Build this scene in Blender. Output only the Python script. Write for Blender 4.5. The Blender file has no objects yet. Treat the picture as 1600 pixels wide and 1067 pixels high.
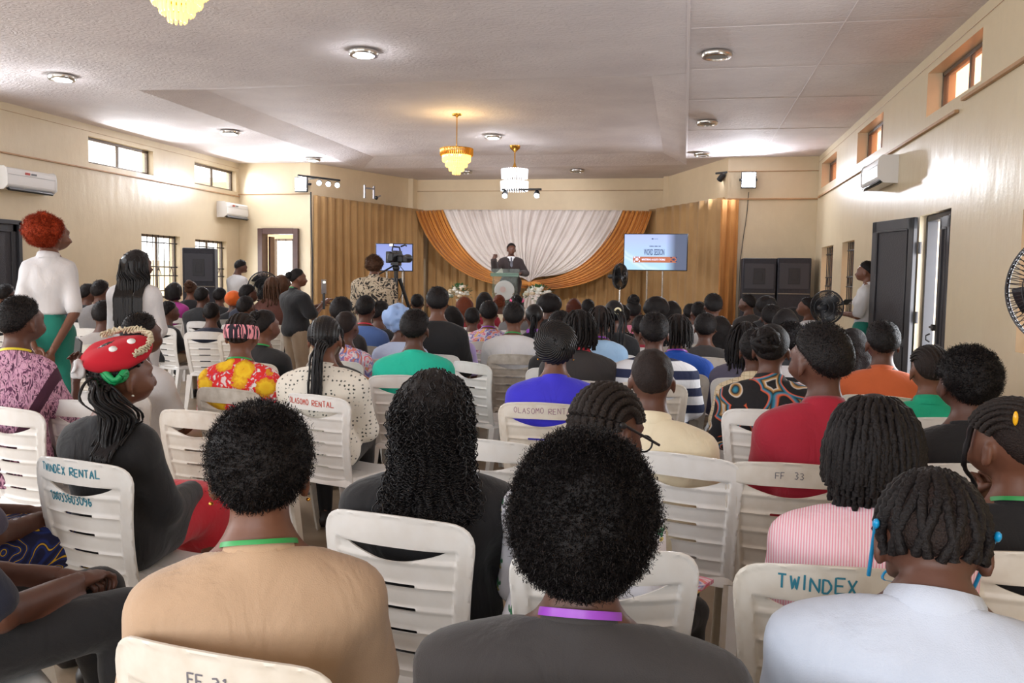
# Conference hall seen from the back rows: seated audience on white plastic chairs, draped stage, speaker at lectern.
import bpy, bmesh, math, random
import numpy as np
from mathutils import Matrix, Vector
from mathutils.geometry import delaunay_2d_cdt
random.seed(11)
S = bpy.context.scene
COL = S.collection
PI = math.pi
def rad(a): return a * PI / 180

# ------------------------------------------------------------------ camera
F_PX, YAW, PITCH, ROLL, EYE = 1344.0, rad(11.242), rad(4.225), rad(0.844), 1.45
def _basis():
    w = np.array([-math.sin(YAW) * math.cos(PITCH), math.cos(YAW) * math.cos(PITCH), -math.sin(PITCH)])
    r = np.array([math.cos(YAW), math.sin(YAW), 0.0])
    u = np.cross(r, w)
    return (math.cos(ROLL) * r + math.sin(ROLL) * u, -math.sin(ROLL) * r + math.cos(ROLL) * u, w)
CR, CU, CW = _basis()
CAM = np.array([0, 0, EYE])
cam_d = bpy.data.cameras.new('camera'); cam = bpy.data.objects.new('camera', cam_d); COL.objects.link(cam)
cam_d.sensor_width = 36; cam_d.lens = F_PX / 1600 * 36; cam_d.clip_start = 0.05; cam_d.clip_end = 200
cam.matrix_world = Matrix(((CR[0], CU[0], -CW[0], 0), (CR[1], CU[1], -CW[1], 0), (CR[2], CU[2], -CW[2], EYE), (0, 0, 0, 1)))
S.camera = cam
def ray(u, v): return CW + CR * (u - 800) / F_PX + CU * (533.5 - v) / F_PX
def at(axis, val, u, v):            # the point of a world plane (x, y or z = val) seen at a pixel of the 1600x1067 frame
    d = ray(u, v); return CAM + d * ((val - CAM[axis]) / d[axis])
def dep(D, u, v): return CAM + ray(u, v) * D
def depth_of(p): return float((np.asarray(p) - CAM) @ CW)

# ------------------------------------------------------------------ light and exposure
S.view_settings.view_transform = 'Standard'; S.view_settings.look = 'None'
S.view_settings.gamma = 1.0; S.view_settings.use_curve_mapping = False
S.view_settings.exposure = 0.28
S.cycles.use_denoising = True
S.cycles.max_bounces = 7; S.cycles.diffuse_bounces = 4; S.cycles.glossy_bounces = 3
S.cycles.transmission_bounces = 5; S.cycles.transparent_max_bounces = 12
S.cycles.sample_clamp_indirect = 6; S.cycles.caustics_reflective = False; S.cycles.caustics_refractive = False
W = bpy.data.worlds.new('daylight'); S.world = W; W.use_nodes = True
W.node_tree.nodes['Background'].inputs[0].default_value = (1.0, 0.985, 0.95, 1)
W.node_tree.nodes['Background'].inputs[1].default_value = 4.0
def lamp(kind, name, loc, power, color=(1, 1, 1), size=None, aim=None, spread=None, radius=None):
    d = bpy.data.lights.new(name, kind); d.energy = power; d.color = color
    if kind == 'AREA':
        d.shape = 'RECTANGLE'; d.size, d.size_y = size
        if spread: d.spread = spread
    if radius is not None: d.shadow_soft_size = radius
    if kind == 'SPOT' and spread: d.spot_size = spread; d.spot_blend = 0.6
    o = bpy.data.objects.new(name, d); COL.objects.link(o); o.location = loc
    if aim is not None: o.rotation_euler = (Vector(aim) - Vector(loc)).to_track_quat('-Z', 'Y').to_euler()
    return o
XL, XR, YB, H = -9.03, 2.31, 16.40, 3.706      # left wall, right wall, front wall of the hall, ceiling
YR = -3.2                                       # wall behind the camera
XC = (XL + XR) / 2
# daylight arriving through the hall's windows and doors
DAY = (0.88, 0.94, 1.0)
for yy in (-1.0, 2.2): lamp('AREA', 'window_daylight', (XL + 0.15, yy, 1.7), 110, DAY, (1.6, 1.4), (XL + 5, yy, 1.2))
for xx in (-7.4, -4.6, -1.8, 0.6): lamp('AREA', 'rear_window_daylight', (xx, YR + 0.15, 1.95), 72, DAY, (1.8, 1.6), (xx, YR + 5, 1.45))
for yy in (13.7, 15.3): lamp('AREA', 'window_daylight', (XL + 0.12, yy, 1.6), 28, DAY, (1.0, 1.0), (XL + 5, yy, 1.0))
for yy, e in ((12.66, 45), (15.54, 18), (8.1, 80), (4.0, 80)): lamp('AREA', 'clerestory_daylight', (XL + 0.12, yy, 3.32), e, DAY, (1.5, 0.4), (XL + 5, yy, 2.2))
lamp('AREA', 'window_daylight', (XR - 0.12, 5.9, 1.5), 60, DAY, (1.4, 1.0), (XR - 5, 5.9, 1.2))
lamp('AREA', 'doorway_daylight', (XR + 0.5, 8.75, 1.2), 55, DAY, (0.9, 2.0), (XR - 2, 10.2, 1.1))

# ------------------------------------------------------------------ materials
def lin(c):
    if isinstance(c, str): c = tuple(int(c[i:i + 2], 16) for i in (0, 2, 4))
    return tuple(((x / 255) / 12.92 if x / 255 <= 0.04045 else ((x / 255 + 0.055) / 1.055) ** 2.4) for x in c) + (1.0,)
class NT:                             # small node-tree writer
    def __init__(s, m): s.t = m.node_tree; s.n = s.t.nodes; s.l = s.t.links; s.b = s.n['Principled BSDF']
    def new(s, typ, **kw):
        n = s.n.new('ShaderNode' + typ)
        for k, v in kw.items():
            if k.startswith('_'): setattr(n, k[1:], v)
            else:
                try: n.inputs[k.replace('__', ' ')].default_value = v
                except KeyError: pass
        return n
    def link(s, a, b): s.l.new(a, b)
    def math(s, op, a, b=None, c=None):
        n = s.n.new('ShaderNodeMath'); n.operation = op
        for i, x in enumerate((a, b, c)):
            if x is None: continue
            if hasattr(x, 'links'): s.l.new(x, n.inputs[i])
            else: n.inputs[i].default_value = x
        return n.outputs[0]
    def mix(s, fac, a, b):
        n = s.n.new('ShaderNodeMix'); n.data_type = 'RGBA'
        for sock, x in ((n.inputs['Factor'], fac), (n.inputs[6], a), (n.inputs[7], b)):
            if hasattr(x, 'links'): s.l.new(x, sock)
            else: sock.default_value = x
        return n.outputs[2]
    def coord(s, kind='Object', scale=(1, 1, 1)):
        c = s.n.new('ShaderNodeTexCoord'); m = s.n.new('ShaderNodeMapping'); m.inputs['Scale'].default_value = scale
        s.l.new(c.outputs[kind], m.inputs['Vector']); return m.outputs[0]
    def noise(s, scale, detail=3, vec=None, rough=0.5, dist=0.0):
        n = s.new('TexNoise', Scale=scale, Detail=detail, Roughness=rough, Distortion=dist)
        s.link(vec if vec is not None else s.coord(), n.inputs['Vector']); return n.outputs['Fac']
    def ramp(s, fac, stops):
        n = s.n.new('ShaderNodeValToRGB'); e = n.color_ramp.elements
        while len(e) < len(stops): e.new(0.5)
        for i, (p, c) in enumerate(stops): e[i].position = p; e[i].color = c
        s.l.new(fac, n.inputs[0]); return n.outputs[0]
    def bump(s, h, strength, dist=0.01):
        n = s.new('Bump', Strength=strength, Distance=dist); s.link(h, n.inputs['Height']); s.link(n.outputs[0], s.b.inputs['Normal'])
    def color(s, sock): s.link(sock, s.b.inputs['Base Color'])
MATS = {}
def mat(name, c, rough=0.6, metal=0.0, bump=None, var=0.0, vscale=8, spec=0.5, sheen=0.0):
    if name in MATS: return MATS[name]
    m = bpy.data.materials.new(name); m.use_nodes = True; t = NT(m); MATS[name] = m
    col = lin(c) if max(c) > 1 or isinstance(c, str) else tuple(c) + (1,)
    t.b.inputs['Base Color'].default_value = col; t.b.inputs['Roughness'].default_value = rough
    t.b.inputs['Metallic'].default_value = metal; t.b.inputs['Specular IOR Level'].default_value = spec
    if sheen: t.b.inputs['Sheen Weight'].default_value = sheen
    if var:
        f = t.noise(vscale, 4)
        lo = tuple(x * (1 - var) for x in col[:3]) + (1,); hi = tuple(min(1, x * (1 + var)) for x in col[:3]) + (1,)
        t.color(t.ramp(f, [(0.3, lo), (0.7, hi)]))
    if bump:
        t.bump(t.noise(bump[0], 4), bump[1], bump[2] if len(bump) > 2 else 0.004)
    return m
def glow(name, c, strength):
    if name in MATS: return MATS[name]
    m = bpy.data.materials.new(name); m.use_nodes = True; t = NT(m); MATS[name] = m
    t.b.inputs['Base Color'].default_value = lin(c); t.b.inputs['Emission Color'].default_value = lin(c)
    t.b.inputs['Emission Strength'].default_value = strength; return m
def glass(name, tint=(255, 255, 255), alpha=0.12, rough=0.05):
    if name in MATS: return MATS[name]
    m = bpy.data.materials.new(name); m.use_nodes = True; t = NT(m); MATS[name] = m
    t.b.inputs['Base Color'].default_value = lin(tint); t.b.inputs['Roughness'].default_value = rough
    tr = t.new('BsdfTransparent'); mx = t.new('MixShader'); mx.inputs[0].default_value = alpha
    tr.inputs[0].default_value = lin(tint)
    t.link(tr.outputs[0], mx.inputs[1]); t.link(t.b.outputs[0], mx.inputs[2])
    t.link(mx.outputs[0], t.n['Material Output'].inputs['Surface']); return m

# ------------------------------------------------------------------ objects
def link_mesh(name, me, m=None, parent=None, loc=None):
    if m is not None and not me.materials: me.materials.append(m)
    o = bpy.data.objects.new(name, me); COL.objects.link(o)
    if parent is not None: o.parent = parent
    if loc is not None: o.location = loc
    return o
def mesh_of(name, V, Fs, smooth=True, sharp=None):
    """V (n,3); Fs list of int arrays (m,k)"""
    me = bpy.data.meshes.new(name)
    V = np.asarray(V, np.float32)
    if isinstance(Fs, np.ndarray): Fs = [Fs]
    Fs = [np.asarray(f, np.int32) for f in Fs if len(f)]
    n_loop = sum(f.size for f in Fs); n_poly = sum(len(f) for f in Fs)
    me.vertices.add(len(V)); me.vertices.foreach_set('co', V.ravel())
    me.loops.add(n_loop); me.polygons.add(n_poly)
    me.loops.foreach_set('vertex_index', np.concatenate([f.ravel() for f in Fs]))
    starts, tot = [], 0
    for f in Fs:
        starts.append(tot + np.arange(len(f)) * f.shape[1]); tot += f.size
    me.polygons.foreach_set('loop_start', np.concatenate(starts).astype(np.int32))
    me.polygons.foreach_set('use_smooth', np.full(n_poly, bool(smooth)))
    me.update(calc_edges=True); me.validate()
    if smooth and sharp: me.set_sharp_from_angle(angle=sharp)
    return me
def add(name, V, Fs, m=None, parent=None, smooth=True, sharp=None, loc=None):
    return link_mesh(name, mesh_of(name, V, Fs, smooth, sharp), m, parent, loc)
def tag(o, label=None, cat=None, group=None, kind=None):
    if label: o['label'] = label
    if cat: o['category'] = cat
    if group: o['group'] = group
    if kind: o['kind'] = kind
    return o
def empty(name, loc=(0, 0, 0), rz=0.0, label=None, cat=None, group=None):
    o = bpy.data.objects.new(name, None); COL.objects.link(o); o.location = tuple(loc); o.rotation_euler = (0, 0, rz)
    o.empty_display_size = 0.1
    return tag(o, label, cat, group)
def copy_tree(o, parent=None):
    c = o.copy(); COL.objects.link(c)
    if parent is not None: c.parent = parent
    for ch in list(o.children): copy_tree(ch, c)
    return c
class MB:                              # collects shapes into one mesh
    def __init__(s): s.v = []; s.f = {}; s.n = 0
    def put(s, V, Fs):
        V = np.asarray(V, float)
        for f in (Fs if isinstance(Fs, list) else [Fs]):
            f = np.asarray(f, int)
            if len(f): s.f.setdefault(f.shape[1], []).append(f + s.n)
        s.v.append(V); s.n += len(V); return s
    def box(s, c, size, rot=None, bev=0.004, taper=1.0):
        hx, hy, hz = (x / 2 for x in size); b = min(bev, hx * 0.9, hy * 0.9, hz * 0.9)
        P = []; ids = {}
        for sx in (-1, 1):
            for sy in (-1, 1):
                for sz in (-1, 1):
                    for a in range(3):
                        p = [sx * (hx - b), sy * (hy - b), sz * (hz - b)]; p[a] = (sx * hx, sy * hy, sz * hz)[a]
                        if taper != 1.0:
                            k = 1 + (taper - 1) * (0.5 - p[2] / (2 * hz)); p[0] *= k; p[1] *= k
                        ids[(sx, sy, sz, a)] = len(P); P.append(p)
        q, t = [], []
        for a in range(3):
            b1, b2 = (a + 1) % 3, (a + 2) % 3
            for sg in (-1, 1):
                ring = []
                for (s1, s2) in ((-1, -1), (1, -1), (1, 1), (-1, 1)):
                    k = [0, 0, 0]; k[a] = sg; k[b1] = s1; k[b2] = s2; ring.append(ids[(*k, a)])
                q.append(ring if sg > 0 else ring[::-1])
            for s1 in (-1, 1):
                for s2 in (-1, 1):
                    r = []
                    for (sa, fa) in ((-1, b1), (1, b1), (1, b2), (-1, b2)):
                        k = [0, 0, 0]; k[a] = sa; k[b1] = s1; k[b2] = s2; r.append(ids[(*k, fa)])
                    q.append(r if s1 * s2 < 0 else r[::-1])
        for sx in (-1, 1):
            for sy in (-1, 1):
                for sz in (-1, 1):
                    r = [ids[(sx, sy, sz, a)] for a in range(3)]
                    t.append(r if sx * sy * sz > 0 else r[::-1])
        P = np.array(P)
        if rot is not None: P = P @ np.array(rot).T
        return s.put(P + np.array(c), [np.array(q), np.array(t)])
    def tube(s, path, r, sides=8, caps=True, closed=False, flat=None):
        V, Fs = tube_mesh(np.asarray(path, float), r, sides, caps, closed, flat); return s.put(V, Fs)
    def lathe(s, prof, seg=24, c=(0, 0, 0), axis='z', cap=True):
        prof = np.array(prof, float); a = np.arange(seg) * 2 * PI / seg; n = len(prof)
        V = np.stack([prof[:, 0:1] * np.cos(a), prof[:, 0:1] * np.sin(a), np.repeat(prof[:, 1:2], seg, 1)], -1).reshape(-1, 3)
        i = np.arange(n - 1)[:, None] * seg + np.arange(seg)[None]; j = np.arange(n - 1)[:, None] * seg + (np.arange(seg)[None] + 1) % seg
        q = np.stack([i, j, j + seg, i + seg], -1).reshape(-1, 4); fs = [q]
        if cap:
            if prof[0, 0] > 1e-5: fs.append(np.arange(seg)[::-1][None])
            if prof[-1, 0] > 1e-5: fs.append((np.arange(seg) + (n - 1) * seg)[None])
        if axis == 'x': V = V[:, [2, 0, 1]]
        elif axis == 'y': V = V[:, [1, 2, 0]]
        return s.put(V + np.array(c), fs)
    def ball(s, c, r, seg=12, rings=8):
        t = np.linspace(0, PI, rings + 1); r = np.array(r if hasattr(r, '__len__') else (r, r, r), float)
        V = np.stack([np.sin(t)[:, None] * np.cos(np.arange(seg) * 2 * PI / seg), np.sin(t)[:, None] * np.sin(np.arange(seg) * 2 * PI / seg), np.repeat(-np.cos(t)[:, None], seg, 1)], -1).reshape(-1, 3)
        i = np.arange(rings)[:, None] * seg + np.arange(seg)[None]; j = np.arange(rings)[:, None] * seg + (np.arange(seg)[None] + 1) % seg
        return s.put(V * r + np.array(c), np.stack([i, j, j + seg, i + seg], -1).reshape(-1, 4))
    def mesh(s, name, smooth=True, sharp=rad(40)):
        me = mesh_of(name, np.concatenate(s.v), [np.concatenate(x) for x in s.f.values()], smooth)
        b = bmesh.new(); b.from_mesh(me); bmesh.ops.recalc_face_normals(b, faces=b.faces); b.to_mesh(me); b.free()
        if smooth and sharp: me.set_sharp_from_angle(angle=sharp)
        return me
    def build(s, name, m, parent=None, smooth=True, sharp=rad(40), loc=None):
        return link_mesh(name, s.mesh(name, smooth, sharp), m, parent, loc)
def tube_mesh(P, r, sides=8, caps=True, closed=False, flat=None):
    n = len(P); r = np.broadcast_to(np.asarray(r, float), (n,))
    T = np.gradient(P, axis=0) if not closed else np.roll(P, -1, 0) - np.roll(P, 1, 0)
    T = T / (np.linalg.norm(T, axis=1, keepdims=True) + 1e-9)
    N = np.zeros_like(P); ref = np.array([0, 0, 1.0]) if abs(T[0, 2]) < 0.9 else np.array([1.0, 0, 0])
    for i in range(n):
        v = ref - T[i] * (ref @ T[i]); v /= np.linalg.norm(v) + 1e-9; N[i] = v; ref = v
    B = np.cross(T, N); a = np.arange(sides) * 2 * PI / sides
    ca, sa = np.cos(a), np.sin(a)
    if flat: ca = ca * flat
    V = (P[:, None] + r[:, None, None] * (N[:, None] * ca[None, :, None] + B[:, None] * sa[None, :, None])).reshape(-1, 3)
    m = n if closed else n - 1
    i = np.arange(m)[:, None] * sides + np.arange(sides)[None]; j = np.arange(m)[:, None] * sides + (np.arange(sides)[None] + 1) % sides
    k = sides * n
    Fs = [np.stack([i, j, (j + sides) % k, (i + sides) % k], -1).reshape(-1, 4)]
    if caps and not closed: Fs += [np.arange(sides)[::-1][None], (np.arange(sides) + (n - 1) * sides)[None]]
    return V, Fs
def rotm(ax, a):
    c, s = math.cos(a), math.sin(a)
    return np.array({'x': [[1, 0, 0], [0, c, -s], [0, s, c]], 'y': [[c, 0, s], [0, 1, 0], [-s, 0, c]], 'z': [[c, -s, 0], [s, c, 0], [0, 0, 1]]}[ax])
def vnoise(P, scale, seed=0):          # smooth value noise in [-1, 1]
    P = np.asarray(P) * scale + seed * 17.3; i = np.floor(P).astype(np.int64); f = P - i; f = f * f * (3 - 2 * f); out = 0
    for dx in (0, 1):
        for dy in (0, 1):
            for dz in (0, 1):
                h = ((i[..., 0] + dx) * 73856093) ^ ((i[..., 1] + dy) * 19349663) ^ ((i[..., 2] + dz) * 83492791) ^ (seed * 2654435)
                h = (h ^ (h >> 13)) * 1274126177 & 0x7fffffff; h = ((h ^ (h >> 16)) & 0xffff) / 32767.5 - 1
                out = out + h * (f[..., 0] if dx else 1 - f[..., 0]) * (f[..., 1] if dy else 1 - f[..., 1]) * (f[..., 2] if dz else 1 - f[..., 2])
    return out
# ------------------------------------------------------------------ the hall
def plaster(name, c, stain, gloss):
    m = bpy.data.materials.new(name); m.use_nodes = True; t = NT(m); MATS[name] = m
    n1 = t.noise(0.9, 5, rough=0.6); n2 = t.noise(7, 4)
    base = t.mix(t.math('MULTIPLY', n2, 0.5), lin(c), lin(tuple(x * 0.93 for x in c)))
    t.color(t.mix(t.ramp(n1, [(0.5, (0, 0, 0, 1)), (0.8, (0.4, 0.4, 0.4, 1))]), base, lin(stain)))
    t.b.inputs['Roughness'].default_value = gloss
    w = t.math('ADD', t.noise(5, 4, t.coord(scale=(1, 1, 0.35))), t.math('MULTIPLY', t.noise(40, 3), 0.12))
    t.bump(w, 0.35, 0.02); return m
M_WALL = plaster('cream gloss plaster', (216, 199, 168), (190, 166, 132), 0.32)
M_WALL_IN = plaster('cream stage plaster', (232, 210, 176), (206, 180, 144), 0.5)
M_ORANGE = plaster('sunlit outside plaster', (236, 186, 146), (222, 168, 128), 0.8)
def ceiling_mat():
    m = bpy.data.materials.new('combed ceiling plaster'); m.use_nodes = True; t = NT(m)
    n = t.noise(1.2, 4)
    t.color(t.ramp(n, [(0.3, lin((216, 206, 207))), (0.7, lin((232, 223, 223)))]))
    t.b.inputs['Roughness'].default_value = 0.8
    h = t.noise(7, 2, t.coord(scale=(1, 2.2, 1)), dist=2.5); h2 = t.noise(30, 3)
    t.bump(t.math('ADD', h, t.math('MULTIPLY', h2, 0.3)), 0.55, 0.03); return m
M_CEIL = ceiling_mat()
def floor_mat():
    m = bpy.data.materials.new('worn floor screed'); m.use_nodes = True; t = NT(m)
    t.color(t.ramp(t.noise(2.2, 5), [(0.3, lin((142, 124, 104))), (0.7, lin((172, 152, 128)))]))
    t.b.inputs['Roughness'].default_value = 0.45; t.bump(t.noise(60, 3), 0.15, 0.003); return m
M_FLOOR = floor_mat()
M_REVEAL = mat('window reveal paint', (246, 214, 160), 0.6)
M_TRIM = mat('brown painted conduit', (176, 136, 96), 0.5, var=0.15)
M_DARKMETAL = mat('dark grey painted steel', (46, 45, 49), 0.42, var=0.12)
M_ALU = mat('brown aluminium window frame', (104, 92, 82), 0.4, 0.4)
M_IRON = mat('black iron bar', (44, 42, 44), 0.5, 0.3)
M_GLASS = glass('clear window glass', (255, 255, 255), 0.10)
M_FROST = glass('brown tinted glass', (244, 216, 194), 0.18, 0.3)
M_CHROME = mat('brushed nickel', (190, 186, 180), 0.25, 1.0)
M_BLACK = mat('black plastic', (26, 26, 29), 0.45)
M_WHITEPL = mat('white plastic housing', (232, 230, 228), 0.35)
M_WOODBROWN = mat('dark brown door frame', (74, 48, 42), 0.45, var=0.15)

def struct(o, kind='structure'): o['kind'] = kind; return o
def wall_sheet(name, axis, val, thick, a0, a1, z0, z1, holes, m, parent=None):
    """wall in the plane axis=val, room face at val, other face at val+thick; holes (a0,a1,z0,z1)"""
    A = sorted({a0, a1, *[h[0] for h in holes], *[h[1] for h in holes]}); Z = sorted({z0, z1, *[h[2] for h in holes], *[h[3] for h in holes]})
    b = MB()
    def P(a, z, d): return (d, a, z) if axis == 0 else (a, d, z)
    def inside(a, z): return any(h[0] < a < h[1] and h[2] < z < h[3] for h in holes)
    V, Q = [], []
    def quad(*p): Q.append([len(V) + i for i in range(4)]); V.extend(p)
    for i in range(len(A) - 1):
        for j in range(len(Z) - 1):
            if inside((A[i] + A[i + 1]) / 2, (Z[j] + Z[j + 1]) / 2): continue
            for d in (val, val + thick): quad(P(A[i], Z[j], d), P(A[i + 1], Z[j], d), P(A[i + 1], Z[j + 1], d), P(A[i], Z[j + 1], d))
    for h in holes:
        for (p, q) in (((h[0], h[2]), (h[1], h[2])), ((h[1], h[2]), (h[1], h[3])), ((h[1], h[3]), (h[0], h[3])), ((h[0], h[3]), (h[0], h[2]))):
            quad(P(*p, val), P(*q, val), P(*q, val + thick), P(*p, val + thick))
    for (p, q) in (((a0, z0), (a1, z0)), ((a1, z0), (a1, z1)), ((a1, z1), (a0, z1)), ((a0, z1), (a0, z0))):
        quad(P(*p, val), P(*q, val), P(*q, val + thick), P(*p, val + thick))
    return struct(add(name, V, np.array(Q), m, parent, smooth=False))
AX0, AX1 = -7.46, 0.73                     # mouth of the stage alcove
BX0, BX1, BY = -6.20, -0.52, 19.55         # its back wall
CLL = [(6.9, 8.45), (3.2, 4.75), (-0.6, 0.95), (11.85, 13.5), (14.78, 16.3)]
CLR = [(7.72, 9.33), (11.27, 12.86), (14.53, 16.05), (4.0, 5.6), (0.3, 1.9)]
LWL = [(13.13, 14.27, 1.0, 2.11), (14.77, 15.9, 1.0, 2.09)]
LWR = [(12.76, 13.7, 1.02, 2.05), (14.5, 15.67, 1.02, 2.05), (5.0, 6.65, 0.98, 1.98)]
DL = (9.3, 10.42, 0.0, 2.14); DR = (8.33, 9.37, 0.0, 2.13); DB = (-8.56, -7.72, 0.0, 2.36)
wall_sheet('wall_left', 0, XL, -0.22, YR, YB, 0, H, [(*c, 3.12, 3.53) for c in CLL] + LWL + [DL], M_WALL)
wall_sheet('wall_right', 0, XR, 0.26, YR, YB, 0, H, [(*c, 3.10, 3.53) for c in CLR] + LWR + [DR], M_WALL)
wall_sheet('wall_front_left', 1, YB, 0.2, XL - 0.22, AX0, 0, H, [DB], M_WALL)
wall_sheet('wall_front_right', 1, YB, 0.2, AX1, XR + 0.26, 0, H, [], M_WALL)
wall_sheet('wall_rear', 1, YR, -0.2, XL - 0.22, XR + 0.26, 0, H, [], M_WALL)
wall_sheet('wall_back', 1, BY, 0.2, BX0 - 0.2, BX1 + 0.2, 0, H, [], M_WALL_IN)
for nm, (xa, xb) in (('wall_alcove_left', (AX0, BX0)), ('wall_alcove_right', (AX1, BX1))):
    b = MB(); L = math.hypot(xb - xa, BY - YB); an = math.atan2(BY - YB, xb - xa)
    sgn = 1 if xa < XC else -1
    nrm = np.array([math.sin(an), -math.cos(an)]); nrm = nrm if nrm[0] * sgn < 0 else -nrm; off = nrm * 0.08
    b.box(((xa + xb) / 2 + off[0], (YB + BY) / 2 + off[1], H / 2), (L, 0.16, H), rotm('z', an), 0.002)
    struct(b.build(nm, M_WALL_IN, smooth=False))
for i, x in enumerate((BX0 - 0.02, BX1 + 0.02)):   # square returns beside the back wall
    b = MB(); b.box((x - (0.14 if i == 0 else -0.14), BY - 0.16, H / 2), (0.3, 0.3, H), bev=0.004); struct(b.build('trim_%d' % (i + 1), M_WALL_IN))
# floor and ceiling with its raised octagonal tray
add('floor', [(XL - .25, YR - .2, 0), (XR + .3, YR - .2, 0), (XR + .3, BY + .2, 0), (XL - .25, BY + .2, 0)], np.array([[0, 1, 2, 3]]), M_FLOOR, smooth=False)['kind'] = 'structure'
TX0, TX1, TY0, TY1, TZ = -6.2, -0.45, 10.4, 16.65, 0.13
def rect(x0, x1, y0, y1, z): return [(x0, y0, z), (x1, y0, z), (x1, y1, z), (x0, y1, z)]
V = rect(XL - .2, XR + .2, YR - .2, BY + .2, H) + rect(-6.72, -.02, 9.75, 17.4, H) + rect(TX0, TX1, TY0, TY1, H + TZ)
q = [[i + k, (i + 1) % 4 + k, 4 + (i + 1) % 4 + k, 4 + i + k] for k in (0, 4) for i in range(4)] + [[8, 9, 10, 11]]
struct(add('ceiling', V, np.array(q), M_CEIL, smooth=False))
n_trim = 3
def trim(c, size, m=None, rot=None):
    global n_trim
    b = MB(); b.box(c, size, rot, 0.003); o = struct(b.build('trim_%d' % n_trim, m or M_TRIM)); n_trim += 1; return o
M_SEAM = mat('ceiling batten', (226, 217, 217), 0.8)
trim((-0.03, 8.2, H - 0.004), (0.025, 16.3, 0.010), M_SEAM)
for yy in (8.05, 9.6, 11.2, 13.4): trim((1.14, yy, H - 0.003), (2.3, 0.012, 0.005), M_SEAM)
trim((1.3, 8.2, H - 0.003), (0.012, 16.3, 0.005), M_SEAM)
trim((XL + 0.02, 6.6, 3.03), (0.03, 19.6, 0.022)); trim((XR - 0.02, 12.2, 2.96), (0.035, 7.9, 0.03)); trim((XR - 0.02, 2.0, 3.03), (0.035, 12.2, 0.03))
trim(((XL + AX0) / 2, YB - 0.012, 3.08), (AX0 - XL, 0.02, 0.015)); trim(((AX1 + XR) / 2, YB - 0.015, 2.95), (XR - AX1, 0.03, 0.03))
trim(((AX1 + XR) / 2, YB - 0.012, 3.45), (XR - AX1, 0.02, 0.012)); trim((XL + 0.004, 6.6, 3.6), (0.006, 19.6, 0.006)); trim((XR - 0.004, 6.6, 3.6), (0.006, 19.6, 0.006))
trim(((BX0 + BX1) / 2, BY - 0.01, 3.44), (BX1 - BX0, 0.02, 0.012))
n_win = 1
def window(side, a0, a1, z0, z1, bars, sliding=True, pane_m=None):
    """frame, panes and burglar bars set in a wall opening"""
    global n_win
    x = XL - 0.12 if side == 'l' else XR + 0.16
    r = struct(empty('window_%d' % n_win, (x, (a0 + a1) / 2, z0))); n_win += 1
    w, h = a1 - a0, z1 - z0; b = MB()
    for (c, s) in (((0, -w / 2 + .02, h / 2), (.05, .04, h)), ((0, w / 2 - .02, h / 2), (.05, .04, h)), ((0, 0, .02), (.05, w, .04)), ((0, 0, h - .02), (.05, w, .04))): b.box(c, s)
    b.build('window_frame', M_ALU, r)
    b = MB(); b.box((0, 0.02 * (1 if side == 'l' else -1), h / 2), (.035, .045, h - .06)); b.build('mullion', M_ALU, r)
    for k, yy in enumerate((-w / 4, w / 4)):
        b = MB(); b.box((0.008 * (k * 2 - 1), yy, h / 2), (.006, w / 2 - .03, h - .07), bev=.001); b.build('pane', pane_m or M_GLASS, r)
    if bars:
        xi = 0.06 if side == 'l' else -0.08
        n = 7
        for k in range(n): b = MB(); b.tube([(xi, -w / 2 + w * (k + .5) / n, .0), (xi, -w / 2 + w * (k + .5) / n, h)], .008, 6); b.build('bar', M_IRON, r)
        for zz in (h * .12, h * .36, h * .5, h * .88): b = MB(); b.box((xi, 0, zz), (.014, w, .02)); b.build('rail', M_IRON, r)
        for k in range(3):          # small pointed ornaments between the middle rails
            yy = -w / 3 + w / 3 * k; b = MB(); b.tube([(xi, yy - .07, h * .36), (xi, yy, h * .5), (xi, yy + .07, h * .36)], .007, 6); b.build('ornament', M_IRON, r)
    return r
for c in CLL: window('l', *c, 3.12, 3.53, False)
for c in LWL: window('l', *c, True)
for c in CLR: window('r', *c, 3.10, 3.53, False, pane_m=M_FROST)
for c in LWR: window('r', *c, True)
# painted reveals of the right-hand windows are the wall's own; a neighbouring wall and ground stand outside
b = MB(); b.box((XR + 2.6, 7, 2.4), (.2, 24, 4.8)); struct(b.build('wall_outside', M_ORANGE))
b = MB(); b.box((XR + 1.5, 7, -.06), (2.4, 24, .1)); struct(b.build('ground_outside', mat('outside concrete', (180, 168, 150), .9)))
b = MB(); b.box((XL - 12, 7, -.06), (23.5, 40, .1)); struct(b.build('ground_outside', mat('pale sand yard', (214, 200, 176), .9)))
b = MB(); b.box((XL - 6, 12, .9), (.2, 40, 1.8)); struct(b.build('wall_yard', mat('yard wall', (205, 190, 165), .9)))
# side room behind the doorway left of the stage
b = MB()
for (c, s) in (((-8.9, 19.4, 1.7), (4.2, .12, 3.4)), ((-9.0, 18, 3.4), (2.6, 2.8, .1)), ((-9.0, 18, -.01), (2.6, 2.8, .04))): b.box(c, s, bev=.002)
struct(b.build('wall_side_room', M_WALL_IN))
r = struct(empty('window_%d' % n_win, (-9.2, 19.28, 1.2))); n_win += 1
b = MB()
for (c, s) in (((-.45, 0, .55), (.05, .06, 1.1)), ((.45, 0, .55), (.05, .06, 1.1)), ((0, 0, .02), (.9, .06, .05)), ((0, 0, 1.08), (.9, .06, .05)), ((0, 0, .55), (.04, .06, 1.1))): b.box(c, s)
b.build('window_frame', M_ALU, r)
b = MB(); b.box((0, .02, .55), (.86, .01, 1.06)); b.build('pane', glow('daylit frosted pane', (255, 252, 244), 3.0), r)
for k in range(5): b = MB(); b.tube([(-.36 + .18 * k, -.03, 0), (-.36 + .18 * k, -.03, 1.1)], .008, 6); b.build('bar', M_IRON, r)
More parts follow.
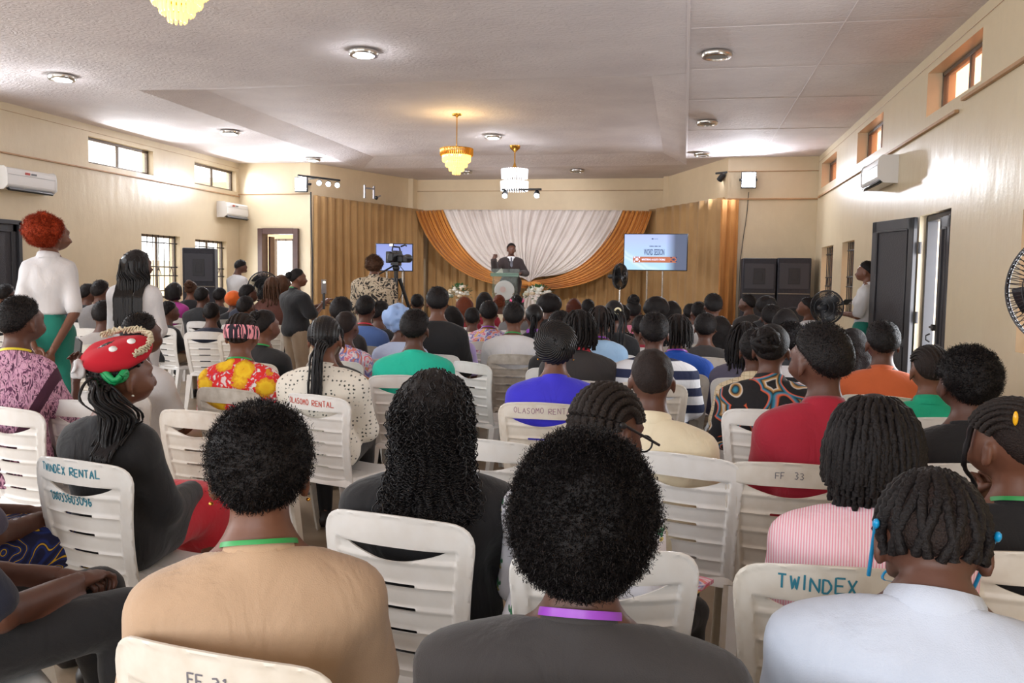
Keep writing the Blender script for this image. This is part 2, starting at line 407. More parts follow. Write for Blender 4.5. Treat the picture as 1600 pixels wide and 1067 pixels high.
lamp('AREA', 'side_room_daylight', (-8.95, 19.05, 1.7), 30, DAY, (.9, 1.1), (-8.6, 16, 1.2))
# ------------------------------------------------------------------ doors
r = struct(empty('door_1', ((DB[0] + DB[1]) / 2, YB, 0)))
b = MB(); w = DB[1] - DB[0]
for (c, s) in (((-w / 2 + .03, .05, DB[3] / 2 + .012), (.1, .26, DB[3] + .024)), ((w / 2 - .03, .05, DB[3] / 2 + .012), (.1, .26, DB[3] + .024)), ((0, .05, DB[3] - .03), (w - .17, .25, .12))): b.box(c, s)
b.build('door_frame', M_WOODBROWN, r)
b = MB(); b.box((-w / 2 + .11, .28, 1.13), (.04, .2, 2.2)); b.build('door_leaf', M_WOODBROWN, r)
def steel_leaf(parent, w, h, loc, rz, mesh_panel=True):
    """steel door leaf hinged at its local origin, running along +x"""
    L = bpy.data.objects.new('door_leaf', None); COL.objects.link(L); L.parent = parent; L.location = loc; L.rotation_euler = (0, 0, rz)
    b = MB()
    for (c, s) in (((.05, 0, h / 2), (.1, .045, h)), ((w - .05, 0, h / 2), (.1, .045, h)), ((w / 2, 0, h - .06), (w, .045, .12)), ((w / 2, 0, .08), (w, .045, .16)), ((w / 2, 0, .82), (w - .1, .04, .1))): b.box(c, s, bev=.006)
    f = b.build('leaf_frame', M_DARKMETAL, L)
    m = bpy.data.materials.get('woven steel panel')
    if not m:
        m = mat('woven steel panel', (48, 45, 49), .55, bump=None); t = NT(m)
        v = t.coord(scale=(1, 1, 1)); n = t.new('TexVoronoi', Scale=60); t.link(v, n.inputs['Vector']); t.bump(n.outputs['Distance'], .5, .004)
    for (z0, z1) in ((.86, h - .115), (.15, .78)):
        b = MB(); b.box((w / 2, 0, (z0 + z1) / 2), (w - .24, .02, z1 - z0)); b.build('leaf_panel', m, L)
        b = MB(); mw = w - .24
        for (c, s) in (((w / 2 - mw / 2, 0, (z0 + z1) / 2), (.022, .056, z1 - z0)), ((w / 2 + mw / 2, 0, (z0 + z1) / 2), (.022, .056, z1 - z0)), ((w / 2, 0, z0), (mw, .056, .022)), ((w / 2, 0, z1), (mw, .056, .022))): b.box(c, s)
        b.build('panel_moulding', M_DARKMETAL, L)
    return L
r = struct(empty('door_2', (XR, DR[1], 0)))
d = ray(1366, 346); th = math.atan2(-d[0], d[1])
best = min((abs(np.arctan2((2.27 - .86 * math.sin(a)), 9.36 + .86 * math.cos(a)) - np.arctan2(d[0], d[1])), a) for a in np.linspace(.02, 1.2, 240))[1]
leaf = steel_leaf(r, .86, 2.1, (-.04, -.02, .02), PI / 2 + best)
b = MB()
for z in (.35, 1.05, 1.75): b.tube([(-.0, -.05, z), (-.0, -.05, z + .12)], .016, 8)
b.build('hinge', M_DARKMETAL, r)
b = MB()
for (c, s) in (((.11, -.03, 1.06), (.1, .06, 2.12)), ((.14, -1.01, 1.06), (.2, .05, 2.12)), ((.11, -.52, 2.1), (.1, 1.0, .06))): b.box(c, s)
b.build('door_frame', M_DARKMETAL, r)
leaf2 = steel_leaf(r, .4, 2.06, (.03, -.99, .02), PI / 2 - .06)
b = MB(); b.tube([(.3, .05, 1.02), (.47, .05, 1.02)], .012, 8); b.box((.36, .045, 1.02), (.06, .03, .06)); b.tube([(.4, .06, .96), (.42, .09, .94), (.42, .09, .9), (.4, .06, .88)], .008, 6); b.build('bolt', M_IRON, leaf2)
b = MB(); b.tube([(.32, .05, .72), (.46, .05, .72)], .01, 8); b.box((.38, .045, .72), (.05, .03, .04)); b.build('bolt', M_IRON, leaf2)
b = MB(); b.box((XR + .75, 10.3, 1.1), (.06, 1.3, 2.2)); struct(b.build('wall_porch', mat('pale blue grey porch wall', (168, 172, 186), .7)))
r = struct(empty('door_3', (XL, DL[1], 0)))
steel_leaf(r, 1.06, 2.08, (-.04, -.02, .02), -PI / 2)
b = MB()
for (c, s) in (((-.08, -.02, 1.06), (.2, .06, 2.12)), ((-.08, -1.1, 1.06), (.2, .06, 2.12)), ((-.08, -.55, 2.11), (.2, 1.12, .06))): b.box(c, s)
b.build('door_frame', M_DARKMETAL, r)
# ------------------------------------------------------------------ ceiling lights
G_COOL = glow('cool white lamp', (244, 248, 255), 14); G_WARM = glow('warm white bulb', (255, 226, 160), 12)
G_FLOOD = glow('led floodlight face', (240, 245, 255), 45)
M_GOLD = mat('polished gold metal', (214, 160, 72), .25, 1.0)
M_LENS_OFF = mat('unlit frosted lens', (150, 148, 144), .5)
rows = {'left': -7.11, 'middle': -3.22, 'right': .25}
names = {8.9: 'nearest the back seats', 12.65: 'halfway along the hall', 15.75: 'close to the front wall'}
LIT = {('left', 8.9), ('left', 12.65), ('left', 15.75), ('middle', 8.9), ('middle', 12.65)}
proto = None
def downlight(x, y, z, lit, label):
    r = empty('ceiling_light', (x, y, z), 0, label, 'ceiling light', 'round surface downlights on the ceiling')
    b = MB(); b.lathe([(.125, 0), (.15, -.012), (.152, -.04), (.14, -.058), (.112, -.06), (.105, -.035)], 28, cap=False); b.build('rim', M_CHROME, r)
    b = MB(); b.lathe([(.001, -.046), (.108, -.046), (.108, -.03)], 24); b.build('lens', G_COOL if lit else M_LENS_OFF, r)
    if lit: lamp('POINT', 'downlight_lamp', (x, y, z - .12), 7, (.93, .96, 1.0), radius=.09)
for side, x in rows.items():
    for y, where in names.items():
        lit = (side, y) in LIT
        if side == 'middle' and y == 15.75: continue
        yy = y - .55 if side == 'middle' and y == 8.9 else (14.3 if side == 'middle' and y == 12.65 else y)
        zz = H + TZ if TX0 < x < TX1 and TY0 < yy < TY1 else H
        if side == 'middle': label = ('lit round downlight on the ceiling right of the cut-off gold chandelier' if y == 8.9 else 'lit round downlight on the ceiling right of the middle gold chandelier')
        else: label = '%s round nickel downlight, %s ceiling row, %s' % ('lit' if lit else 'unlit', side, where)
        downlight(x, yy, zz, lit, label)
for x, w in ((-4.62, 'left'), (-2.24, 'right')):
    downlight(x, 17.9, H, False, 'unlit round downlight over the stage alcove, %s of the small crystal chandelier' % w)

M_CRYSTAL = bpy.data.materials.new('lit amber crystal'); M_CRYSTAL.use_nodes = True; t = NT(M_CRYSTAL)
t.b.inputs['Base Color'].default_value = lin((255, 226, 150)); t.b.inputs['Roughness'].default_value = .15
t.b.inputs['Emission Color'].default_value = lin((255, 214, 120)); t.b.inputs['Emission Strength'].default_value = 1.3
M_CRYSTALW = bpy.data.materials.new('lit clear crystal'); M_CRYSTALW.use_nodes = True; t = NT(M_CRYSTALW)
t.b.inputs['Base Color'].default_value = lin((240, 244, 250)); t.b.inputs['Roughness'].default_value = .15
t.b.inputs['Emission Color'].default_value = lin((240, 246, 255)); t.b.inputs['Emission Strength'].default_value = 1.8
def chandelier(loc, drop, label, sc=1.0):
    r = empty('chandelier', loc, 0, label, 'chandelier', 'gold tiered crystal chandeliers')
    b = MB(); b.lathe([(.001, 0), (.075, 0), (.07, -.02), (.02, -.035), (.012, -.05)], 20); b.build('ceiling_rose', M_GOLD, r)
    b = MB(); b.tube([(0, 0, -.04), (0, 0, -drop - .05)], .008, 8); b.build('rod', M_GOLD, r)
    tiers = [(.235, .0, .11), (.2, -.07, .13), (.155, -.15, .12), (.105, -.22, .11), (.055, -.28, .1)]
    for i, (R, z, hgt) in enumerate(tiers):
        R *= sc; z = (z * sc) - drop; hgt *= sc
        b = MB(); b.lathe([(R - .012, z), (R + .006, z), (R + .006, z - .014), (R - .012, z - .014), (R - .012, z)], 32, cap=False)
        for k in range(4): b.tube([(0, 0, z + .02), (R * math.cos(k * PI / 2), R * math.sin(k * PI / 2), z - .006)], .004, 5)
        b.build('tier_ring', M_GOLD, r)
        n = max(10, int(R * 2 * PI / .028)); b = MB()
        for k in range(n):
            a = 2 * PI * k / n; b.tube([(R * math.cos(a), R * math.sin(a), z - .004), (R * math.cos(a), R * math.sin(a), z - hgt * .85), (R * math.cos(a) * .98, R * math.sin(a) * .98, z - hgt)], [.012 * sc, .012 * sc, .006 * sc], 5)
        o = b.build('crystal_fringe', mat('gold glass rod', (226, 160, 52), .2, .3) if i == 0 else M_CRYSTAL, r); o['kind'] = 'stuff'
    for k in range(5):
        a = 2 * PI * k / 5; b = MB(); b.ball((.11 * sc * math.cos(a), .11 * sc * math.sin(a), -drop - .07 * sc), .022, 10, 6); b.build('bulb', G_WARM, r)
    lamp('POINT', 'chandelier_lamp', (loc[0], loc[1], loc[2] - drop + .06), 14, (1.0, .72, .32), radius=.1)
p = at(2, H + TZ, 714, 178); chandelier(p, .5, 'gold tiered crystal chandelier hanging in the middle of the hall before the stage', 1.0)
p = dep(5.15, 277, 14); chandelier((p[0], p[1], H), .42, 'gold crystal chandelier cut off by the top of the photo, over the back seats', .9)
p = dep(15.6, 804, 270)
r = empty('crystal_chandelier', (p[0], p[1], H + TZ), 0, 'small clear crystal chandelier of two bright tiers hanging before the stage alcove', 'chandelier')
b = MB(); b.lathe([(.001, 0), (.1, 0), (.09, -.05), (.03, -.1), (.012, -.12)], 18); b.build('ceiling_rose', M_GOLD, r)
b = MB(); b.tube([(0, 0, -.1), (0, 0, -.42)], .012, 8); b.lathe([(.012, -.30), (.03, -.36), (.07, -.42), (.02, -.44)], 14); b.build('stem', M_GOLD, r)
for (z, R, nm) in ((-.42, .23, 'upper'), (-.64, .24, 'lower')):
    b = MB(); b.lathe([(R - .02, z), (R, z), (R, z - .02), (R - .02, z - .02), (R - .02, z)], 28, cap=False); b.build('tier_ring', M_CHROME, r)
    b = MB()
    for k in range(34): a = 2 * PI * k / 34; b.tube([(R * math.cos(a), R * math.sin(a), z), (R * math.cos(a), R * math.sin(a), z - .17)], [.016, .01], 5)
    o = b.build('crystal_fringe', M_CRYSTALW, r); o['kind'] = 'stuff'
lamp('POINT', 'chandelier_lamp', (p[0], p[1] - .3, H - .55), 10, (.95, .97, 1.0), radius=.1)

# ------------------------------------------------------------------ floodlights, track lights, bracket, cables
for (u, v, x0, lab) in ((470, 288, -7.66, 'glaring white LED floodlight on the wall left of the stage curtains'), (1170, 281, 1.1, 'glaring white LED floodlight on the wall right of the stage curtains')):
    p = at(1, YB - .16, u, v); r = empty('floodlight', p, 0, lab, 'floodlight')
    b = MB(); b.box((0, .03, 0), (.27, .06, .3), bev=.01)
    for k in range(7): b.box((-.105 + .035 * k, .075, 0), (.01, .03, .24), bev=.002)
    b.build('housing', M_DARKMETAL, r)
    b = MB(); b.box((0, -.004, 0), (.23, .012, .26), bev=.003); b.build('lens', G_FLOOD, r)
    b = MB(); b.tube([(-.14, .04, 0), (-.15, .12, 0), (-.15, .15, .02)], .012, 6); b.tube([(.14, .04, 0), (.15, .12, 0), (.15, .15, .02)], .012, 6); b.box((0, .15, .02), (.32, .015, .04)); b.build('bracket', M_DARKMETAL, r)
    lamp('AREA', 'floodlight_lamp', (p[0], p[1] - .06, p[2]), 60, (.86, .91, 1.0), (.23, .26), (XC, 5, 2.2))
def spot(r, loc, aim):
    d = np.array(aim, float); d /= np.linalg.norm(d); h = bpy.data.objects.new('spot_head', None); COL.objects.link(h); h.parent = r; h.location = loc
    h.rotation_euler = Vector(d).to_track_quat('Z', 'Y').to_euler()
    b = MB(); b.lathe([(.02, -.09), (.045, -.08), (.055, .0), (.055, .06), (.048, .062)], 16, cap=False); b.build('can', M_BLACK, h)
    b = MB(); b.lathe([(.001, .058), (.046, .058), (.046, .05)], 16); b.build('lens', glow('spotlight lens', (250, 250, 255), 16), h)
def track(u, v, D, half, rz, heads, lab, power=0, to=None):
    p = dep(D, u, v); r = empty('track_light', p, rz, lab, 'track light')
    b = MB(); b.box((0, 0, 0), (2 * half, .035, .035)); b.tube([(0, 0, 0), (0, .34, .0)], .012, 6); b.build('rail', M_BLACK, r)
    for (x, aim) in heads: spot(r, (x, -.02, -.09), aim)
    if power: lamp('SPOT', 'track_lamp', (p[0], p[1], p[2] - .22), power, (.95, .96, 1.0), None, to, rad(75), .06)
track(499, 278, 16.5, .5, rad(62), ((-.02, (-.63, -.73, -.3)), (.2, (-.63, -.73, -.3)), (.42, (-.63, -.73, -.3))), 'black track of three lit spotlights left of the stage curtains', 110, (-1.6, 19, 1.2))
track(1128, 270, 15.9, .14, rad(-40), ((.0, (-.8, .1, -.8)),), 'single dark blue-black spotlight right of the stage curtains', 70, (-4.0, 19, 1.2))
track(815, 296, 15.4, .36, 0, ((-.3, (.1, -.8, -.5)), (.28, (.1, -.8, -.5))), 'black track with two spotlights behind the clear crystal chandelier', 150, (-3.9, 19.2, 2.1))
p = dep(17.3, 577, 300)
M_GREYMET = mat('grey bracket steel', (140, 136, 140), .45, .5)
r = empty('wall_bracket', p, rad(66), 'grey H-shaped screen bracket on the wall above the left curtain', 'bracket'); b = MB()
for (c, s) in (((-.13, 0, 0), (.03, .04, .26)), ((.13, 0, 0), (.03, .04, .26)), ((0, 0, .07), (.26, .03, .03))): b.box(c, s)
b.build('frame', M_GREYMET, r)
p = dep(17.4, 588, 309); r = empty('security_camera', p, 0, 'tiny black dome security camera beside the grey wall bracket', 'camera'); b = MB(); b.ball((0, 0, 0), .04); b.build('dome', M_BLACK, r); b = MB(); b.tube([(0, .0, .0), (.05, .1, .05)], .015, 6); b.build('arm', M_GREYMET, r)
def cable(pts, lab, r=.006):
    P = [np.array(q, float) for q in pts]; out = []
    for i in range(len(P) - 1):
        for k in range(8): f = k / 8; out.append(P[i] * (1 - f) + P[i + 1] * f)
    out.append(P[-1]); out = np.array(out); out += np.stack([vnoise(out, 2.2, 3), vnoise(out, 2.2, 5) * 0, out[:, 2] * 0], -1) * .012
    b = MB(); b.tube(out, r, 6); o = b.build('cable', M_BLACK); tag(o, lab, 'cable')
p = at(1, YB - .02, 1170, 300); q = at(1, YB - .02, 1157, 405); cable([p, (p[0] - .04, p[1], (p[2] + q[2]) / 2), q, (q[0], q[1], .4)], 'thin black cable hanging down the wall below the right floodlight')
p = at(1, YB - .05, 486, 300); cable([p, (p[0] + .02, p[1], 1.6), (p[0] + .03, p[1], .05)], 'black cable running down the wall corner beside the left stage curtain', .016)
# ------------------------------------------------------------------ air conditioners
def aircon(loc, w, rz, lab, logo):
    r = empty('air_conditioner', loc, rz, lab, 'air conditioner', None)
    prof = [(0, .145), (-.17, .145), (-.2, .12), (-.215, .02), (-.21, -.09), (-.15, -.14), (0, -.145)]
    n = len(prof); V = [(sx * w / 2, y, z) for sx in (-1, 1) for (y, z) in prof]
    o = add('body', V, [np.array([[i, (i + 1) % n, n + (i + 1) % n, n + i] for i in range(n)]), np.array([list(range(n)), list(range(2 * n - 1, n - 1, -1))])], M_WHITEPL, r, True, rad(25))
    m = o.modifiers.new('bevel', 'BEVEL'); m.width = .012; m.segments = 2; m.limit_method = 'ANGLE'
    b = MB(); b.box((0, -.19, -.125), (w * .88, .07, .012), rotm('x', rad(38))); b.build('louvre', mat('grey louvre', (120, 122, 126), .4), r)
    b = MB(); b.box((0, -.165, -.138), (w * .9, .07, .02), rotm('x', rad(38))); b.build('outlet', M_BLACK, r)
    b = MB(); b.box((0, -.2155, .05), (w * .96, .004, .003), bev=.001); b.build('panel_line', mat('grey louvre', (120, 122, 126), .4), r)
    if logo:
        b = MB(); b.box((logo * w, -.217, .085), (.09, .003, .03), rotm('x', rad(4)), bev=.001); b.build('sticker', mat('red sticker', (190, 70, 60), .5), r)
        b = MB(); b.box((logo * w + .12, -.217, .085), (.1, .003, .026), rotm('x', rad(4)), bev=.001); b.build('logo', mat('grey print', (120, 120, 125), .5), r)
aircon((XL, 10.42, 2.68), .92, PI / 2, 'white split air conditioner on the left wall, nearer of the two there', -.1)
aircon((XL, 16.0, 2.71), .92, PI / 2, 'white split air conditioner on the left wall beside the far corner', -.2)
aircon((XR, 10.85, 2.73), .95, -PI / 2, 'white split air conditioner high on the right wall', 0)
# ------------------------------------------------------------------ stage
M_STAGE = mat('cream stage cloth', (206, 190, 160), .8)
zs = [(-6.55, 16.85), (-.17, 16.85), (-.85, 19.05), (-5.87, 19.05)]
b = MB(); b.put([(x, y, z) for z in (0, .4) for (x, y) in zs], [np.array([[i, (i + 1) % 4, 4 + (i + 1) % 4, 4 + i] for i in range(4)] + [[3, 2, 1, 0], [4, 5, 6, 7]])])
r = empty('stage', (0, 0, 0), 0, 'low stage platform with a pale front in the curtained alcove', 'stage'); b.build('platform', M_STAGE, r)
b = MB(); b.box((XC, 16.84, .385), (6.3, .06, .03)); b.build('edge_trim', M_WOODBROWN, r)
def fabric(name, c, c2=None, sheen=.2, rough=.75, weave=260):
    if name in MATS: return MATS[name]
    m = mat(name, c, rough, sheen=sheen); t = NT(m)
    n = t.noise(1.5, 3); t.color(t.ramp(n, [(.35, lin(c)), (.65, lin(c2 or tuple(x * .94 for x in c)))]))
    t.bump(t.noise(weave, 2), .12, .002); return m
M_CURT = fabric('dull gold curtain cloth', (184, 146, 96), (168, 130, 82)); M_SWAG = fabric('bright gold satin', (206, 136, 52), (188, 118, 38), .3, .5); M_SWAGW = fabric('white voile', (222, 212, 206), (210, 199, 193), .2, .7)
def pleated(name, p0, p1, z0, z1, m, lab, pleat=.16, depth=.05, seed=0, top=None, flare=0.0):
    """hanging pleated cloth along the line p0-p1"""
    L = math.hypot(p1[0] - p0[0], p1[1] - p0[1]); n = int(L / pleat * 10); k = 14
    s = np.linspace(0, 1, n); z = np.linspace(0, 1, k)
    d = np.array([(p1[0] - p0[0]) / L, (p1[1] - p0[1]) / L]); nn = np.array([d[1], -d[0]])
    if nn[1] > 0: nn = -nn
    ph = s * L / pleat * 2 * PI + 1.8 * vnoise(np.stack([s * L, s * 0, s * 0], -1), 1.7, seed)
    V = []
    for j in range(k):
        zz = z1[0] + (z1[1] - z1[0]) * s if hasattr(z1, '__len__') else z1
        w = depth * (.55 + .45 * (1 - z[j])) * (1 + .5 * vnoise(np.stack([s * L, s * 0 + z[j] * .6, s * 0], -1), 2.3, seed + 1))
        off = w * (np.sin(ph + .5 * vnoise(np.stack([s * L, s * 0 + z[j], s * 0], -1), 1.1, seed + 2)) * .8 + .35 * np.sin(2.1 * ph)) + flare * (1 - z[j])
        V.append(np.stack([p0[0] + d[0] * s * L + nn[0] * off, p0[1] + d[1] * s * L + nn[1] * off, z0 + (zz - z0) * z[j] + 0 * s], -1))
    V = np.concatenate(V); i = np.arange(k - 1)[:, None] * n + np.arange(n - 1)[None]
    o = add(name, V, np.stack([i, i + 1, i + 1 + n, i + n], -1).reshape(-1, 4), m)
    md = o.modifiers.new('thickness', 'SOLIDIFY'); md.thickness = .006
    tag(o, lab, 'curtain'); return o
pleated('curtain', (AX0 + .07, YB + .05), (BX0 + .26, BY - .42), .02, (3.06, 2.98), M_CURT, 'dull gold pleated curtain covering the angled left wall of the stage alcove', .2, .05, 1)
pleated('curtain', (BX0 + .28, BY - .12), (BX1 - .28, BY - .12), .4, 2.97, M_CURT, 'dull gold pleated curtain across the back wall behind the draped swags', .22, .05, 2)
pleated('curtain', (BX1 - .26, BY - .42), (AX1 - .07, YB + .05), .02, (2.98, 2.99), M_CURT, 'dull gold curtain covering the angled right wall of the stage alcove', .34, .05, 3)
pleated('curtain', (AX1 - .12, YB - .14), (AX1 + .2, YB - .1), .02, 2.93, fabric('reddish gold curtain cloth', (196, 136, 70), (180, 120, 58)), 'reddish gold curtain edge hanging over the corner right of the stage', .15, .05, 4)
YS = BY - .58
def bez(a, c, b, t): return a[None] * (1 - t[:, None]) ** 2 + 2 * c[None] * (t * (1 - t))[:, None] + b[None] * t[:, None] ** 2
def P2(u, v, y=None): return at(1, YS if y is None else y, u, v)
def swag(name, A, Bc, m, lab, folds, amp, n=110, k=40, pinch=.25, bow=0.0):
    """cloth between two bezier edges (start, control, end); folds run along them"""
    t = np.linspace(0, 1, k); e0, e1 = bez(*A, t), bez(*Bc, t); s = np.linspace(0, 1, n); V = []
    for j in range(k):
        f = amp * (1 - (1 - pinch) * t[j])
        off = f * (np.sin(s * folds * 2 * PI + 1.2 * vnoise(np.stack([s * 3, s * 0 + t[j], s * 0], -1), 2, 4)) + .5 * np.sin(s * folds * 4.7 * PI + 1))
        p = e0[j][None] * (1 - s[:, None]) + e1[j][None] * s[:, None]
        p = p + np.array([0, -1, 0])[None] * (off + .05)[:, None] - np.array([0, bow, 0])[None] * (math.sin(PI * t[j]) * 1.0)
        V.append(p)
    V = np.concatenate(V); i = np.arange(k - 1)[:, None] * n + np.arange(n - 1)[None]
    o = add(name, V, np.stack([i, i + 1, i + 1 + n, i + n], -1).reshape(-1, 4), m)
    md = o.modifiers.new('thickness', 'SOLIDIFY'); md.thickness = .005; return tag(o, lab, 'drape')
# white fan of cloth: top edge to the knot, split at the middle so each side sweeps outward
k_ = P2(828, 441)
nW, kW = 260, 44
s = np.linspace(0, 1, nW); tt = np.linspace(0, 1, kW); tl, tr_ = P2(694, 328), P2(973, 329)
V = []
top = tl[None] * (1 - s[:, None]) + tr_[None] * s[:, None]
end = k_[None] + np.array([.34, 0, 0])[None] * (s[:, None] - .5) + np.array([0, 0, .14])[None] * (np.abs(s - .5) * 2)[:, None]
cl, cr = P2(738, 438), P2(930, 436); cm = (P2(815, 395))
sg = np.abs(s - .5) * 2; ctl = np.where((s < .5)[:, None], cm[None] * (1 - sg[:, None] ** 1.2) + cl[None] * sg[:, None] ** 1.2, cm[None] * (1 - sg[:, None] ** 1.2) + cr[None] * sg[:, None] ** 1.2)
for j in range(kW):
    t_ = tt[j]; p = top * (1 - t_) ** 2 + 2 * ctl * t_ * (1 - t_) + end * t_ ** 2
    off = .035 * (1 - .5 * t_) * (np.sin(s * 34 * PI + 2.2 * vnoise(np.stack([s * 6, s * 0 + t_ * .5, s * 0], -1), 2, 8)) + .6 * np.sin(s * 81 * PI)) + .08 + .06 * math.sin(PI * t_)
    V.append(p + np.array([0, -1, 0])[None] * off[:, None])
V = np.concatenate(V); i = np.arange(kW - 1)[:, None] * nW + np.arange(nW - 1)[None]
o = add('white_drape', V, np.stack([i, i + 1, i + 1 + nW, i + nW], -1).reshape(-1, 4), M_SWAGW); o.modifiers.new('thickness', 'SOLIDIFY').thickness = .005
tag(o, 'white voile drape gathered like a fan behind the speaker on stage', 'drape')
swag('gold_swag', (P2(651, 330), P2(690, 446), P2(826, 450)), (P2(697, 328), P2(738, 438), P2(826, 438)), M_SWAG, 'bright gold satin swag sweeping down the left edge of the white drape', 7, .035, pinch=.5, bow=.1)
swag('gold_swag', (P2(1019, 330), P2(985, 458), P2(830, 452)), (P2(970, 329), P2(930, 436), P2(830, 438)), M_SWAG, 'bright gold satin swag sweeping down the right edge of the white drape', 7, .035, pinch=.5, bow=.1)
b = MB(); kk = P2(828, 444, YS - .2)
for sx in (-1, 1):
    b.ball((kk[0] + sx * .12, kk[1], kk[2] + .01), (.13, .06, .055), 14, 8)
b.ball(kk, (.05, .07, .06)); o = b.build('drape_knot', M_SWAG); tag(o, 'gathered gold knot where the two stage swags meet', 'knot')
t = np.linspace(0, 1, 14); n = 60; V = []
for j in range(14):
    wv = .06 + .36 * t[j] ** .8; x = np.linspace(-1, 1, n)
    V.append(np.stack([kk[0] + .06 + x * wv, kk[1] + .0 - .02 * np.sin(x * 20 + t[j]) * (.3 + t[j]) - .02, kk[2] - .03 - t[j] * (kk[2] - .43) + 0 * x], -1))
V = np.concatenate(V); i = np.arange(13)[:, None] * n + np.arange(n - 1)[None]
o = add('white_drape', V, np.stack([i, i + 1, i + 1 + n, i + n], -1).reshape(-1, 4), M_SWAGW); o.modifiers.new('thickness', 'SOLIDIFY').thickness = .005
tag(o, 'short white cloth tail hanging below the gold knot to the stage floor', 'drape')
# ------------------------------------------------------------------ lectern
p = dep(17.1, 789, 440)
LX, LY, LZ = p[0], p[1], .4
M_ACR = glass('clear acrylic', (240, 248, 244), .06, .08); M_ACRE = glass('pale green acrylic edge', (166, 196, 180), .3, .15)
r = empty('lectern', (LX, LY, LZ), rad(8), 'clear acrylic lectern with a round disc on its front at the stage centre', 'lectern')
b = MB(); b.box((0, .05, 1.16), (.56, .42, .018), rotm('x', rad(18))); b.build('top', M_ACR, r)
b = MB(); b.box((0, -.155, 1.1), (.56, .015, .05)); b.box((0, -.16, 1.135), (.56, .02, .02)); b.build('top_edge', M_ACRE, r)
for sx in (-1, 1): b = MB(); b.box((sx * .24, .05, .57), (.016, .34, 1.1)); b.build('side_panel', M_ACR, r)
b = MB(); b.box((0, -.1, .66), (.47, .012, .9)); b.build('front_panel', M_ACR, r)
b = MB(); b.box((0, .05, .58), (.47, .3, .008)); b.build('shelf', M_ACRE, r)
b = MB(); b.lathe([(.001, -.012), (.19, -.012), (.2, 0), (.19, .012), (.001, .012)], 36, (0, -.13, .80), 'y'); b.build('emblem_disc', mat('frosted silver disc', (188, 190, 188), .4, .3), r)
b = MB(); b.lathe([(.001, -.004), (.06, -.004), (.06, .004), (.001, .004)], 20, (-.03, -.147, .82), 'y'); b.build('emblem', mat('faint pink emblem', (196, 176, 172), .6), r)
for sx in (-1, 1): b = MB(); b.ball((sx * .17, -.14, .74), .018); b.build('stud', M_CHROME, r)
b = MB(); b.box((0, .05, .02), (.6, .45, .03)); b.build('base', M_ACR, r)
p = np.array([LX, LY, LZ]); r = empty('microphone', (LX + .08, LY + .02, LZ + 1.17), 0, 'thin gooseneck microphone standing on the acrylic lectern', 'microphone')
b = MB(); b.tube([(0, 0, 0), (0, -.02, .12), (-.02, .03, .2)], .006, 6); b.build('gooseneck', M_BLACK, r); b = MB(); b.ball((-.02, .04, .215), .02); b.build('head', M_BLACK, r)
# ------------------------------------------------------------------ flowers on the stage edge
def flowers(u, v, D, lab, seed, rx):
    rnd = random.Random(seed); p = dep(D, u, v); r = empty('flower_arrangement', (p[0], p[1], .4), 0, lab, 'flowers')
    h = p[2] - .4
    b = MB(); b.lathe([(.09, 0), (.1, .02), (.05, .05), (.04, h - .25), (.09, h - .1), (.08, h - .1)], 16); b.build('stand', mat('white flower stand', (220, 214, 204), .5), r)
    g = MB()
    for k in range(70):
        a = rnd.uniform(0, 2 * PI); e = rnd.uniform(-.5, 1.3); d = np.array([math.cos(a) * math.cos(e), math.sin(a) * math.cos(e), math.sin(e)]); c = d * np.array([rx, .16, .14]) + np.array([0, 0, h])
        sdv = np.cross(d, [0, 0, 1.0]); sdv /= np.linalg.norm(sdv) + 1e-6; L = .1
        g.put([c, c + d * L * .5 + sdv * .03 + [0, 0, .01], c + d * L, c + d * L * .5 - sdv * .03 + [0, 0, .01]], np.array([[0, 1, 2, 3]]))
    o = g.build('leaves', mat('dark green leaves', (58, 96, 52), .5), r); o['kind'] = 'stuff'
    for k in range(26):
        a = rnd.uniform(0, 2 * PI); e = rnd.uniform(-.35, 1.4); d = np.array([math.cos(a) * math.cos(e), math.sin(a) * math.cos(e), math.sin(e)]); c = d * np.array([rx, .17, .15]) + np.array([0, 0, h])
        f = MB(); R = rnd.uniform(.035, .055)
        for q in range(5): aa = 2 * PI * q / 5; f.ball(c + np.array([math.cos(aa), math.sin(aa), .2]) * R * .55, R * .6, 6, 4)
        f.ball(c + d * R * .3, R * .55, 6, 4); f.build('bloom', mat('white blooms', (238, 234, 226), .7) if k % 5 else mat('cream blooms', (226, 206, 180), .7), r)
flowers(719, 459, 17.3, 'round bunch of white flowers and leaves on the stage edge left of the lectern', 3, .2)
flowers(841, 461, 17.3, 'bigger sloping bunch of white flowers on the stage edge right of the lectern', 5, .26)
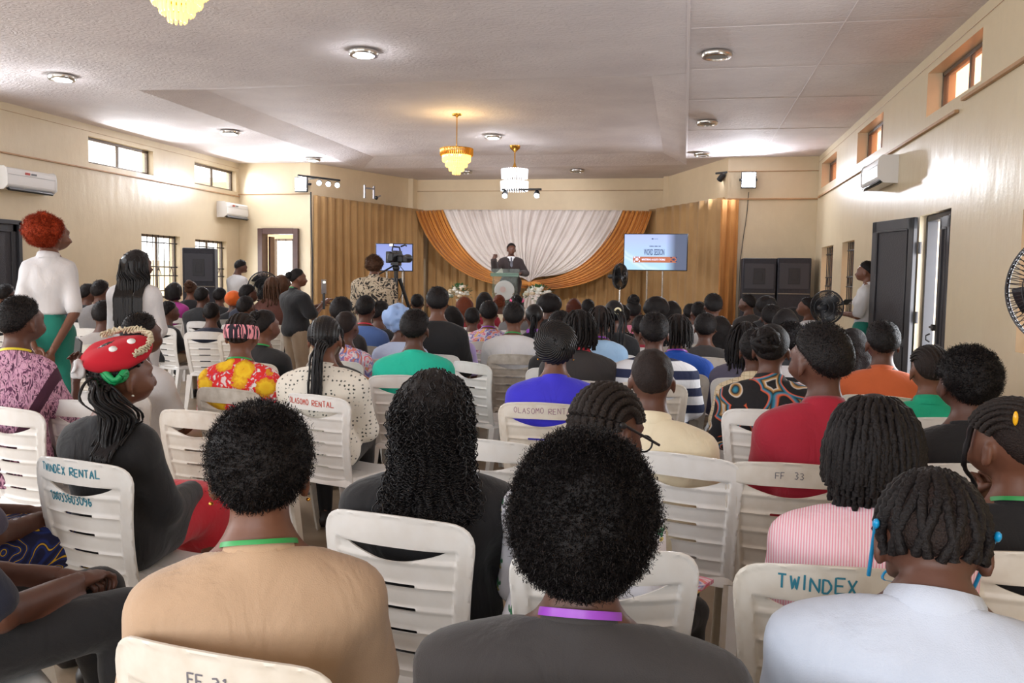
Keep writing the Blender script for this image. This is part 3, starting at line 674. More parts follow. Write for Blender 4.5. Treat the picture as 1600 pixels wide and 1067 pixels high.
# ------------------------------------------------------------------ screens
def screen_mat(name, c0, c1, c2, streak, dark_right):
    m = bpy.data.materials.new(name); m.use_nodes = True; t = NT(m)
    v = t.coord('Object'); sp = t.new('SeparateXYZ'); t.link(v, sp.inputs[0]); X, Z = sp.outputs['X'], sp.outputs['Z']
    base = t.mix(t.ramp(t.math('ADD', t.math('MULTIPLY', Z, 1.3), .5), [(0, (0, 0, 0, 1)), (1, (1, 1, 1, 1))]), lin(c1), lin(c0))
    sw = t.math('ADD', t.math('ADD', t.math('MULTIPLY', X, 1.2), t.math('MULTIPLY', Z, 2.2)), t.math('MULTIPLY', t.noise(2.5, 2), .5))
    base = t.mix(t.math('MULTIPLY', t.ramp(t.math('ADD', sw, 1.0), [(.3, (0, 0, 0, 1)), (.42, (1, 1, 1, 1)), (.5, (.1, .1, .1, 1)), (.58, (.8, .8, .8, 1)), (.7, (0, 0, 0, 1))]), streak), base, lin(c2))
    if dark_right: base = t.mix(t.ramp(t.math('ADD', X, .5), [(.68, (0, 0, 0, 1)), (.86, (1, 1, 1, 1))]), base, lin((78, 88, 116)))
    t.b.inputs['Base Color'].default_value = (0.01, 0.01, 0.012, 1); t.b.inputs['Roughness'].default_value = .3
    t.link(base, t.b.inputs['Emission Color']); t.b.inputs['Emission Strength'].default_value = .95; return m
def text_mesh(txt, size, name, m, parent, loc, bold=0.0, width=None):
    c = bpy.data.curves.new(name, 'FONT'); c.body = txt; c.size = size; c.align_x = 'CENTER'; c.align_y = 'CENTER'; c.extrude = .001; c.offset = bold; c.resolution_u = 2
    o = bpy.data.objects.new(name, c); COL.objects.link(o); bpy.context.view_layer.update()
    me = bpy.data.meshes.new_from_object(o.evaluated_get(bpy.context.evaluated_depsgraph_get())); bpy.data.objects.remove(o); bpy.data.curves.remove(c)
    V = np.zeros(len(me.vertices) * 3, np.float32); me.vertices.foreach_get('co', V); V = V.reshape(-1, 3)
    V = np.stack([V[:, 0] * (width / np.ptp(V[:, 0]) if width else 1), -V[:, 2], V[:, 1]], -1); me.vertices.foreach_set('co', V.astype(np.float32).ravel()); me.update()
    return link_mesh(name, me, m, parent, loc)
def tv(corners, D, lab, mscr, w, h, rz=None):
    c = dep(D, *corners)
    r = empty('television', (c[0], c[1], 0), rz, lab, 'television'); z = c[2]
    b = MB(); b.box((0, .03, z), (w + .03, .05, h + .03), bev=.006); b.build('bezel', M_BLACK, r)
    b = MB(); b.box((0, 0, 0), (w, .01, h), bev=.001); o = b.build('screen', mscr, r); o.location = (0, 0.002, z)
    b = MB()
    for sx in (-.14, .14): b.tube([(sx, .06, z - h / 2 + .05), (sx, .06, .3)], .018, 8)
    b.build('stand_pole', M_CHROME, r)
    b = MB()
    for sx in (-.14, .14): b.tube([(sx, .06, .32), (sx * 3, -.25, .02)], .02, 8); b.tube([(sx, .06, .32), (sx * 3, .35, .02)], .02, 8)
    b.box((0, .06, .32), (.4, .05, .05)); b.build('stand_base', M_BLACK, r)
    return r, z
r, z = tv((1024, 394), 15.6, 'large television on a pole stand right of the stage showing a word session slide', screen_mat('blue slide', (176, 186, 240), (176, 222, 252), (214, 234, 255), .8, True), 1.12, .64, rad(-2))
INK = glow('navy slide lettering', (44, 62, 104), .55); WH = glow('white slide lettering', (214, 216, 240), .9)
text_mesh('WORD SESSION', .155, 'slide_title', INK, r, (-.02, -.006, z - .005), .003, .37)
b = MB(); b.box((-.01, -.005, z - .135), (.78, .004, .105), bev=.001); b.build('slide_banner', glow('orange slide banner', (166, 98, 70), .75), r)
text_mesh('MINISTERING: AUGUSTA THOMAS', .046, 'slide_caption', WH, r, (-.03, -.009, z - .135), .0012, .42)
b = MB()
for k in range(11): b.box((-.1 + .0185 * k, -.004, z + .107), (.012 if k not in (4, 8) else .004, .003, .02), bev=.0005)
o = b.build('slide_small_line', INK, r)
b = MB(); b.box((-.055, -.004, z + .24), (.03, .003, .02), bev=.0005)
for k in range(4): b.box((-.02 + .018 * k, -.004, z + .24), (.012, .003, .008), bev=.0005)
b.build('slide_emblem', INK, r)
for sx in (-1, 1):
    b = MB()
    for k in range(3): a = k * PI / 3; b.box((sx * .33, -.008, z - .13), (.07, .003, .012), rotm('y', a), bev=.0005)
    for k in range(4): b.box((sx * .33 + .045 * (k % 2 * 2 - 1), -.008, z - .13 + .035 * (k // 2 * 2 - 1)), (.022, .003, .022), rotm('y', PI / 4), bev=.0005)
    b.build('slide_ornament', INK if sx > 0 else WH, r)
r, z = tv((616, 402), 15.2, 'smaller television left of the stage showing a plain lilac screen, partly behind the video camera', screen_mat('lilac slide', (128, 138, 206), (150, 168, 222), (190, 200, 240), .35, False), .63, .46, rad(12))
# ------------------------------------------------------------------ loudspeakers
M_CAB = mat('black speaker carpet', (44, 44, 52), .75, var=.2, vscale=30); M_GRILL = mat('black speaker grille', (58, 58, 66), .6, bump=(220, .5, .003)); M_WOOF = mat('woofer paper', (36, 36, 42), .55)
def pa_speaker(loc, w, d, h, rz, lab, foot=0.0):
    r = empty('loudspeaker', loc, rz, lab, 'loudspeaker')
    b = MB(); b.box((0, 0, foot + (h - foot) / 2), (w, d, h - foot), bev=.012); b.build('cabinet', M_CAB, r)
    f = -d / 2; zt = h - (h - foot) * .17; hs = (h - foot) * .24
    b = MB(); b.box((0, f - .003, zt), (w * .88, .014, hs)); b.build('horn_grille', M_GRILL, r)
    b = MB(); V = []
    b.box((0, f - .010, zt), (w * .36, .012, hs * .62), bev=.004); b.box((0, f - .014, zt), (w * .2, .012, hs * .34), bev=.004); b.build('horn', M_WOOF, r)
    b = MB(); b.box((0, f - .006, foot + (h - foot) * .665), (w * .97, .018, .018)); b.build('divider_strip', mat('worn grey strip', (116, 108, 96), .5), r)
    zc = foot + (h - foot) * .42; R = min(w * .42, .24)
    b = MB(); b.lathe([(R, .0), (R, -.014), (R * .9, -.02), (R * .86, -.008)], 36, (0, f - .002, zc), 'y', cap=False); b.build('woofer_ring', M_GRILL, r)
    b = MB(); b.lathe([(R * .86, -.01), (R * .72, -.016), (R * .3, .03), (R * .28, .012), (.001, -.006)], 36, (0, f - .002, zc), 'y', cap=False); b.build('woofer_cone', M_WOOF, r)
    b = MB(); b.box((0, f - .004, foot + (h - foot) * .19), (w * .6, .016, .03)); b.build('port_strip', mat('worn grey strip', (116, 108, 96), .5), r)
    for sx in (-1, 1): b = MB(); b.box((sx * (w / 2 + .004), 0, h * .6), (.012, .16, .1)); b.build('side_handle', M_BLACK, r)
    return r
pa_speaker((1.29, 16.02, 0), .57, .55, 1.86, 0, 'tall black loudspeaker against the front wall right of the stage, left one of the pair')
pa_speaker((1.88, 16.02, 0), .56, .55, 1.87, 0, 'tall black loudspeaker in the front right corner, right one of the pair')
p = at(2, 1.86, 313, 388); pa_speaker((p[0], p[1], 0), .5, .45, 1.86, rad(24), 'tall black loudspeaker standing before the left wall window')
# ------------------------------------------------------------------ fans
def fan_cage(r, R, depth, m, blades, motor, nw=72, wire=.0034, pre=''):
    b = MB()
    for k in range(nw):
        a = 2 * PI * k / nw; c, s_ = math.cos(a), math.sin(a)
        for sg in (-1, 1):
            b.tube([(c * R * .14, sg * depth * .9, s_ * R * .14), (c * R * .6, sg * depth, s_ * R * .6), (c * R * .93, sg * depth * .6, s_ * R * .93), (c * R, 0, s_ * R)], wire, 4, False)
    for (q, y) in ((1.0, 0), (.6, depth), (.6, -depth), (.3, depth), (.3, -depth)):
        a = np.arange(40) * 2 * PI / 40; b.tube(np.stack([np.cos(a) * R * q, 0 * a + y, np.sin(a) * R * q], -1), wire * (2.6 if q == 1 else 1.3), 6, closed=True)
    o = b.build('cage', m, r); o['kind'] = 'stuff'
    for k in range(blades):
        n = 7; V = []
        a0 = 2 * PI * k / blades
        for j in range(n):
            q = .16 + .72 * j / (n - 1)
            for w in np.linspace(-.5, .5, 5):
                a = a0 + w * (1.0 - .25 * q) * (2.2 * PI / blades / 2.2) * .8 + .3 * q
                V.append((math.cos(a) * R * q, w * .09 * R * 2, math.sin(a) * R * q))
        i = np.arange(n - 1)[:, None] * 5 + np.arange(4)[None]; o = add('blade', V, np.stack([i, i + 1, i + 6, i + 5], -1).reshape(-1, 4), m, r); o.modifiers.new('t', 'SOLIDIFY').thickness = .004
    b = MB(); b.lathe([(.001, -depth * 1.0), (R * .13, -depth * .95), (R * .15, 0), (R * .13, depth), (R * .17, depth * 1.05), (R * .17, depth * 1.05 + motor), (R * .1, depth * 1.05 + motor * 1.2), (.001, depth * 1.05 + motor * 1.22)], 20, (0, 0, 0), 'y'); b.build('motor', m, r)
def pedestal_fan(loc, zc, R, rz, lab, chrome=False, front=-1):
    r = empty('pedestal_fan', (loc[0], loc[1], 0), 0, lab, 'fan')
    h = bpy.data.objects.new('fan_head', None); COL.objects.link(h); h.parent = r; h.location = (0, 0, zc); h.rotation_euler = (0, 0, rz)
    fan_cage(h, R, .08, M_BLACK, 3, .12)
    b = MB(); b.tube([(0, .14, -.02), (0, .12, -.12), (0, 0, -.2)], .02, 8); b.build('yoke', M_BLACK, h)
    b = MB(); b.tube([(0, 0, .03), (0, 0, zc - .18)], .016, 10); b.build('pole', M_CHROME, r)
    b = MB(); b.lathe([(.001, 0), (.22, 0), (.22, .015), (.05, .04), (.02, .09)], 28); b.build('base', M_BLACK, r)
p = dep(14.6, 969, 432); pedestal_fan(p, p[2], .22, rad(68), 'black pedestal fan turned sideways in front of the right-hand television')
p = dep(12.6, 412, 448); pedestal_fan(p, p[2], .22, rad(25), 'round black pedestal fan beside the left doorway, next to the brown-haired women')
p = dep(9.6, 1292, 480); pedestal_fan(p, p[2], .185, rad(150), 'black pedestal fan seen from behind near the right wall windows')
# large wall fan at the right edge
p = dep(4.3, 1670, 452)
r = empty('wall_fan', p, 0, 'large dark metal cage fan at the right edge of the photo before the window', 'fan')
h = bpy.data.objects.new('fan_head', None); COL.objects.link(h); h.parent = r; h.rotation_euler = (0, 0, rad(-46))
fan_cage(h, .3, .09, mat('dark fan metal', (46, 42, 46), .5, .2), 4, .14, 70, .0022)
b = MB()
a = np.arange(48) * 2 * PI / 48; b.tube(np.stack([np.cos(a) * .302, 0 * a, np.sin(a) * .302], -1), .022, 6, closed=True, flat=.25); b.build('cage_band', mat('dark fan metal', (46, 42, 46), .5, .2), h)
b = MB(); b.tube([(.05, .15, -.02), (.2, .3, -.1), (XR - p[0], .35, -.1)], .018, 8); b.box((XR - p[0] - .02, .35, -.1), (.03, .12, .2)); b.build('wall_arm', M_DARKMETAL, r)
# ------------------------------------------------------------------ video camera on tripod
p = dep(11.6, 619, 402)
r = empty('video_camera', p, rad(-12), 'black broadcast video camera on the tripod left of the stage', 'camera')
b = MB(); b.box((-.02, 0, 0), (.12, .34, .15), bev=.015); b.box((-.02, .06, .09), (.1, .2, .05), bev=.01); b.build('body', M_BLACK, r)
b = MB(); b.lathe([(.05, .16), (.055, .2), (.06, .3), (.075, .34), (.075, .42), (.06, .42), (.05, .36)], 18, (.01, 0, -.01), 'y'); b.build('lens', M_BLACK, r)
b = MB(); b.tube([(-.02, -.1, .11), (-.02, -.08, .18), (-.02, .14, .18), (-.02, .17, .11)], .014, 8); b.build('handle', M_BLACK, r)
b = MB(); b.box((-.13, -.02, .0), (.09, .09, .2), bev=.01); b.build('side_battery', M_BLACK, r)
b = MB(); b.box((.1, .02, -.03), (.13, .16, .12), bev=.02); b.build('hand_grip', M_BLACK, r)
b = MB(); b.box((-.08, -.02, .21), (.075, .03, .055)); b.build('monitor', M_BLACK, r)
b = MB(); b.box((-.08, -.036, .21), (.062, .004, .042), bev=.001); b.build('monitor_screen', glow('camera monitor', (228, 232, 240), 1.1), r)
b = MB(); b.tube([(.02, .12, .19), (.1, .14, .22), (.14, .1, .2)], .014, 8); b.build('microphone', M_BLACK, r)
r.scale = (.78, .78, .78)
zt = p[2] - .085; r = empty('tripod', (p[0], p[1], 0), 0, 'black tripod holding the video camera', 'tripod')
b = MB(); b.box((0, 0, zt), (.11, .14, .05)); b.tube([(0, 0, zt - .02), (0, 0, zt - .55)], .03, 10); b.ball((0, 0, zt - .06), .05); b.build('head', M_BLACK, r)
b = MB(); b.tube([(-.03, -.02, zt - .03), (-.16, -.3, zt - .16)], .012, 8); b.build('pan_handle', M_BLACK, r)
for k in range(3):
    a = rad(40 + 120 * k); b = MB(); b.tube([(math.cos(a) * .05, math.sin(a) * .05, zt - .2), (math.cos(a) * .3, math.sin(a) * .3, zt - .9), (math.cos(a) * .5, math.sin(a) * .5, .02)], [.026, .022, .016], 8); b.build('leg', M_BLACK, r)
b = MB(); b.tube([(.02, -.03, zt + .02), (.13, -.05, zt - .1), (.14, -.06, zt - .35), (.05, -.04, zt - .5)], .006, 6); b.build('cord', M_BLACK, r)
# ------------------------------------------------------------------ white monobloc chairs without arms
def plastic(name, c, dirt, amount, rough=.38):
    m = bpy.data.materials.new(name); m.use_nodes = True; t = NT(m); MATS[name] = m
    n = t.math('MULTIPLY', t.noise(3.5, 5, rough=.65), t.math('ADD', t.noise(22, 4), .35))
    t.color(t.mix(t.ramp(n, [(.25, (0, 0, 0, 1)), (.75, (amount,) * 3 + (1,))]), lin(c), lin(dirt)))
    t.b.inputs['Roughness'].default_value = rough; t.bump(t.noise(90, 2), .05, .002); return m
CH_WHITE = plastic('white chair plastic', (236, 234, 231), (196, 180, 158), .3)
CH_CREAM = plastic('yellowed white chair plastic', (228, 222, 212), (182, 162, 134), .55)
CH_DIRTY = plastic('soiled white chair plastic', (205, 198, 188), (134, 118, 98), .9)
BT = .475                                         # length of the backrest sheet
def back_xyz(s, t, lift=0.0):
    """sheet coordinates (across, up) -> chair space; lift pushes towards the rear face"""
    s, t = np.asarray(s, float), np.asarray(t, float); f = t / BT
    y = -.185 - .085 * f - .025 * np.sin(f * PI * .9) + (.028 + .012 * f) * (s / .2) ** 2 - lift
    return np.stack([s + 0 * t, y, .395 + t * .97 + 0 * s], -1)
def rounded(pts, rads, n=6):
    out = []
    for i, p in enumerate(pts):
        p = np.array(p, float); a = np.array(pts[i - 1], float) - p; b = np.array(pts[(i + 1) % len(pts)], float) - p; r = rads[i]
        a /= np.linalg.norm(a); b /= np.linalg.norm(b)
        for k in range(n + 1):
            u = k / n; out.append(p + a * r * (1 - u) ** 2 + b * r * u ** 2)
    return out
def resample(poly, d):
    out = []
    for i in range(len(poly)):
        a, b = np.array(poly[i]), np.array(poly[(i + 1) % len(poly)]); n = max(1, int(np.linalg.norm(b - a) / d))
        out += [a + (b - a) * k / n for k in range(n)]
    return out
def dist_poly(P, poly):
    P = np.asarray(P); A = np.array(poly); B = np.roll(A, -1, 0); best = np.full(len(P), 9.)
    for a, b in zip(A, B):
        d = b - a; t = np.clip(((P - a) @ d) / (d @ d + 1e-12), 0, 1); best = np.minimum(best, np.linalg.norm(P - a - t[:, None] * d, axis=1))
    return best
def in_poly(P, poly):
    P = np.asarray(P); A = np.array(poly); B = np.roll(A, -1, 0); c = np.zeros(len(P), bool)
    for a, b in zip(A, B):
        if abs(b[1] - a[1]) < 1e-12: continue
        c ^= ((a[1] > P[:, 1]) != (b[1] > P[:, 1])) & (P[:, 0] < (b[0] - a[0]) * (P[:, 1] - a[1]) / (b[1] - a[1]) + a[0])
    return c
def sheet(outline, holes, step, height, thick, mapping):
    """triangulated sheet with holes; height(P) lifts the rear face"""
    loops = [resample(outline, step)] + [resample(h, step * .8) for h in holes]
    pts, edges = [], []
    for l in loops: n = len(pts); pts += l; edges += [(n + i, n + (i + 1) % len(l)) for i in range(len(l))]
    nb = len(pts); O = np.array(pts); lo, hi = O.min(0), O.max(0)
    gx, gy = np.meshgrid(np.arange(lo[0], hi[0], step), np.arange(lo[1], hi[1], step)); G = np.stack([gx.ravel(), gy.ravel()], 1)
    ok = in_poly(G, loops[0]) & (dist_poly(G, loops[0]) > step * .5)
    for h in loops[1:]: ok &= ~in_poly(G, h) & (dist_poly(G, h) > step * .45)
    allp = [Vector((float(p[0]), float(p[1]))) for p in pts + list(G[ok])]
    r = delaunay_2d_cdt(allp, edges, [], 0, 1e-6); V2 = np.array([(v.x, v.y) for v in r[0]]); T = np.array([list(f) for f in r[2]])
    cen = V2[T].mean(1); keep = in_poly(cen, loops[0])
    for h in loops[1:]: keep &= ~in_poly(cen, h)
    T = T[keep]; n = len(V2); hgt = height(V2)
    rear = mapping(V2[:, 0], V2[:, 1], hgt + thick / 2); front = mapping(V2[:, 0], V2[:, 1], hgt - thick / 2)
    e = {}
    for a, b, c in T:
        for u, v in ((a, b), (b, c), (c, a)): e[(u, v)] = 1
    bd = np.array([(u, v) for (u, v) in e if (v, u) not in e])
    side = np.stack([bd[:, 1], bd[:, 0], bd[:, 0] + n, bd[:, 1] + n], 1)
    me = mesh_of('sheet', np.concatenate([rear, front]), [np.concatenate([T, T[:, ::-1] + n]), side])
    b = bmesh.new(); b.from_mesh(me); bmesh.ops.recalc_face_normals(b, faces=b.faces); b.to_mesh(me); b.free(); me.set_sharp_from_angle(angle=rad(50)); return me
outl = rounded([(-.172, .0), (.172, .0), (.22, BT - .01), (0, BT + .012), (-.22, BT - .01)], [.03, .03, .075, .12, .075])
def lens():
    x = np.linspace(-.145, .145, 17); top = [(a, .392 - .3 * a * a * 0 + .004 * math.cos(a * 10)) for a in x]; bot = [(a, .392 - .034 * (1 - (a / .145) ** 2) - .001) for a in x[::-1]][1:-1]; return top + bot
def slot(t, w, x0=0.0, h=.0052): return rounded([(x0 - w, t - h), (x0 + w, t - h), (x0 + w, t + h), (x0 - w, t + h)], [h * .95] * 4, 3)
SLOTS = [.292, .226, .160, .094]
holes = [lens()] + [slot(t, .062 - .003 * i) for i, t in enumerate(SLOTS)]
OUT_R = resample(outl, .012)
def back_h(P):
    d = dist_poly(P, OUT_R); w = np.clip((d - .038) / .007, 0, 1); h = .010 * (1 - w)
    up = np.clip((P[:, 1] - .388) / .007, 0, 1); h = np.maximum(h, .010 * up)
    inside = w * (1 - up)
    for t in SLOTS + [.036, .357]: h = h + .007 * np.exp(-((P[:, 1] - t - .04 * (P[:, 0] / .2) ** 2 * 0) / .006) ** 2) * inside
    rim = np.clip(1 - np.abs(d - .004) / .006, 0, 1); return h + .004 * rim
ME_BACK = sheet(outl, holes, .0062, back_h, .006, lambda s, t, l: back_xyz(s, t, l))
so = rounded([(-.18, -.21), (.18, -.21), (.215, .21), (-.215, .21)], [.05, .05, .06, .06])
SO_R = resample(so, .02)
def seat_map(x, y, l):
    d = dist_poly(np.stack([x, y], 1), SO_R); drop = .035 * np.clip(1 - d / .022, 0, 1) ** 1.6; dish = .014 * np.clip(1 - (x / .2) ** 2 - (y / .22) ** 2, 0, 1)
    return np.stack([x, y, .432 - drop - dish - l * 1.0], -1)
ME_SEAT = sheet(so, [slot(y, .05, 0, .004) for y in (-.12, -.04, .04)], .014, lambda P: P[:, 0] * 0, .006, seat_map)
def leg_me(top, bot, out):
    """tapered angle-section leg"""
    V = []
    for (c, w) in ((top, .055), (bot, .032)):
        sx, sy = out; a = .006
        for (x, y) in ((0, 0), (-w, 0), (-w, -a), (-a, -a), (-a, -w), (0, -w)): V.append((c[0] + sx * x + sx * .01, c[1] + sy * y + sy * .01, c[2]))
    i = np.arange(6); q = np.stack([i, (i + 1) % 6, 6 + (i + 1) % 6, 6 + i], 1)
    me = mesh_of('leg', V, [q, np.array([[0, 1, 2, 3, 4, 5], [11, 10, 9, 8, 7, 6]])], False)
    b = bmesh.new(); b.from_mesh(me); bmesh.ops.recalc_face_normals(b, faces=b.faces); b.to_mesh(me); b.free(); return me
ME_LEGS = [leg_me((sx * .19, -.195, .405), (sx * .205, -.27, 0), (sx, -1)) for sx in (-1, 1)] + [leg_me((sx * .2, .195, .405), (sx * .215, .245, 0), (sx, 1)) for sx in (-1, 1)]
GLYPH = {'T': [[(0, 1), (1, 1)], [(.5, 1), (.5, 0)]], 'W': [[(0, 1), (.25, 0), (.5, .8), (.75, 0), (1, 1)]], 'I': [[(.5, 1), (.5, 0)]], 'N': [[(0, 0), (0, 1), (1, 0), (1, 1)]],
 'D': [[(0, 0), (0, 1), (.6, .95), (1, .6), (1, .35), (.6, .02), (0, 0)]], 'E': [[(1, 1), (0, 1), (0, 0), (1, 0)], [(0, .5), (.8, .5)]], 'X': [[(0, 0), (1, 1)], [(0, 1), (1, 0)]],
 'R': [[(0, 0), (0, 1), (.8, 1), (.95, .75), (.8, .5), (0, .5), (1, 0)]], 'A': [[(0, 0), (.5, 1), (1, 0)], [(.2, .4), (.8, .4)]], 'L': [[(0, 1), (0, 0), (1, 0)]],
 'O': [[(.5, 1), (.1, .8), (0, .5), (.1, .2), (.5, 0), (.9, .2), (1, .5), (.9, .8), (.5, 1)]], 'S': [[(1, .85), (.6, 1), (.1, .85), (.15, .58), (.85, .42), (.9, .12), (.4, 0), (0, .15)]], 'M': [[(0, 0), (.1, 1), (.5, .4), (.9, 1), (1, 0)]],
 'F': [[(1, 1), (0, 1), (0, 0)], [(0, .5), (.8, .5)]], 'P': [[(0, 0), (0, 1), (.8, 1), (.95, .75), (.8, .5), (0, .5)]],
 '0': [[(.5, 1), (.1, .8), (0, .5), (.1, .2), (.5, 0), (.9, .2), (1, .5), (.9, .8), (.5, 1)]], '8': [[(.5, .52), (.1, .75), (.5, 1), (.9, .75), (.5, .52), (.05, .25), (.5, 0), (.95, .25), (.5, .52)]],
 '3': [[(0, .95), (.6, 1), (.9, .75), (.4, .53), (.95, .3), (.6, 0), (0, .08)]], '6': [[(.9, .95), (.3, .8), (0, .35), (.4, 0), (.9, .2), (.8, .5), (.1, .4)]], '9': [[(.9, .6), (.4, .5), (.05, .75), (.5, 1), (.9, .8), (.9, .3), (.5, 0)]], '1': [[(.2, .8), (.5, 1), (.5, 0)]], '/': [[(0, 0), (1, 1)]]}
def lettering(chair, txt, s0, t0, size, wid, m, stroke=.0042, slope=0.0, seed=1):
    """hand-drawn marker strokes laid on the rear face of the backrest"""
    rnd = random.Random(seed); B = MB(); adv = wid * 1.4; x0 = s0 + 0.0
    for ch in txt:
        if ch != ' ':
            g = GLYPH[ch]; k = size * rnd.uniform(.92, 1.08); w = wid * (.25 if ch == 'I' else 1) * rnd.uniform(.9, 1.1); dy = rnd.uniform(-.002, .002)
            for st in g:
                P = np.array(st); Q = np.concatenate([P[i] + (P[i + 1] - P[i]) * np.linspace(0, 1, 6, endpoint=False)[:, None] for i in range(len(P) - 1)] + [P[-1:]])
                ss = x0 + Q[:, 0] * w; tt = t0 + Q[:, 1] * k + dy + slope * (x0 - s0)
                d = np.gradient(np.stack([ss, tt], 1), axis=0); d /= np.linalg.norm(d, axis=1, keepdims=True) + 1e-9; nn = np.stack([-d[:, 1], d[:, 0]], 1) * stroke / 2
                V = []
                for sg in (-1, 1): q = np.stack([ss, tt], 1) + nn * sg; V.append(back_xyz(q[:, 0], q[:, 1], back_h(q) + .0042))
                n = len(ss); i = np.arange(n - 1); B.put(np.concatenate(V), np.stack([i, i + 1, i + 1 + n, i + n], 1))
        x0 += adv * (.55 if ch == 'I' else .8 if ch == ' ' else 1)
    o = B.build('lettering', m, chair); o['kind'] = 'stuff'; return o
n_chair = 0
def chair(x, y, rz, label, m=None, sx=1.0):
    r = empty('plastic_chair', (x, y, 0), rz, label, 'chair', 'white plastic audience chairs'); m = m or CH_WHITE
    def part(nm, me):
        o = bpy.data.objects.new(nm, me); COL.objects.link(o); o.parent = r
        if not me.materials: me.materials.append(CH_WHITE)
        o.material_slots[0].link = 'OBJECT'; o.material_slots[0].material = m
    part('backrest', ME_BACK); part('seat', ME_SEAT)
    for me in ME_LEGS: part('leg', me)
    return r
BTOP = back_xyz(0, BT - .002)                      # middle of the top edge in chair space
def chair_at(ul, vl, ur, vr, label, m=None, z=None):
    """chair whose backrest's top corners are seen at two pixels"""
    z = back_xyz(.2, BT - .03)[2] if z is None else z
    a, b = at(2, z, ul, vl), at(2, z, ur, vr); c = (a + b) / 2; rz = math.atan2(b[1] - a[1], b[0] - a[0])
    k = back_xyz(.2, BT - .03)[1]; return chair(c[0] + math.sin(rz) * k, c[1] - math.cos(rz) * k, rz, label, m)
MARK_TEAL = mat('teal marker', (44, 124, 146), .6); MARK_RED = mat('red marker', (196, 92, 78), .6); MARK_PURPLE = mat('purple marker', (150, 110, 132), .6); MARK_GREY = mat('grey marker', (110, 108, 118), .6)
# ------------------------------------------------------------------ figures: distance fields meshed with surface nets
def axis(lo, hi, h, fine=()):
    out = [lo]; x = lo
    while x < hi:
        step = h
        for (a, b, hf) in fine:
            if a - h < x < b: step = min(step, hf)
        x += step; out.append(x)
    return np.array(out, np.float32)
def field(prims, xs, ys, zs, F=None):
    """prims: (kind, ..., k, sign); smooth union / subtraction on a rectilinear grid"""
    if F is None: F = np.full((len(xs), len(ys), len(zs)), .3, np.float32)
    for p in prims:
        kind, k, sg = p[0], p[-2], p[-1]
        if kind == 'c':
            a, b, ra, rb = np.array(p[1], np.float32), np.array(p[2], np.float32), p[3], p[4]; r = max(ra, rb)
            lo, hi = np.minimum(a, b) - r, np.maximum(a, b) + r
        else:
            c, R = np.array(p[1], np.float32), np.array(p[2], np.float32); M = p[3]
            e = R if M is None else np.full(3, R.max()); lo, hi = c - e, c + e
        m = k + .03; i0, i1 = np.searchsorted(xs, lo[0] - m), np.searchsorted(xs, hi[0] + m); j0, j1 = np.searchsorted(ys, lo[1] - m), np.searchsorted(ys, hi[1] + m); k0, k1 = np.searchsorted(zs, lo[2] - m), np.searchsorted(zs, hi[2] + m)
        if i1 <= i0 or j1 <= j0 or k1 <= k0: continue
        X, Y, Z = xs[i0:i1, None, None], ys[None, j0:j1, None], zs[None, None, k0:k1]
        if kind == 'c':
            d = b - a; L2 = max(float(d @ d), 1e-9); px, py, pz = X - a[0], Y - a[1], Z - a[2]
            t = np.clip((px * d[0] + py * d[1] + pz * d[2]) / L2, 0, 1)
            D = np.sqrt((px - t * d[0]) ** 2 + (py - t * d[1]) ** 2 + (pz - t * d[2]) ** 2) - (ra + (rb - ra) * t)
        else:
            px, py, pz = X - c[0], Y - c[1], Z - c[2]
            if M is not None: px, py, pz = (M[0][r_] * px + M[1][r_] * py + M[2][r_] * pz for r_ in range(3))
            k0_ = np.sqrt((px / R[0]) ** 2 + (py / R[1]) ** 2 + (pz / R[2]) ** 2); k1_ = np.sqrt((px / R[0] ** 2) ** 2 + (py / R[1] ** 2) ** 2 + (pz / R[2] ** 2) ** 2)
            D = k0_ * (k0_ - 1) / np.maximum(k1_, 1e-6)
        G = F[i0:i1, j0:j1, k0:k1]
        if sg > 0: h = np.maximum(k - np.abs(G - D), 0) / k; F[i0:i1, j0:j1, k0:k1] = np.minimum(G, D) - h * h * k * .25
        else: h = np.maximum(k - np.abs(G + D), 0) / k; F[i0:i1, j0:j1, k0:k1] = np.maximum(G, -D) + h * h * k * .25
    return F
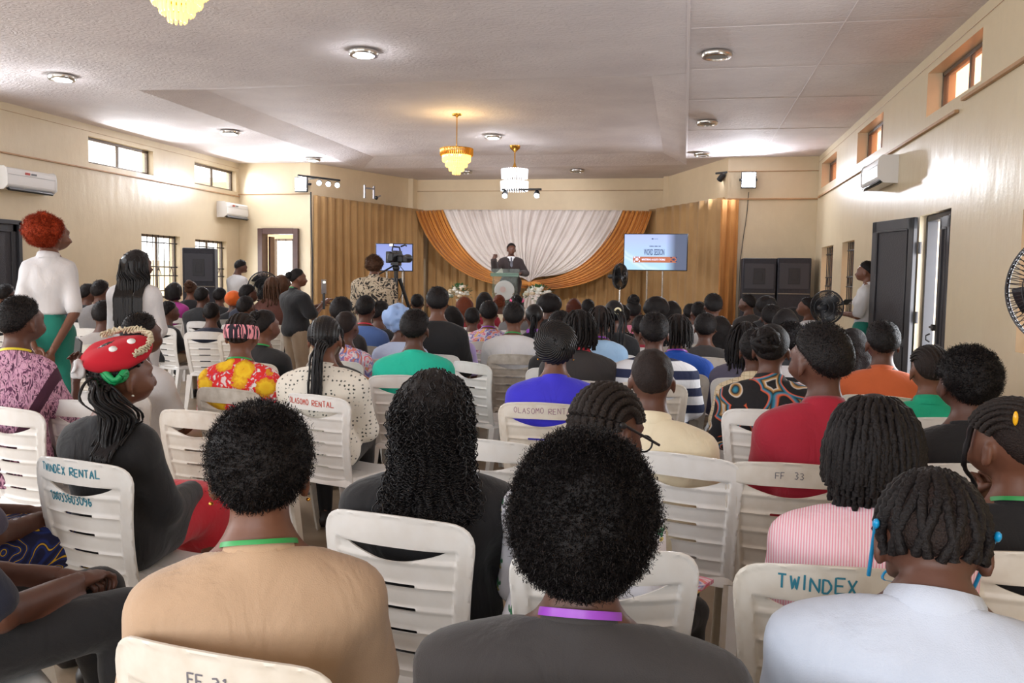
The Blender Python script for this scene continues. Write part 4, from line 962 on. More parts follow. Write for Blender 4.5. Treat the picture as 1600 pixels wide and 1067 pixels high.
def surfnet(F, xs, ys, zs):
    ins = F < 0; c = np.zeros(tuple(n - 1 for n in F.shape), np.int8)
    for a in (0, 1):
        for b in (0, 1):
            for d in (0, 1): c += ins[a:ins.shape[0] - 1 + a, b:ins.shape[1] - 1 + b, d:ins.shape[2] - 1 + d]
    act = (c > 0) & (c < 8); I = np.argwhere(act)
    if not len(I): return np.zeros((0, 3)), np.zeros((0, 4), int)
    idx = np.full(c.shape, -1, np.int32); idx[act] = np.arange(len(I))
    acc = np.zeros((len(I), 3)); cnt = np.zeros(len(I)); A = (xs, ys, zs)
    for ax in range(3):
        o1, o2 = (ax + 1) % 3, (ax + 2) % 3
        for u in (0, 1):
            for v in (0, 1):
                p0 = I.copy(); p0[:, o1] += u; p0[:, o2] += v; p1 = p0.copy(); p1[:, ax] += 1
                f0, f1 = F[tuple(p0.T)], F[tuple(p1.T)]; m = (f0 < 0) != (f1 < 0)
                t = f0[m] / (f0[m] - f1[m]); q = np.zeros((m.sum(), 3))
                for a in range(3): q[:, a] = A[a][p0[m, a]] * (1 - t) + A[a][p1[m, a]] * t
                acc[m] += q; cnt[m] += 1
    V = acc / cnt[:, None]; Q = []
    for ax in range(3):
        o1, o2 = (ax + 1) % 3, (ax + 2) % 3
        s0 = [slice(None)] * 3; s1 = [slice(None)] * 3; s0[ax] = slice(0, -1); s1[ax] = slice(1, None)
        for s_ in (s0, s1): s_[o1] = slice(1, -1); s_[o2] = slice(1, -1)
        a, b = ins[tuple(s0)], ins[tuple(s1)]; E = np.argwhere(a != b)
        if not len(E): continue
        fl = a[tuple(E.T)]; E[:, o1] += 1; E[:, o2] += 1; q = []
        for (u, v) in ((-1, -1), (0, -1), (0, 0), (-1, 0)):
            p = E.copy(); p[:, o1] += u; p[:, o2] += v; q.append(idx[tuple(p.T)])
        q = np.stack(q, 1); q[~fl] = q[~fl][:, ::-1]; Q.append(q)
    return V, np.concatenate(Q)
def bounds(prims, pad=.03):
    lo, hi = np.full(3, 9.), np.full(3, -9.)
    for p in prims:
        if p[-1] < 0: continue
        if p[0] == 'c': a, b, r = np.array(p[1]), np.array(p[2]), max(p[3], p[4]); l, h = np.minimum(a, b) - r, np.maximum(a, b) + r
        else: R = np.array(p[2]) if p[3] is None else np.full(3, max(p[2])); l, h = np.array(p[1]) - R, np.array(p[1]) + R
        lo, hi = np.minimum(lo, l), np.maximum(hi, h)
    return lo - pad, hi + pad
def net(prims, h, fine=None, cut=None):
    lo, hi = bounds(prims, h * 2); fine = fine or ((), (), ())
    xs, ys, zs = (axis(lo[i], hi[i], h, fine[i]) for i in range(3)); F = field(prims, xs, ys, zs)
    if cut is not None: F = cut(F, xs[:, None, None], ys[None, :, None], zs[None, None, :])
    return surfnet(F, xs, ys, zs)

# ---- skeleton of the seated figure (local: faces +y, right side +x, floor z=0); all metres
def J_seat(**kw):
    J = dict(pel=(0, -.07, .545), bel=(0, -.08, .66), rib=(0, -.075, .80), nk=(0, -.068, .955), hd=(0, -.045, 1.135),
             shL=(-.150, -.085, .855), shR=(.150, -.085, .855), elL=(-.19, .0, .635), elR=(.19, .0, .635), wrL=(-.12, .20, .60), wrR=(.12, .20, .60),
             hipL=(-.085, -.03, .53), hipR=(.085, -.03, .53), knL=(-.11, .36, .535), knR=(.11, .36, .535), anL=(-.11, .38, .09), anR=(.11, .38, .09))
    J.update(kw); return {k: np.array(v, float) for k, v in J.items()}
def J_stand(**kw):
    J = dict(pel=(0, -.0, .93), bel=(0, -.0, 1.07), rib=(0, -.005, 1.24), nk=(0, -.01, 1.42), hd=(0, .015, 1.595),
             shL=(-.155, -.015, 1.318), shR=(.155, -.015, 1.318), elL=(-.195, -.02, 1.07), elR=(.195, -.02, 1.07), wrL=(-.2, .05, .84), wrR=(.2, .05, .84),
             hipL=(-.085, .0, .90), hipR=(.085, .0, .90), knL=(-.09, .02, .49), knR=(.09, .02, .49), anL=(-.09, -.01, .09), anR=(.09, -.01, .09))
    J.update(kw); return {k: np.array(v, float) for k, v in J.items()}
def head_prims(h):
    E = lambda dx, dy, dz, r, k=.015, sg=1, M=None: ('e', (h[0] + dx, h[1] + dy, h[2] + dz), r, M, k, sg)
    P = [E(0, 0, 0, (.074, .093, .092)), E(0, .05, -.055, (.055, .055, .075), .03), E(0, .085, -.098, (.026, .022, .02), .025), E(0, .078, .012, (.052, .024, .016), .02),
         E(.036, .078, -.045, (.022, .02, .022), .02), E(-.036, .078, -.045, (.022, .02, .022), .02),
         E(.029, .108, -.016, (.015, .014, .012), .012, -1), E(-.029, .108, -.016, (.015, .014, .012), .012, -1),
         ('c', (h[0], h[1] + .098, h[2] - .012), (h[0], h[1] + .118, h[2] - .045), .009, .0135, .012, 1), E(.012, .108, -.048, (.009, .01, .008), .008), E(-.012, .108, -.048, (.009, .01, .008), .008),
         E(0, .104, -.070, (.021, .012, .0065), .006), E(0, .102, -.082, (.019, .012, .007), .006)]
    for s in (-1, 1):
        M = rotm('z', s * .35) @ rotm('x', .18)
        P += [E(s * .079, .0, -.035, (.009, .019, .030), .010, 1, M), E(s * .088, .003, -.032, (.006, .009, .016), .006, -1, M), E(s * .077, .004, -.057, (.005, .007, .008), .006)]
    return P
def neck_prims(J, r=.052): return [('c', J['nk'] + [0, 0, -.02], J['hd'] + [0, -.012, -.06], r + .006, r - .002, .03, 1), ('c', J['nk'] + [-.02, -.005, .0], J['shL'] + [.01, 0, .012], .035, .045, .05, 1), ('c', J['nk'] + [.02, -.005, .0], J['shR'] + [-.01, 0, .012], .035, .045, .05, 1)]
def torso_prims(J, g=0.0, fem=0.0):
    e = lambda c, r, k=.06: ('e', c, (r[0] + g, r[1] + g, r[2] + g), None, k, 1)
    P = [e(J['pel'], (.155, .115, .115)), e(J['bel'], (.124 - .012 * fem, .098, .13)), e(J['rib'], (.138, .102, .135)), ('c', J['shL'] + [.03, 0, -.005], J['shR'] - [.03, 0, .005], .052 + g, .052 + g, .05, 1),
         e(J['rib'] + [-.06, -.035, .02], (.075, .06, .09), .05), e(J['rib'] + [.06, -.035, .02], (.075, .06, .09), .05)]
    if fem: P += [e(J['rib'] + [s * .06, .085, -.02], (.052, .045, .052), .03) for s in (-1, 1)]
    return P
def arm_prims(J, g=0.0, upto=1.0, side='LR', flare=0.0):
    P = []
    for s in side:
        a, b, c = J['sh' + s], J['el' + s], J['wr' + s]
        u = min(1, upto * 2); P.append(('c', a, a + (b - a) * u, .046 + g, .038 - .004 * (1 - u) + g + flare * (upto <= .5), .035, 1))
        if upto > .5: v = (upto - .5) * 2; P.append(('c', b, b + (c - b) * v, .039 + g, .027 + g + flare, .02, 1))
    return P
def leg_prims(J, g=0.0, upto=1.0):
    P = []
    for s in 'LR':
        a, b, c = J['hip' + s], J['kn' + s], J['an' + s]; P.append(('c', a, b, .083 + g, .058 + g, .04, 1))
        if upto > .5: v = (upto - .5) * 2; P += [('c', b, b + (c - b) * v, .054 + g, .054 - .018 * v + g, .02, 1), ('e', b + (c - b) * .3 + [0, -.02, 0], (.045 + g, .045 + g, .09 + g), None, .03, 1)] if v > .4 else [('c', b, b + (c - b) * v, .054 + g, .05 + g, .02, 1)]
    return P
def foot_prims(J, g=0.0):
    P = []
    for s in 'LR':
        a = J['an' + s]; P += [('c', a + [0, -.02, -.045], a + [0, .13, -.058], .036 + g, .026 + g, .03, 1), ('c', a, a + [0, -.02, -.045], .036 + g, .036 + g, .03, 1)]
    return P
_hand = {}
def hand_mesh(curl, h):
    """right hand: wrist at origin, fingers along +y, palm down (-z), thumb towards -x"""
    key = (curl, h)
    if key in _hand: return _hand[key]
    P = [('e', (0, .045, 0), (.038, .052, .014), None, .012, 1), ('c', (0, -.02, 0), (0, .02, 0), .024, .022, .015, 1)]
    for i, (x, L) in enumerate(((-.028, .068), (-.009, .078), (.010, .072), (.027, .056))):
        p = np.array([x, .088 - abs(x) * .2, 0]); a = 0.0
        for j, f in enumerate((.45, .32, .23)):
            a += curl * (.55, .9, .7)[j]; q = p + np.array([x * .1, math.cos(a) * L * f, -math.sin(a) * L * f]); P.append(('c', p, q, .0088 - j * .0008, .0082 - j * .0008, .004, 1)); p = q
    p = np.array([-.03, .02, -.002])
    for j, L in enumerate((.036, .03, .022)):
        d = np.array([-.75 + .3 * j + .35 * curl, .62, -.3 * curl - .1]); d /= np.linalg.norm(d); q = p + d * L; P.append(('c', p, q, .0115 - j * .001, .0105 - j * .001, .006, 1)); p = q
    _hand[key] = net(P, h); return _hand[key]
def place_hand(J, s, curl, h, palm=None, point=None):
    V, Q = hand_mesh(curl, h); V = V.copy()
    if s == 'L': V[:, 0] *= -1; Q = Q[:, ::-1]
    w, e = J['wr' + s], J['el' + s]; y = (w - e) / np.linalg.norm(w - e) if point is None else np.array(point, float); y /= np.linalg.norm(y)
    up = np.array([0, 0, 1.0]) if palm is None else -np.array(palm, float)
    if abs(up @ y) > .95: up = np.array([0, 1.0, 0])
    z = up - y * (up @ y); z /= np.linalg.norm(z); x = np.cross(y, z)
    return V @ np.stack([x, y, z]) + w, Q
RES = {0: (.018, .008, .0058), 1: (.026, .0125, .008), 2: (.034, .017, .010)}
def body_mesh(J, lod, fem=0.0, curl=(.5, .5), palms=(None, None), points=(None, None)):
    h, hf, hh = RES[lod]; hd = J['hd']
    P = torso_prims(J, -.006, fem) + arm_prims(J) + leg_prims(J) + foot_prims(J) + neck_prims(J) + head_prims(hd)
    fine = (((hd[0] - .095, hd[0] + .095, hf),), ((hd[1] - .1, hd[1] + .13, hf),), ((hd[2] - .13, hd[2] + .1, hf),))
    V, Q = net(P, h, fine); Vs, Qs, n = [V], [Q], len(V)
    for i, s in enumerate('LR'):
        v, q = place_hand(J, s, curl[i], hh, palms[i], points[i]); Vs.append(v); Qs.append(q + n); n += len(v)
    return np.concatenate(Vs), np.concatenate(Qs)
def top_mesh(J, lod, sleeve, fem=0.0, g=.014, long=0.0, neck=.066, upto=None, hem=0.0):
    """shirt or jacket: closed cloth solid around torso and arms with a neck hole; sleeve in short, long, none"""
    h = RES[lod][0] * .8
    P = torso_prims(J, g, fem) + [('c', J['nk'] + [-.02, -.005, -.012], J['shL'] + [.01, 0, .012], .035 + g * .6, .045 + g, .05, 1), ('c', J['nk'] + [.02, -.005, -.012], J['shR'] + [-.01, 0, .012], .035 + g * .6, .045 + g, .05, 1)]
    P += arm_prims(J, g, {'short': .42, 'elbow': .6, 'long': .99, 'none': .1}[sleeve] if upto is None else upto, flare=.012 if sleeve == 'short' else .004)
    if long: P += [('c', J['hipL'], J['hipL'] + (J['knL'] - J['hipL']) * long, .085 + g, .078 + g, .07, 1), ('c', J['hipR'], J['hipR'] + (J['knR'] - J['hipR']) * long, .085 + g, .078 + g, .07, 1)]
    n = J['nk']; P.append(('c', n + [0, 0, -.03], n + [0, .008, .06], neck + .012, neck - .002, .03, 1))
    zc = J['pel'][2] - .085 + hem
    def cut(F, X, Y, Z):
        F = np.maximum(F, Z - (n[2] + .030 - np.clip((Y - n[1] + .07) * .42, -.01, .075)) + 0 * X)
        return F if long else np.maximum(F, zc - Z)
    return net(P, h, cut=cut)
def bottom_mesh(J, lod, kind):
    h = RES[lod][0]; P = [('e', J['pel'] + [0, 0, -.01], (.163, .12, .10), None, .05, 1)]
    if kind == 'trousers': P += leg_prims(J, .011, .98)
    elif kind == 'shorts': P += leg_prims(J, .014, .46)
    else:
        P.append(('c', J['pel'], J['bel'] + [0, 0, -.02], .105, .10, .06, 1)) if J['pel'][2] > .8 else None
        k = .09; up = {'skirt': .62, 'long_skirt': .9, 'dress': .62}[kind]
        P += [p[:-2] + (k, 1) for p in leg_prims(J, .02, up)]; m = (J['knL'] + J['knR']) / 2; hm = (J['hipL'] + J['hipR']) / 2; am = (J['anL'] + J['anR']) / 2
        P += [('c', hm, m, .085, .075, .08, 1), ('c', m, m + (am - m) * (up - .5) * 2, .075, .085, .08, 1)]
    return net(P, h)
def shoe_mesh(J, s, lod):
    a = J['an' + s]; P = [('c', a + [0, -.025, -.042], a + [0, .135, -.056], .045, .034, .02, 1), ('c', a + [0, -.01, -.01], a + [0, -.025, -.042], .044, .044, .02, 1)]
    return net(P, RES[lod][0] * .8, cut=lambda F, X, Y, Z: np.maximum(F, .002 - Z + 0 * X))

# ---- hair and headgear, in the template's head space (hd = head centre)
SKULL = np.array([.074, .093, .092])
def scalp(hd, az, el, off=0.0):
    """az 0 = back of the head, + towards +x side; el 0 = ear level, pi/2 = crown"""
    az, el = np.asarray(az, float), np.asarray(el, float)
    return np.stack([np.sin(az) * np.cos(el) * (SKULL[0] + off), -np.cos(az) * np.cos(el) * (SKULL[1] + off), np.sin(el) * (SKULL[2] + off)], -1) + hd
HL_Y = [-.14, -.10, -.06, -.03, .0, .03, .06, .10]; HL_Z = [-.085, -.082, -.062, -.022, .005, .02, .05, .06]
def hair_cap(hd, t, lod, blobs=(), shape=(0, 0, 0), low=0.0, hl=None, noise=None, seed=0, base=None):
    h = {0: .0075, 1: .010, 2: .014}[lod]
    P = [('e', hd + np.array([0, -.001, .003]) + np.array(shape[:3]), (SKULL + t) if base is None else np.array(base), None, .02, 1)] + list(blobs)
    zz = np.array(HL_Z if hl is None else hl) - low
    def cut(F, X, Y, Z):
        # hairline only trims the cap in front and beside the ears; it leaves whatever hangs behind the neck
        lim = np.interp(Y - hd[1], HL_Y, zz) + hd[2]
        if low >= .5: return F
        if base is None: F = F + (t * 1.25 + .001) * np.clip(1 - (Z - lim) / .04, 0, 1) ** 1.5
        return np.maximum(F, (lim - Z) * .8)
    lo, hi = bounds(P, h * 2); xs, ys, zs = (axis(lo[i], hi[i], h) for i in range(3)); F = field(P, xs, ys, zs)
    F = cut(F, xs[:, None, None], ys[None, :, None], zs[None, None, :]); V, Q = surfnet(F, xs, ys, zs)
    if noise and len(V):
        d = V - (hd + np.array(shape[:3])); d /= np.linalg.norm(d, axis=1, keepdims=True) + 1e-6
        V = V + d * (vnoise(V, noise[1], seed) * noise[0] + vnoise(V, noise[1] * 2.3, seed + 5) * noise[0] * .6)[:, None]
    return V, Q
def tubes(paths, r, sides=6, knots=0.0, kn=0):
    """many tubes of equal point count -> one mesh; knots swells them like plaits"""
    Vs, Qs, n = [], [], 0
    for i, P in enumerate(paths):
        P = np.asarray(P, float); k = len(P); rr = np.full(k, r) if np.isscalar(r) else np.asarray(r[i] if np.ndim(r) == 2 else r, float)
        if kn: rr = rr * (1 + knots * np.sin(np.arange(k) * PI / kn * 1.0 + i))
        V, F = tube_mesh(P, rr, sides, True); q = F[0]; Vs.append(V); Qs.append(q + n)
        n += len(V)
    return np.concatenate(Vs), np.concatenate(Qs)
def hang_paths(starts, outs, length, npts=16, sway=.02, seed=0, grav=1.0, stop=None, back=0.0):
    """strands leaving the scalp along 'outs' and falling under gravity, kept off head, neck and back"""
    rg = np.random.default_rng(seed); P = []
    for s_, o in zip(starts, outs):
        L = length * rg.uniform(.86, 1.08); p = np.array(s_, float); d = np.array(o, float) * .9 + [0, 0, .1]; pts = [p]; ph = rg.uniform(0, 6.28, 2); st = L / (npts - 1)
        for k in range(npts - 1):
            d = d + np.array([0, 0, -1.0]) * .42 * grav; d /= np.linalg.norm(d)
            q = p + d * st + np.array([math.sin(k * .9 + ph[0]), math.cos(k * .8 + ph[1]), 0]) * sway * st * 3
            p = q; pts.append(p)
        P.append(np.array(pts))
    return P
def push_out(P, J, margin=.012):
    """keep strands outside head, neck, shoulders and back"""
    hd = J['hd']; out = []
    for p in P:
        p = p.copy(); d = (p - hd) / (SKULL + margin * .6); n = np.linalg.norm(d, axis=1); m = n < 1; p[m] = hd + d[m] / n[m][:, None] * (SKULL + margin * .6)
        c = J['nk'] * [1, 1, 0] + [0, .01, 0]; a = p[:, :2] - c[:2]; n = np.linalg.norm(a, axis=1) + 1e-6; m = (n < .062 + margin) & (p[:, 2] < hd[2] - .03); p[m, :2] = c[:2] + a[m] / n[m][:, None] * (.062 + margin)
        sy = J['rib'][1] - .112 - margin - .025; low = np.clip((J['nk'][2] + .0 - p[:, 2]) / .10, 0, 1); inx = np.abs(p[:, 0]) < .2
        m = inx & (low > 0) & (p[:, 1] < J['nk'][1] + .03); lim = (J['nk'][1] - .06) * (1 - low) + sy * low; p[m, 1] = np.minimum(p[m, 1], lim[m])
        m = (np.abs(p[:, 0]) > .06) & (p[:, 1] > J['nk'][1] - .02); zt = J['shR'][2] + .075 - np.clip((np.abs(p[:, 0]) - .06) / .13, 0, 1) * .03 + margin; p[:, 2] = np.where(m, np.maximum(p[:, 2], zt), p[:, 2])
        out.append(p)
    return out
def vt(P, r, sides=5, knots=0.0, kn=0.0):
    """batch of tubes, P (n, k, 3)"""
    P = np.asarray(P, float); n, k, _ = P.shape
    T = np.gradient(P, axis=1); T /= np.linalg.norm(T, axis=2, keepdims=True) + 1e-9
    mean = T.mean(1); ref = np.where((np.abs(mean[:, 2:3]) < .75), np.array([[0, 0, 1.0]]), np.array([[1.0, .2, 0]]))
    N = np.cross(T, ref[:, None]); N /= np.linalg.norm(N, axis=2, keepdims=True) + 1e-9; B = np.cross(T, N)
    rr = np.broadcast_to(np.asarray(r, float), (n, k)) if np.ndim(r) < 2 else np.asarray(r, float)
    if kn: rr = rr * (1 + knots * np.sin(np.arange(k) * PI / kn + np.arange(n)[:, None]))
    a = np.arange(sides) * 2 * PI / sides
    V = P[:, :, None] + rr[:, :, None, None] * (N[:, :, None] * np.cos(a)[None, None, :, None] + B[:, :, None] * np.sin(a)[None, None, :, None])
    i = (np.arange(n)[:, None, None] * k + np.arange(k - 1)[None, :, None]) * sides
    j0 = np.arange(sides)[None, None]; j1 = (j0 + 1) % sides
    return V.reshape(-1, 3), np.stack([i + j0, i + j1, i + sides + j1, i + sides + j0], -1).reshape(-1, 4)
def hair_mat(name, c, scale=170, rough=.55, strength=.9):
    if name in MATS: return MATS[name]
    m = mat(name, c, rough, spec=.2); t = NT(m); n = t.noise(scale, 3)
    t.color(t.ramp(n, [(.35, tuple(x * .5 for x in lin(c)[:3]) + (1,)), (.7, lin(c))])); t.bump(n, strength, .004); return m
HAIR = {'black': hair_mat('black coily hair', (33, 28, 28)), 'brown': hair_mat('brown hair', (92, 62, 44)), 'auburn': hair_mat('auburn hair', (120, 58, 34)), 'orange': hair_mat('orange dyed hair', (184, 68, 34), 120, .7),
        'silk': mat('black braided hair', (26, 23, 24), .42, spec=.3), 'row': hair_mat('plaited hair', (48, 40, 37), 220), 'rust': hair_mat('rusty brown hair', (96, 46, 30)), 'fade': hair_mat('close cropped hair', (46, 35, 32), 260)}
SKIN = []
for i, c in enumerate(((112, 72, 54), (92, 58, 45), (78, 49, 39), (128, 84, 62))):
    m = mat('skin tone %d' % i, c, .48, var=.06, vscale=14, spec=.45); SKIN.append(m)
    t = NT(m); t.bump(t.noise(180, 2), .08, .002)
M_EYE = mat('eye white', (168, 156, 146), .3)
CLOTH = {}
def cloth(name, c, rough=.85, fold=.75):
    key = 'cloth ' + name
    if key in MATS: return MATS[key]
    m = mat(key, c, rough, sheen=.15); t = NT(m)
    f = t.math('ADD', t.noise(9, 3, t.coord(scale=(1, 1, .6)), dist=.8), t.math('MULTIPLY', t.noise(420, 2), .06)); t.bump(f, fold, .016)
    t.color(t.ramp(t.noise(5, 3), [(.3, lin(tuple(x * .93 for x in c))), (.7, lin(c))])); return m
_tmpl = {}
def cached(key, fn):
    if key not in _tmpl: _tmpl[key] = fn()
    return _tmpl[key]
SM = lambda x, a, b: (lambda t: t * t * (3 - 2 * t))(np.clip((x - a) / (b - a), 0, 1))
def deform(V, J, p):
    V = np.array(V, float); z = V[:, 2].copy(); nk, hd = J['nk'], J['hd']; pv = nk + [0, 0, .045]
    w = SM(z, nk[2] + .02, hd[2] - .05); V[:, 2] += w * p.get('nshift', -.02); q = V - pv
    def turn(q, i, j, a): c, s = np.cos(a), np.sin(a); x, y = q[:, i].copy(), q[:, j].copy(); q[:, i] = c * x - s * y; q[:, j] = s * x + c * y
    turn(q, 2, 0, p.get('tilt', 0) * w); turn(q, 1, 2, -p.get('nod', 0) * w); turn(q, 0, 1, p.get('yaw', 0) * w)
    hs = p.get('hs', 1.05); q *= (1 + (hs - 1) * w)[:, None]; V = q + pv
    V[:, 0] *= 1 + (p.get('sx', 1) - 1) * (1 - SM(z, nk[2] - .06, nk[2] + .03)) * SM(z, .2, .5); V[:, 1] = J['pel'][1] + (V[:, 1] - J['pel'][1]) * (1 + (p.get('sy', 1) - 1) * (1 - SM(z, nk[2] - .1, nk[2])) * SM(z, .5, .6))
    z0 = J['pel'][2] - .09; zt = nk[2]; f = np.clip((z - z0) / (zt - z0), 0, 1); V[:, 2] += f * (zt - z0) * (p.get('s', 1) - 1)
    a = -p.get('lean', 0) * SM(z, z0 + .02, z0 + .34); o = np.array([0, J['pel'][1], z0 + .05]); q = V - o; turn(q, 1, 2, a); V = q + o
    tw = p.get('twist', 0)
    if tw: o = np.array([0, J['pel'][1], 0]); q = V - o; turn(q, 0, 1, tw * SM(z, z0 + .08, z0 + .34)); V = q + o
    return V
# ---- hairstyles: each returns [(part name, V, faces, material, kind)]
def rows_over(hd, bs, f0, f1, n, off, turn=0.0, seed=0):
    P = []
    for b in bs:
        f = np.linspace(f0, f1, n); R = SKULL + off
        q = np.stack([np.sin(b) * R[0] + 0 * f, np.cos(b) * np.cos(f) * R[1], np.cos(b) * np.sin(f) * R[2] + 0 * f], -1)
        P.append(q @ rotm('z', turn).T * np.array([1, 1, 1]) + hd)
    return np.array(P)
def fuzz(V, hd, count, length, seed, r=.0011, k=5, curl=.95):
    rg = np.random.default_rng(seed); i = rg.integers(0, len(V), count); p = V[i] + rg.normal(0, .003, (count, 3)); d = V[i] - hd; d /= np.linalg.norm(d, axis=1, keepdims=True)
    P = [p - d * .004]; q = p
    for j in range(k - 1):
        d2 = d * .8 + rg.normal(0, curl, (count, 3)); d2 /= np.linalg.norm(d2, axis=1, keepdims=True); q = q + d2 * length / k; P.append(q)
    V, Q = vt(np.stack(P, 1), np.linspace(r, r * .5, k)[None].repeat(count, 0) * 1.25, 2); return V, Q[::2]
def hairstyle(style, J, lod, o):
    hd = J['hd']; out = []; M = HAIR[o.get('col', 'black')]; seed = o.get('seed', 1)
    n_ = {0: 1.0, 1: .6, 2: .35}[lod]
    if style == 'crop':
        V, Q = hair_cap(hd, o.get('t', .010), lod, noise=(o.get('nz', .0025), 38), seed=seed, low=o.get('low', 0)); out.append(('hair', V, Q, M, None))
        if o.get('t', .01) > .006: out.append(('hair_fuzz', *fuzz(V, hd, (5200, 2200, 700)[lod], (.0085, .009, .010)[lod], seed, (.0008, .0012, .0019)[lod], 4), M, 'stuff'))
    elif style == 'afro':
        R = np.array(o['r']); c = np.array(o.get('c', (0, -.02, .015)))
        V, Q = hair_cap(hd, 0, lod, [('e', hd, SKULL + o['cap'], None, .02, 1)] if o.get('cap') else (), shape=c, base=R, low=o.get('low', .0), noise=(o.get('nz', .006), 26), seed=seed, hl=o.get('hl')); out.append(('hair', V, Q, M, None))
        if lod < 2: out.append(('hair_fuzz', *fuzz(V, hd + c, int(o.get('fz', 7000) * (1 if lod == 0 else .4)), o.get('fl', .028), seed, .00085 if lod == 0 else .0015, 6 if lod == 0 else 5, 1.25), M, 'stuff'))
    elif style in ('bun', 'updo'):
        V, Q = hair_cap(hd, o.get('t', .009), lod, noise=(.001, 50), seed=seed); out.append(('hair', V, Q, M, None))
        c = hd + np.array(o.get('c', (0, -.085, .06))); R = o.get('R', .045); P = []
        for k in range(int(10 * n_) + 5):
            a = np.linspace(0, 2 * PI, 15); tl = rotm('x', .5 + k * .7) @ rotm('y', k * 1.1); q = np.stack([np.cos(a), np.sin(a), .25 * np.sin(2 * a + k)], -1) * R * (1 - .3 * (k % 3) / 3); P.append(q @ tl.T + c)
        V, Q = vt(np.array(P), R * .3, 6); B = MB(); B.put(V, Q); B.ball(c, R * .92, 10, 7); out.append(('bun', np.concatenate(B.v), [np.concatenate(x) for x in B.f.values()], M, None))
    elif style == 'swirl':              # crown of braids wound round the head
        V, Q = hair_cap(hd, .012, lod, shape=(0, -.012, .0), noise=(.001, 50)); out.append(('hair', V, Q, HAIR['silk'], None)); P = []
        c = hd + np.array([0, -.055, .015]); N = 26
        for k in range(N):
            a0 = 2 * PI * k / N; s_ = np.linspace(0, 1, 18); a = a0 + 1.9 * s_; rr = .094 * (1 - s_) ** .8 + .006; dep_ = .055 * np.sin(np.pi * .5 * s_ ** .7)
            P.append(np.stack([np.cos(a) * rr * .98, -.008 - dep_ * 1.0, np.sin(a) * rr * 1.05], -1) @ rotm('x', -.25).T + c)
        out.append(('braids', *vt(np.array(P), .0085, 6, .12, 1.2), HAIR['silk'], 'stuff'))
    elif style == 'bob':
        L = o.get('L', .14); bl = [('c', hd + [s * .05, -.055, .0], hd + [s * .065, -.05, -L], .05, .042, .04, 1) for s in (-1, 1)] + [('c', hd + [0, -.07, 0], hd + [0, -.085, -L - .01], .055, .045, .04, 1)]
        V, Q = hair_cap(hd, .014, lod, bl, low=1, noise=(.003, 40), seed=seed)
        m = ~((V[:, 1] > hd[1] + .055) & (V[:, 2] < hd[2] + .06)); V[~m, 1] = hd[1] + .05; out.append(('hair', V, Q, M, None))
    elif style in ('cornrows', 'pony'):
        m_ = HAIR['silk'] if style == 'pony' else HAIR['row']
        V, Q = hair_cap(hd, .004 if style == 'cornrows' else .008, lod, low=-.004 if style == 'cornrows' else 0); out.append(('hair', V, Q, HAIR['fade'] if style == 'cornrows' else m_, None))
        nb = o.get('n', 12); P = rows_over(hd, np.linspace(-1.15, 1.15, nb), rad(o.get('f0', 38)), rad(o.get('f1', 205)), 40, .006, o.get('turn', 0))
        if style == 'cornrows' or lod == 0: out.append(('cornrows', *vt(P, o.get('r', .0062), 6, .22, 1.1), m_, 'stuff'))
        if style == 'pony':
            b = hd + np.array(o.get('at', (0, -.10, -.01))); L = o.get('L', .28); N = int(o.get('nt', 26) * n_) + 8; rg = np.random.default_rng(seed)
            st = b + rg.normal(0, .010, (N, 3)); od = np.tile([0, -.8, .1], (N, 1)) + rg.normal(0, o.get('spread', .1), (N, 3)); od += np.array(o.get('dir', (0, 0, 0)))
            P = push_out(hang_paths(st, od, L, 18, .02, seed), J); out.append(('ponytail', *vt(np.array(P), o.get('rt', .0065), 5, .15, 1.3), m_, 'stuff'))
            t_ = np.linspace(0, 2 * PI, 14); out.append(('hair_tie', *vt((np.stack([np.cos(t_) * .022, 0 * t_ - .008, np.sin(t_) * .022], -1) + b)[None], .008, 6), o.get('tie', HAIR['silk']), None))
    elif style in ('twists', 'braids'):
        V, Q = hair_cap(hd, .006, lod, low=.0); out.append(('hair', V, Q, HAIR['fade'] if style == 'twists' else M, None))
        L = o.get('L', .15); az, el = [], []; rows = 7 if lod < 2 else 4
        for i in range(rows):
            e = -.35 + i * (1.75 / rows); m = max(3, int((24 if lod == 0 else 14 if lod == 1 else 10) * math.cos(e) * o.get('dens', 1)))
            for j in range(m):
                a = -2.15 + 4.3 * (j + .5 * (i % 2)) / m
                if abs(a) > 1.75 and e < .55: continue
                az.append(a); el.append(e)
        st = scalp(hd, np.array(az), np.array(el), .006); od = st - hd; od /= np.linalg.norm(od, axis=1, keepdims=True)
        LL = L * (1 + .35 * np.sin(np.array(el)).clip(0))
        P = [hang_paths([s_], [d_ * o.get('out', .35)], l_, 16, o.get('sway', .02), seed + i, o.get('g', 1.0))[0] for i, (s_, d_, l_) in enumerate(zip(st, od, LL))]
        P = push_out(P, J, .008); out.append(('twists' if style == 'twists' else 'braids', *vt(np.array(P), o.get('rt', .0068), 6 if lod == 0 else 4, .2, 1.0), M, 'stuff'))
    elif style == 'curly':              # waist-long loose curls
        L = o.get('L', .42); bl = [('c', hd + [s * .03, -.045, .01], hd + [s * .044, -.10, -L * .6], .050, .040, .05, 1) for s in (-1, 1)] + [('c', hd + [0, -.06, 0], hd + [0, -.112, -L * .6], .052, .040, .05, 1)]
        V, Q = hair_cap(hd, .012, lod, bl, low=1, noise=(.005, 40)); m = (V[:, 1] > hd[1] + .05) & (V[:, 2] < hd[2] + .06); V[m, 1] = hd[1] + .045
        out.append(('hair', V, Q, M, None)); rg = np.random.default_rng(seed); N = int(o.get('N', 620) * (1 if lod == 0 else .4))
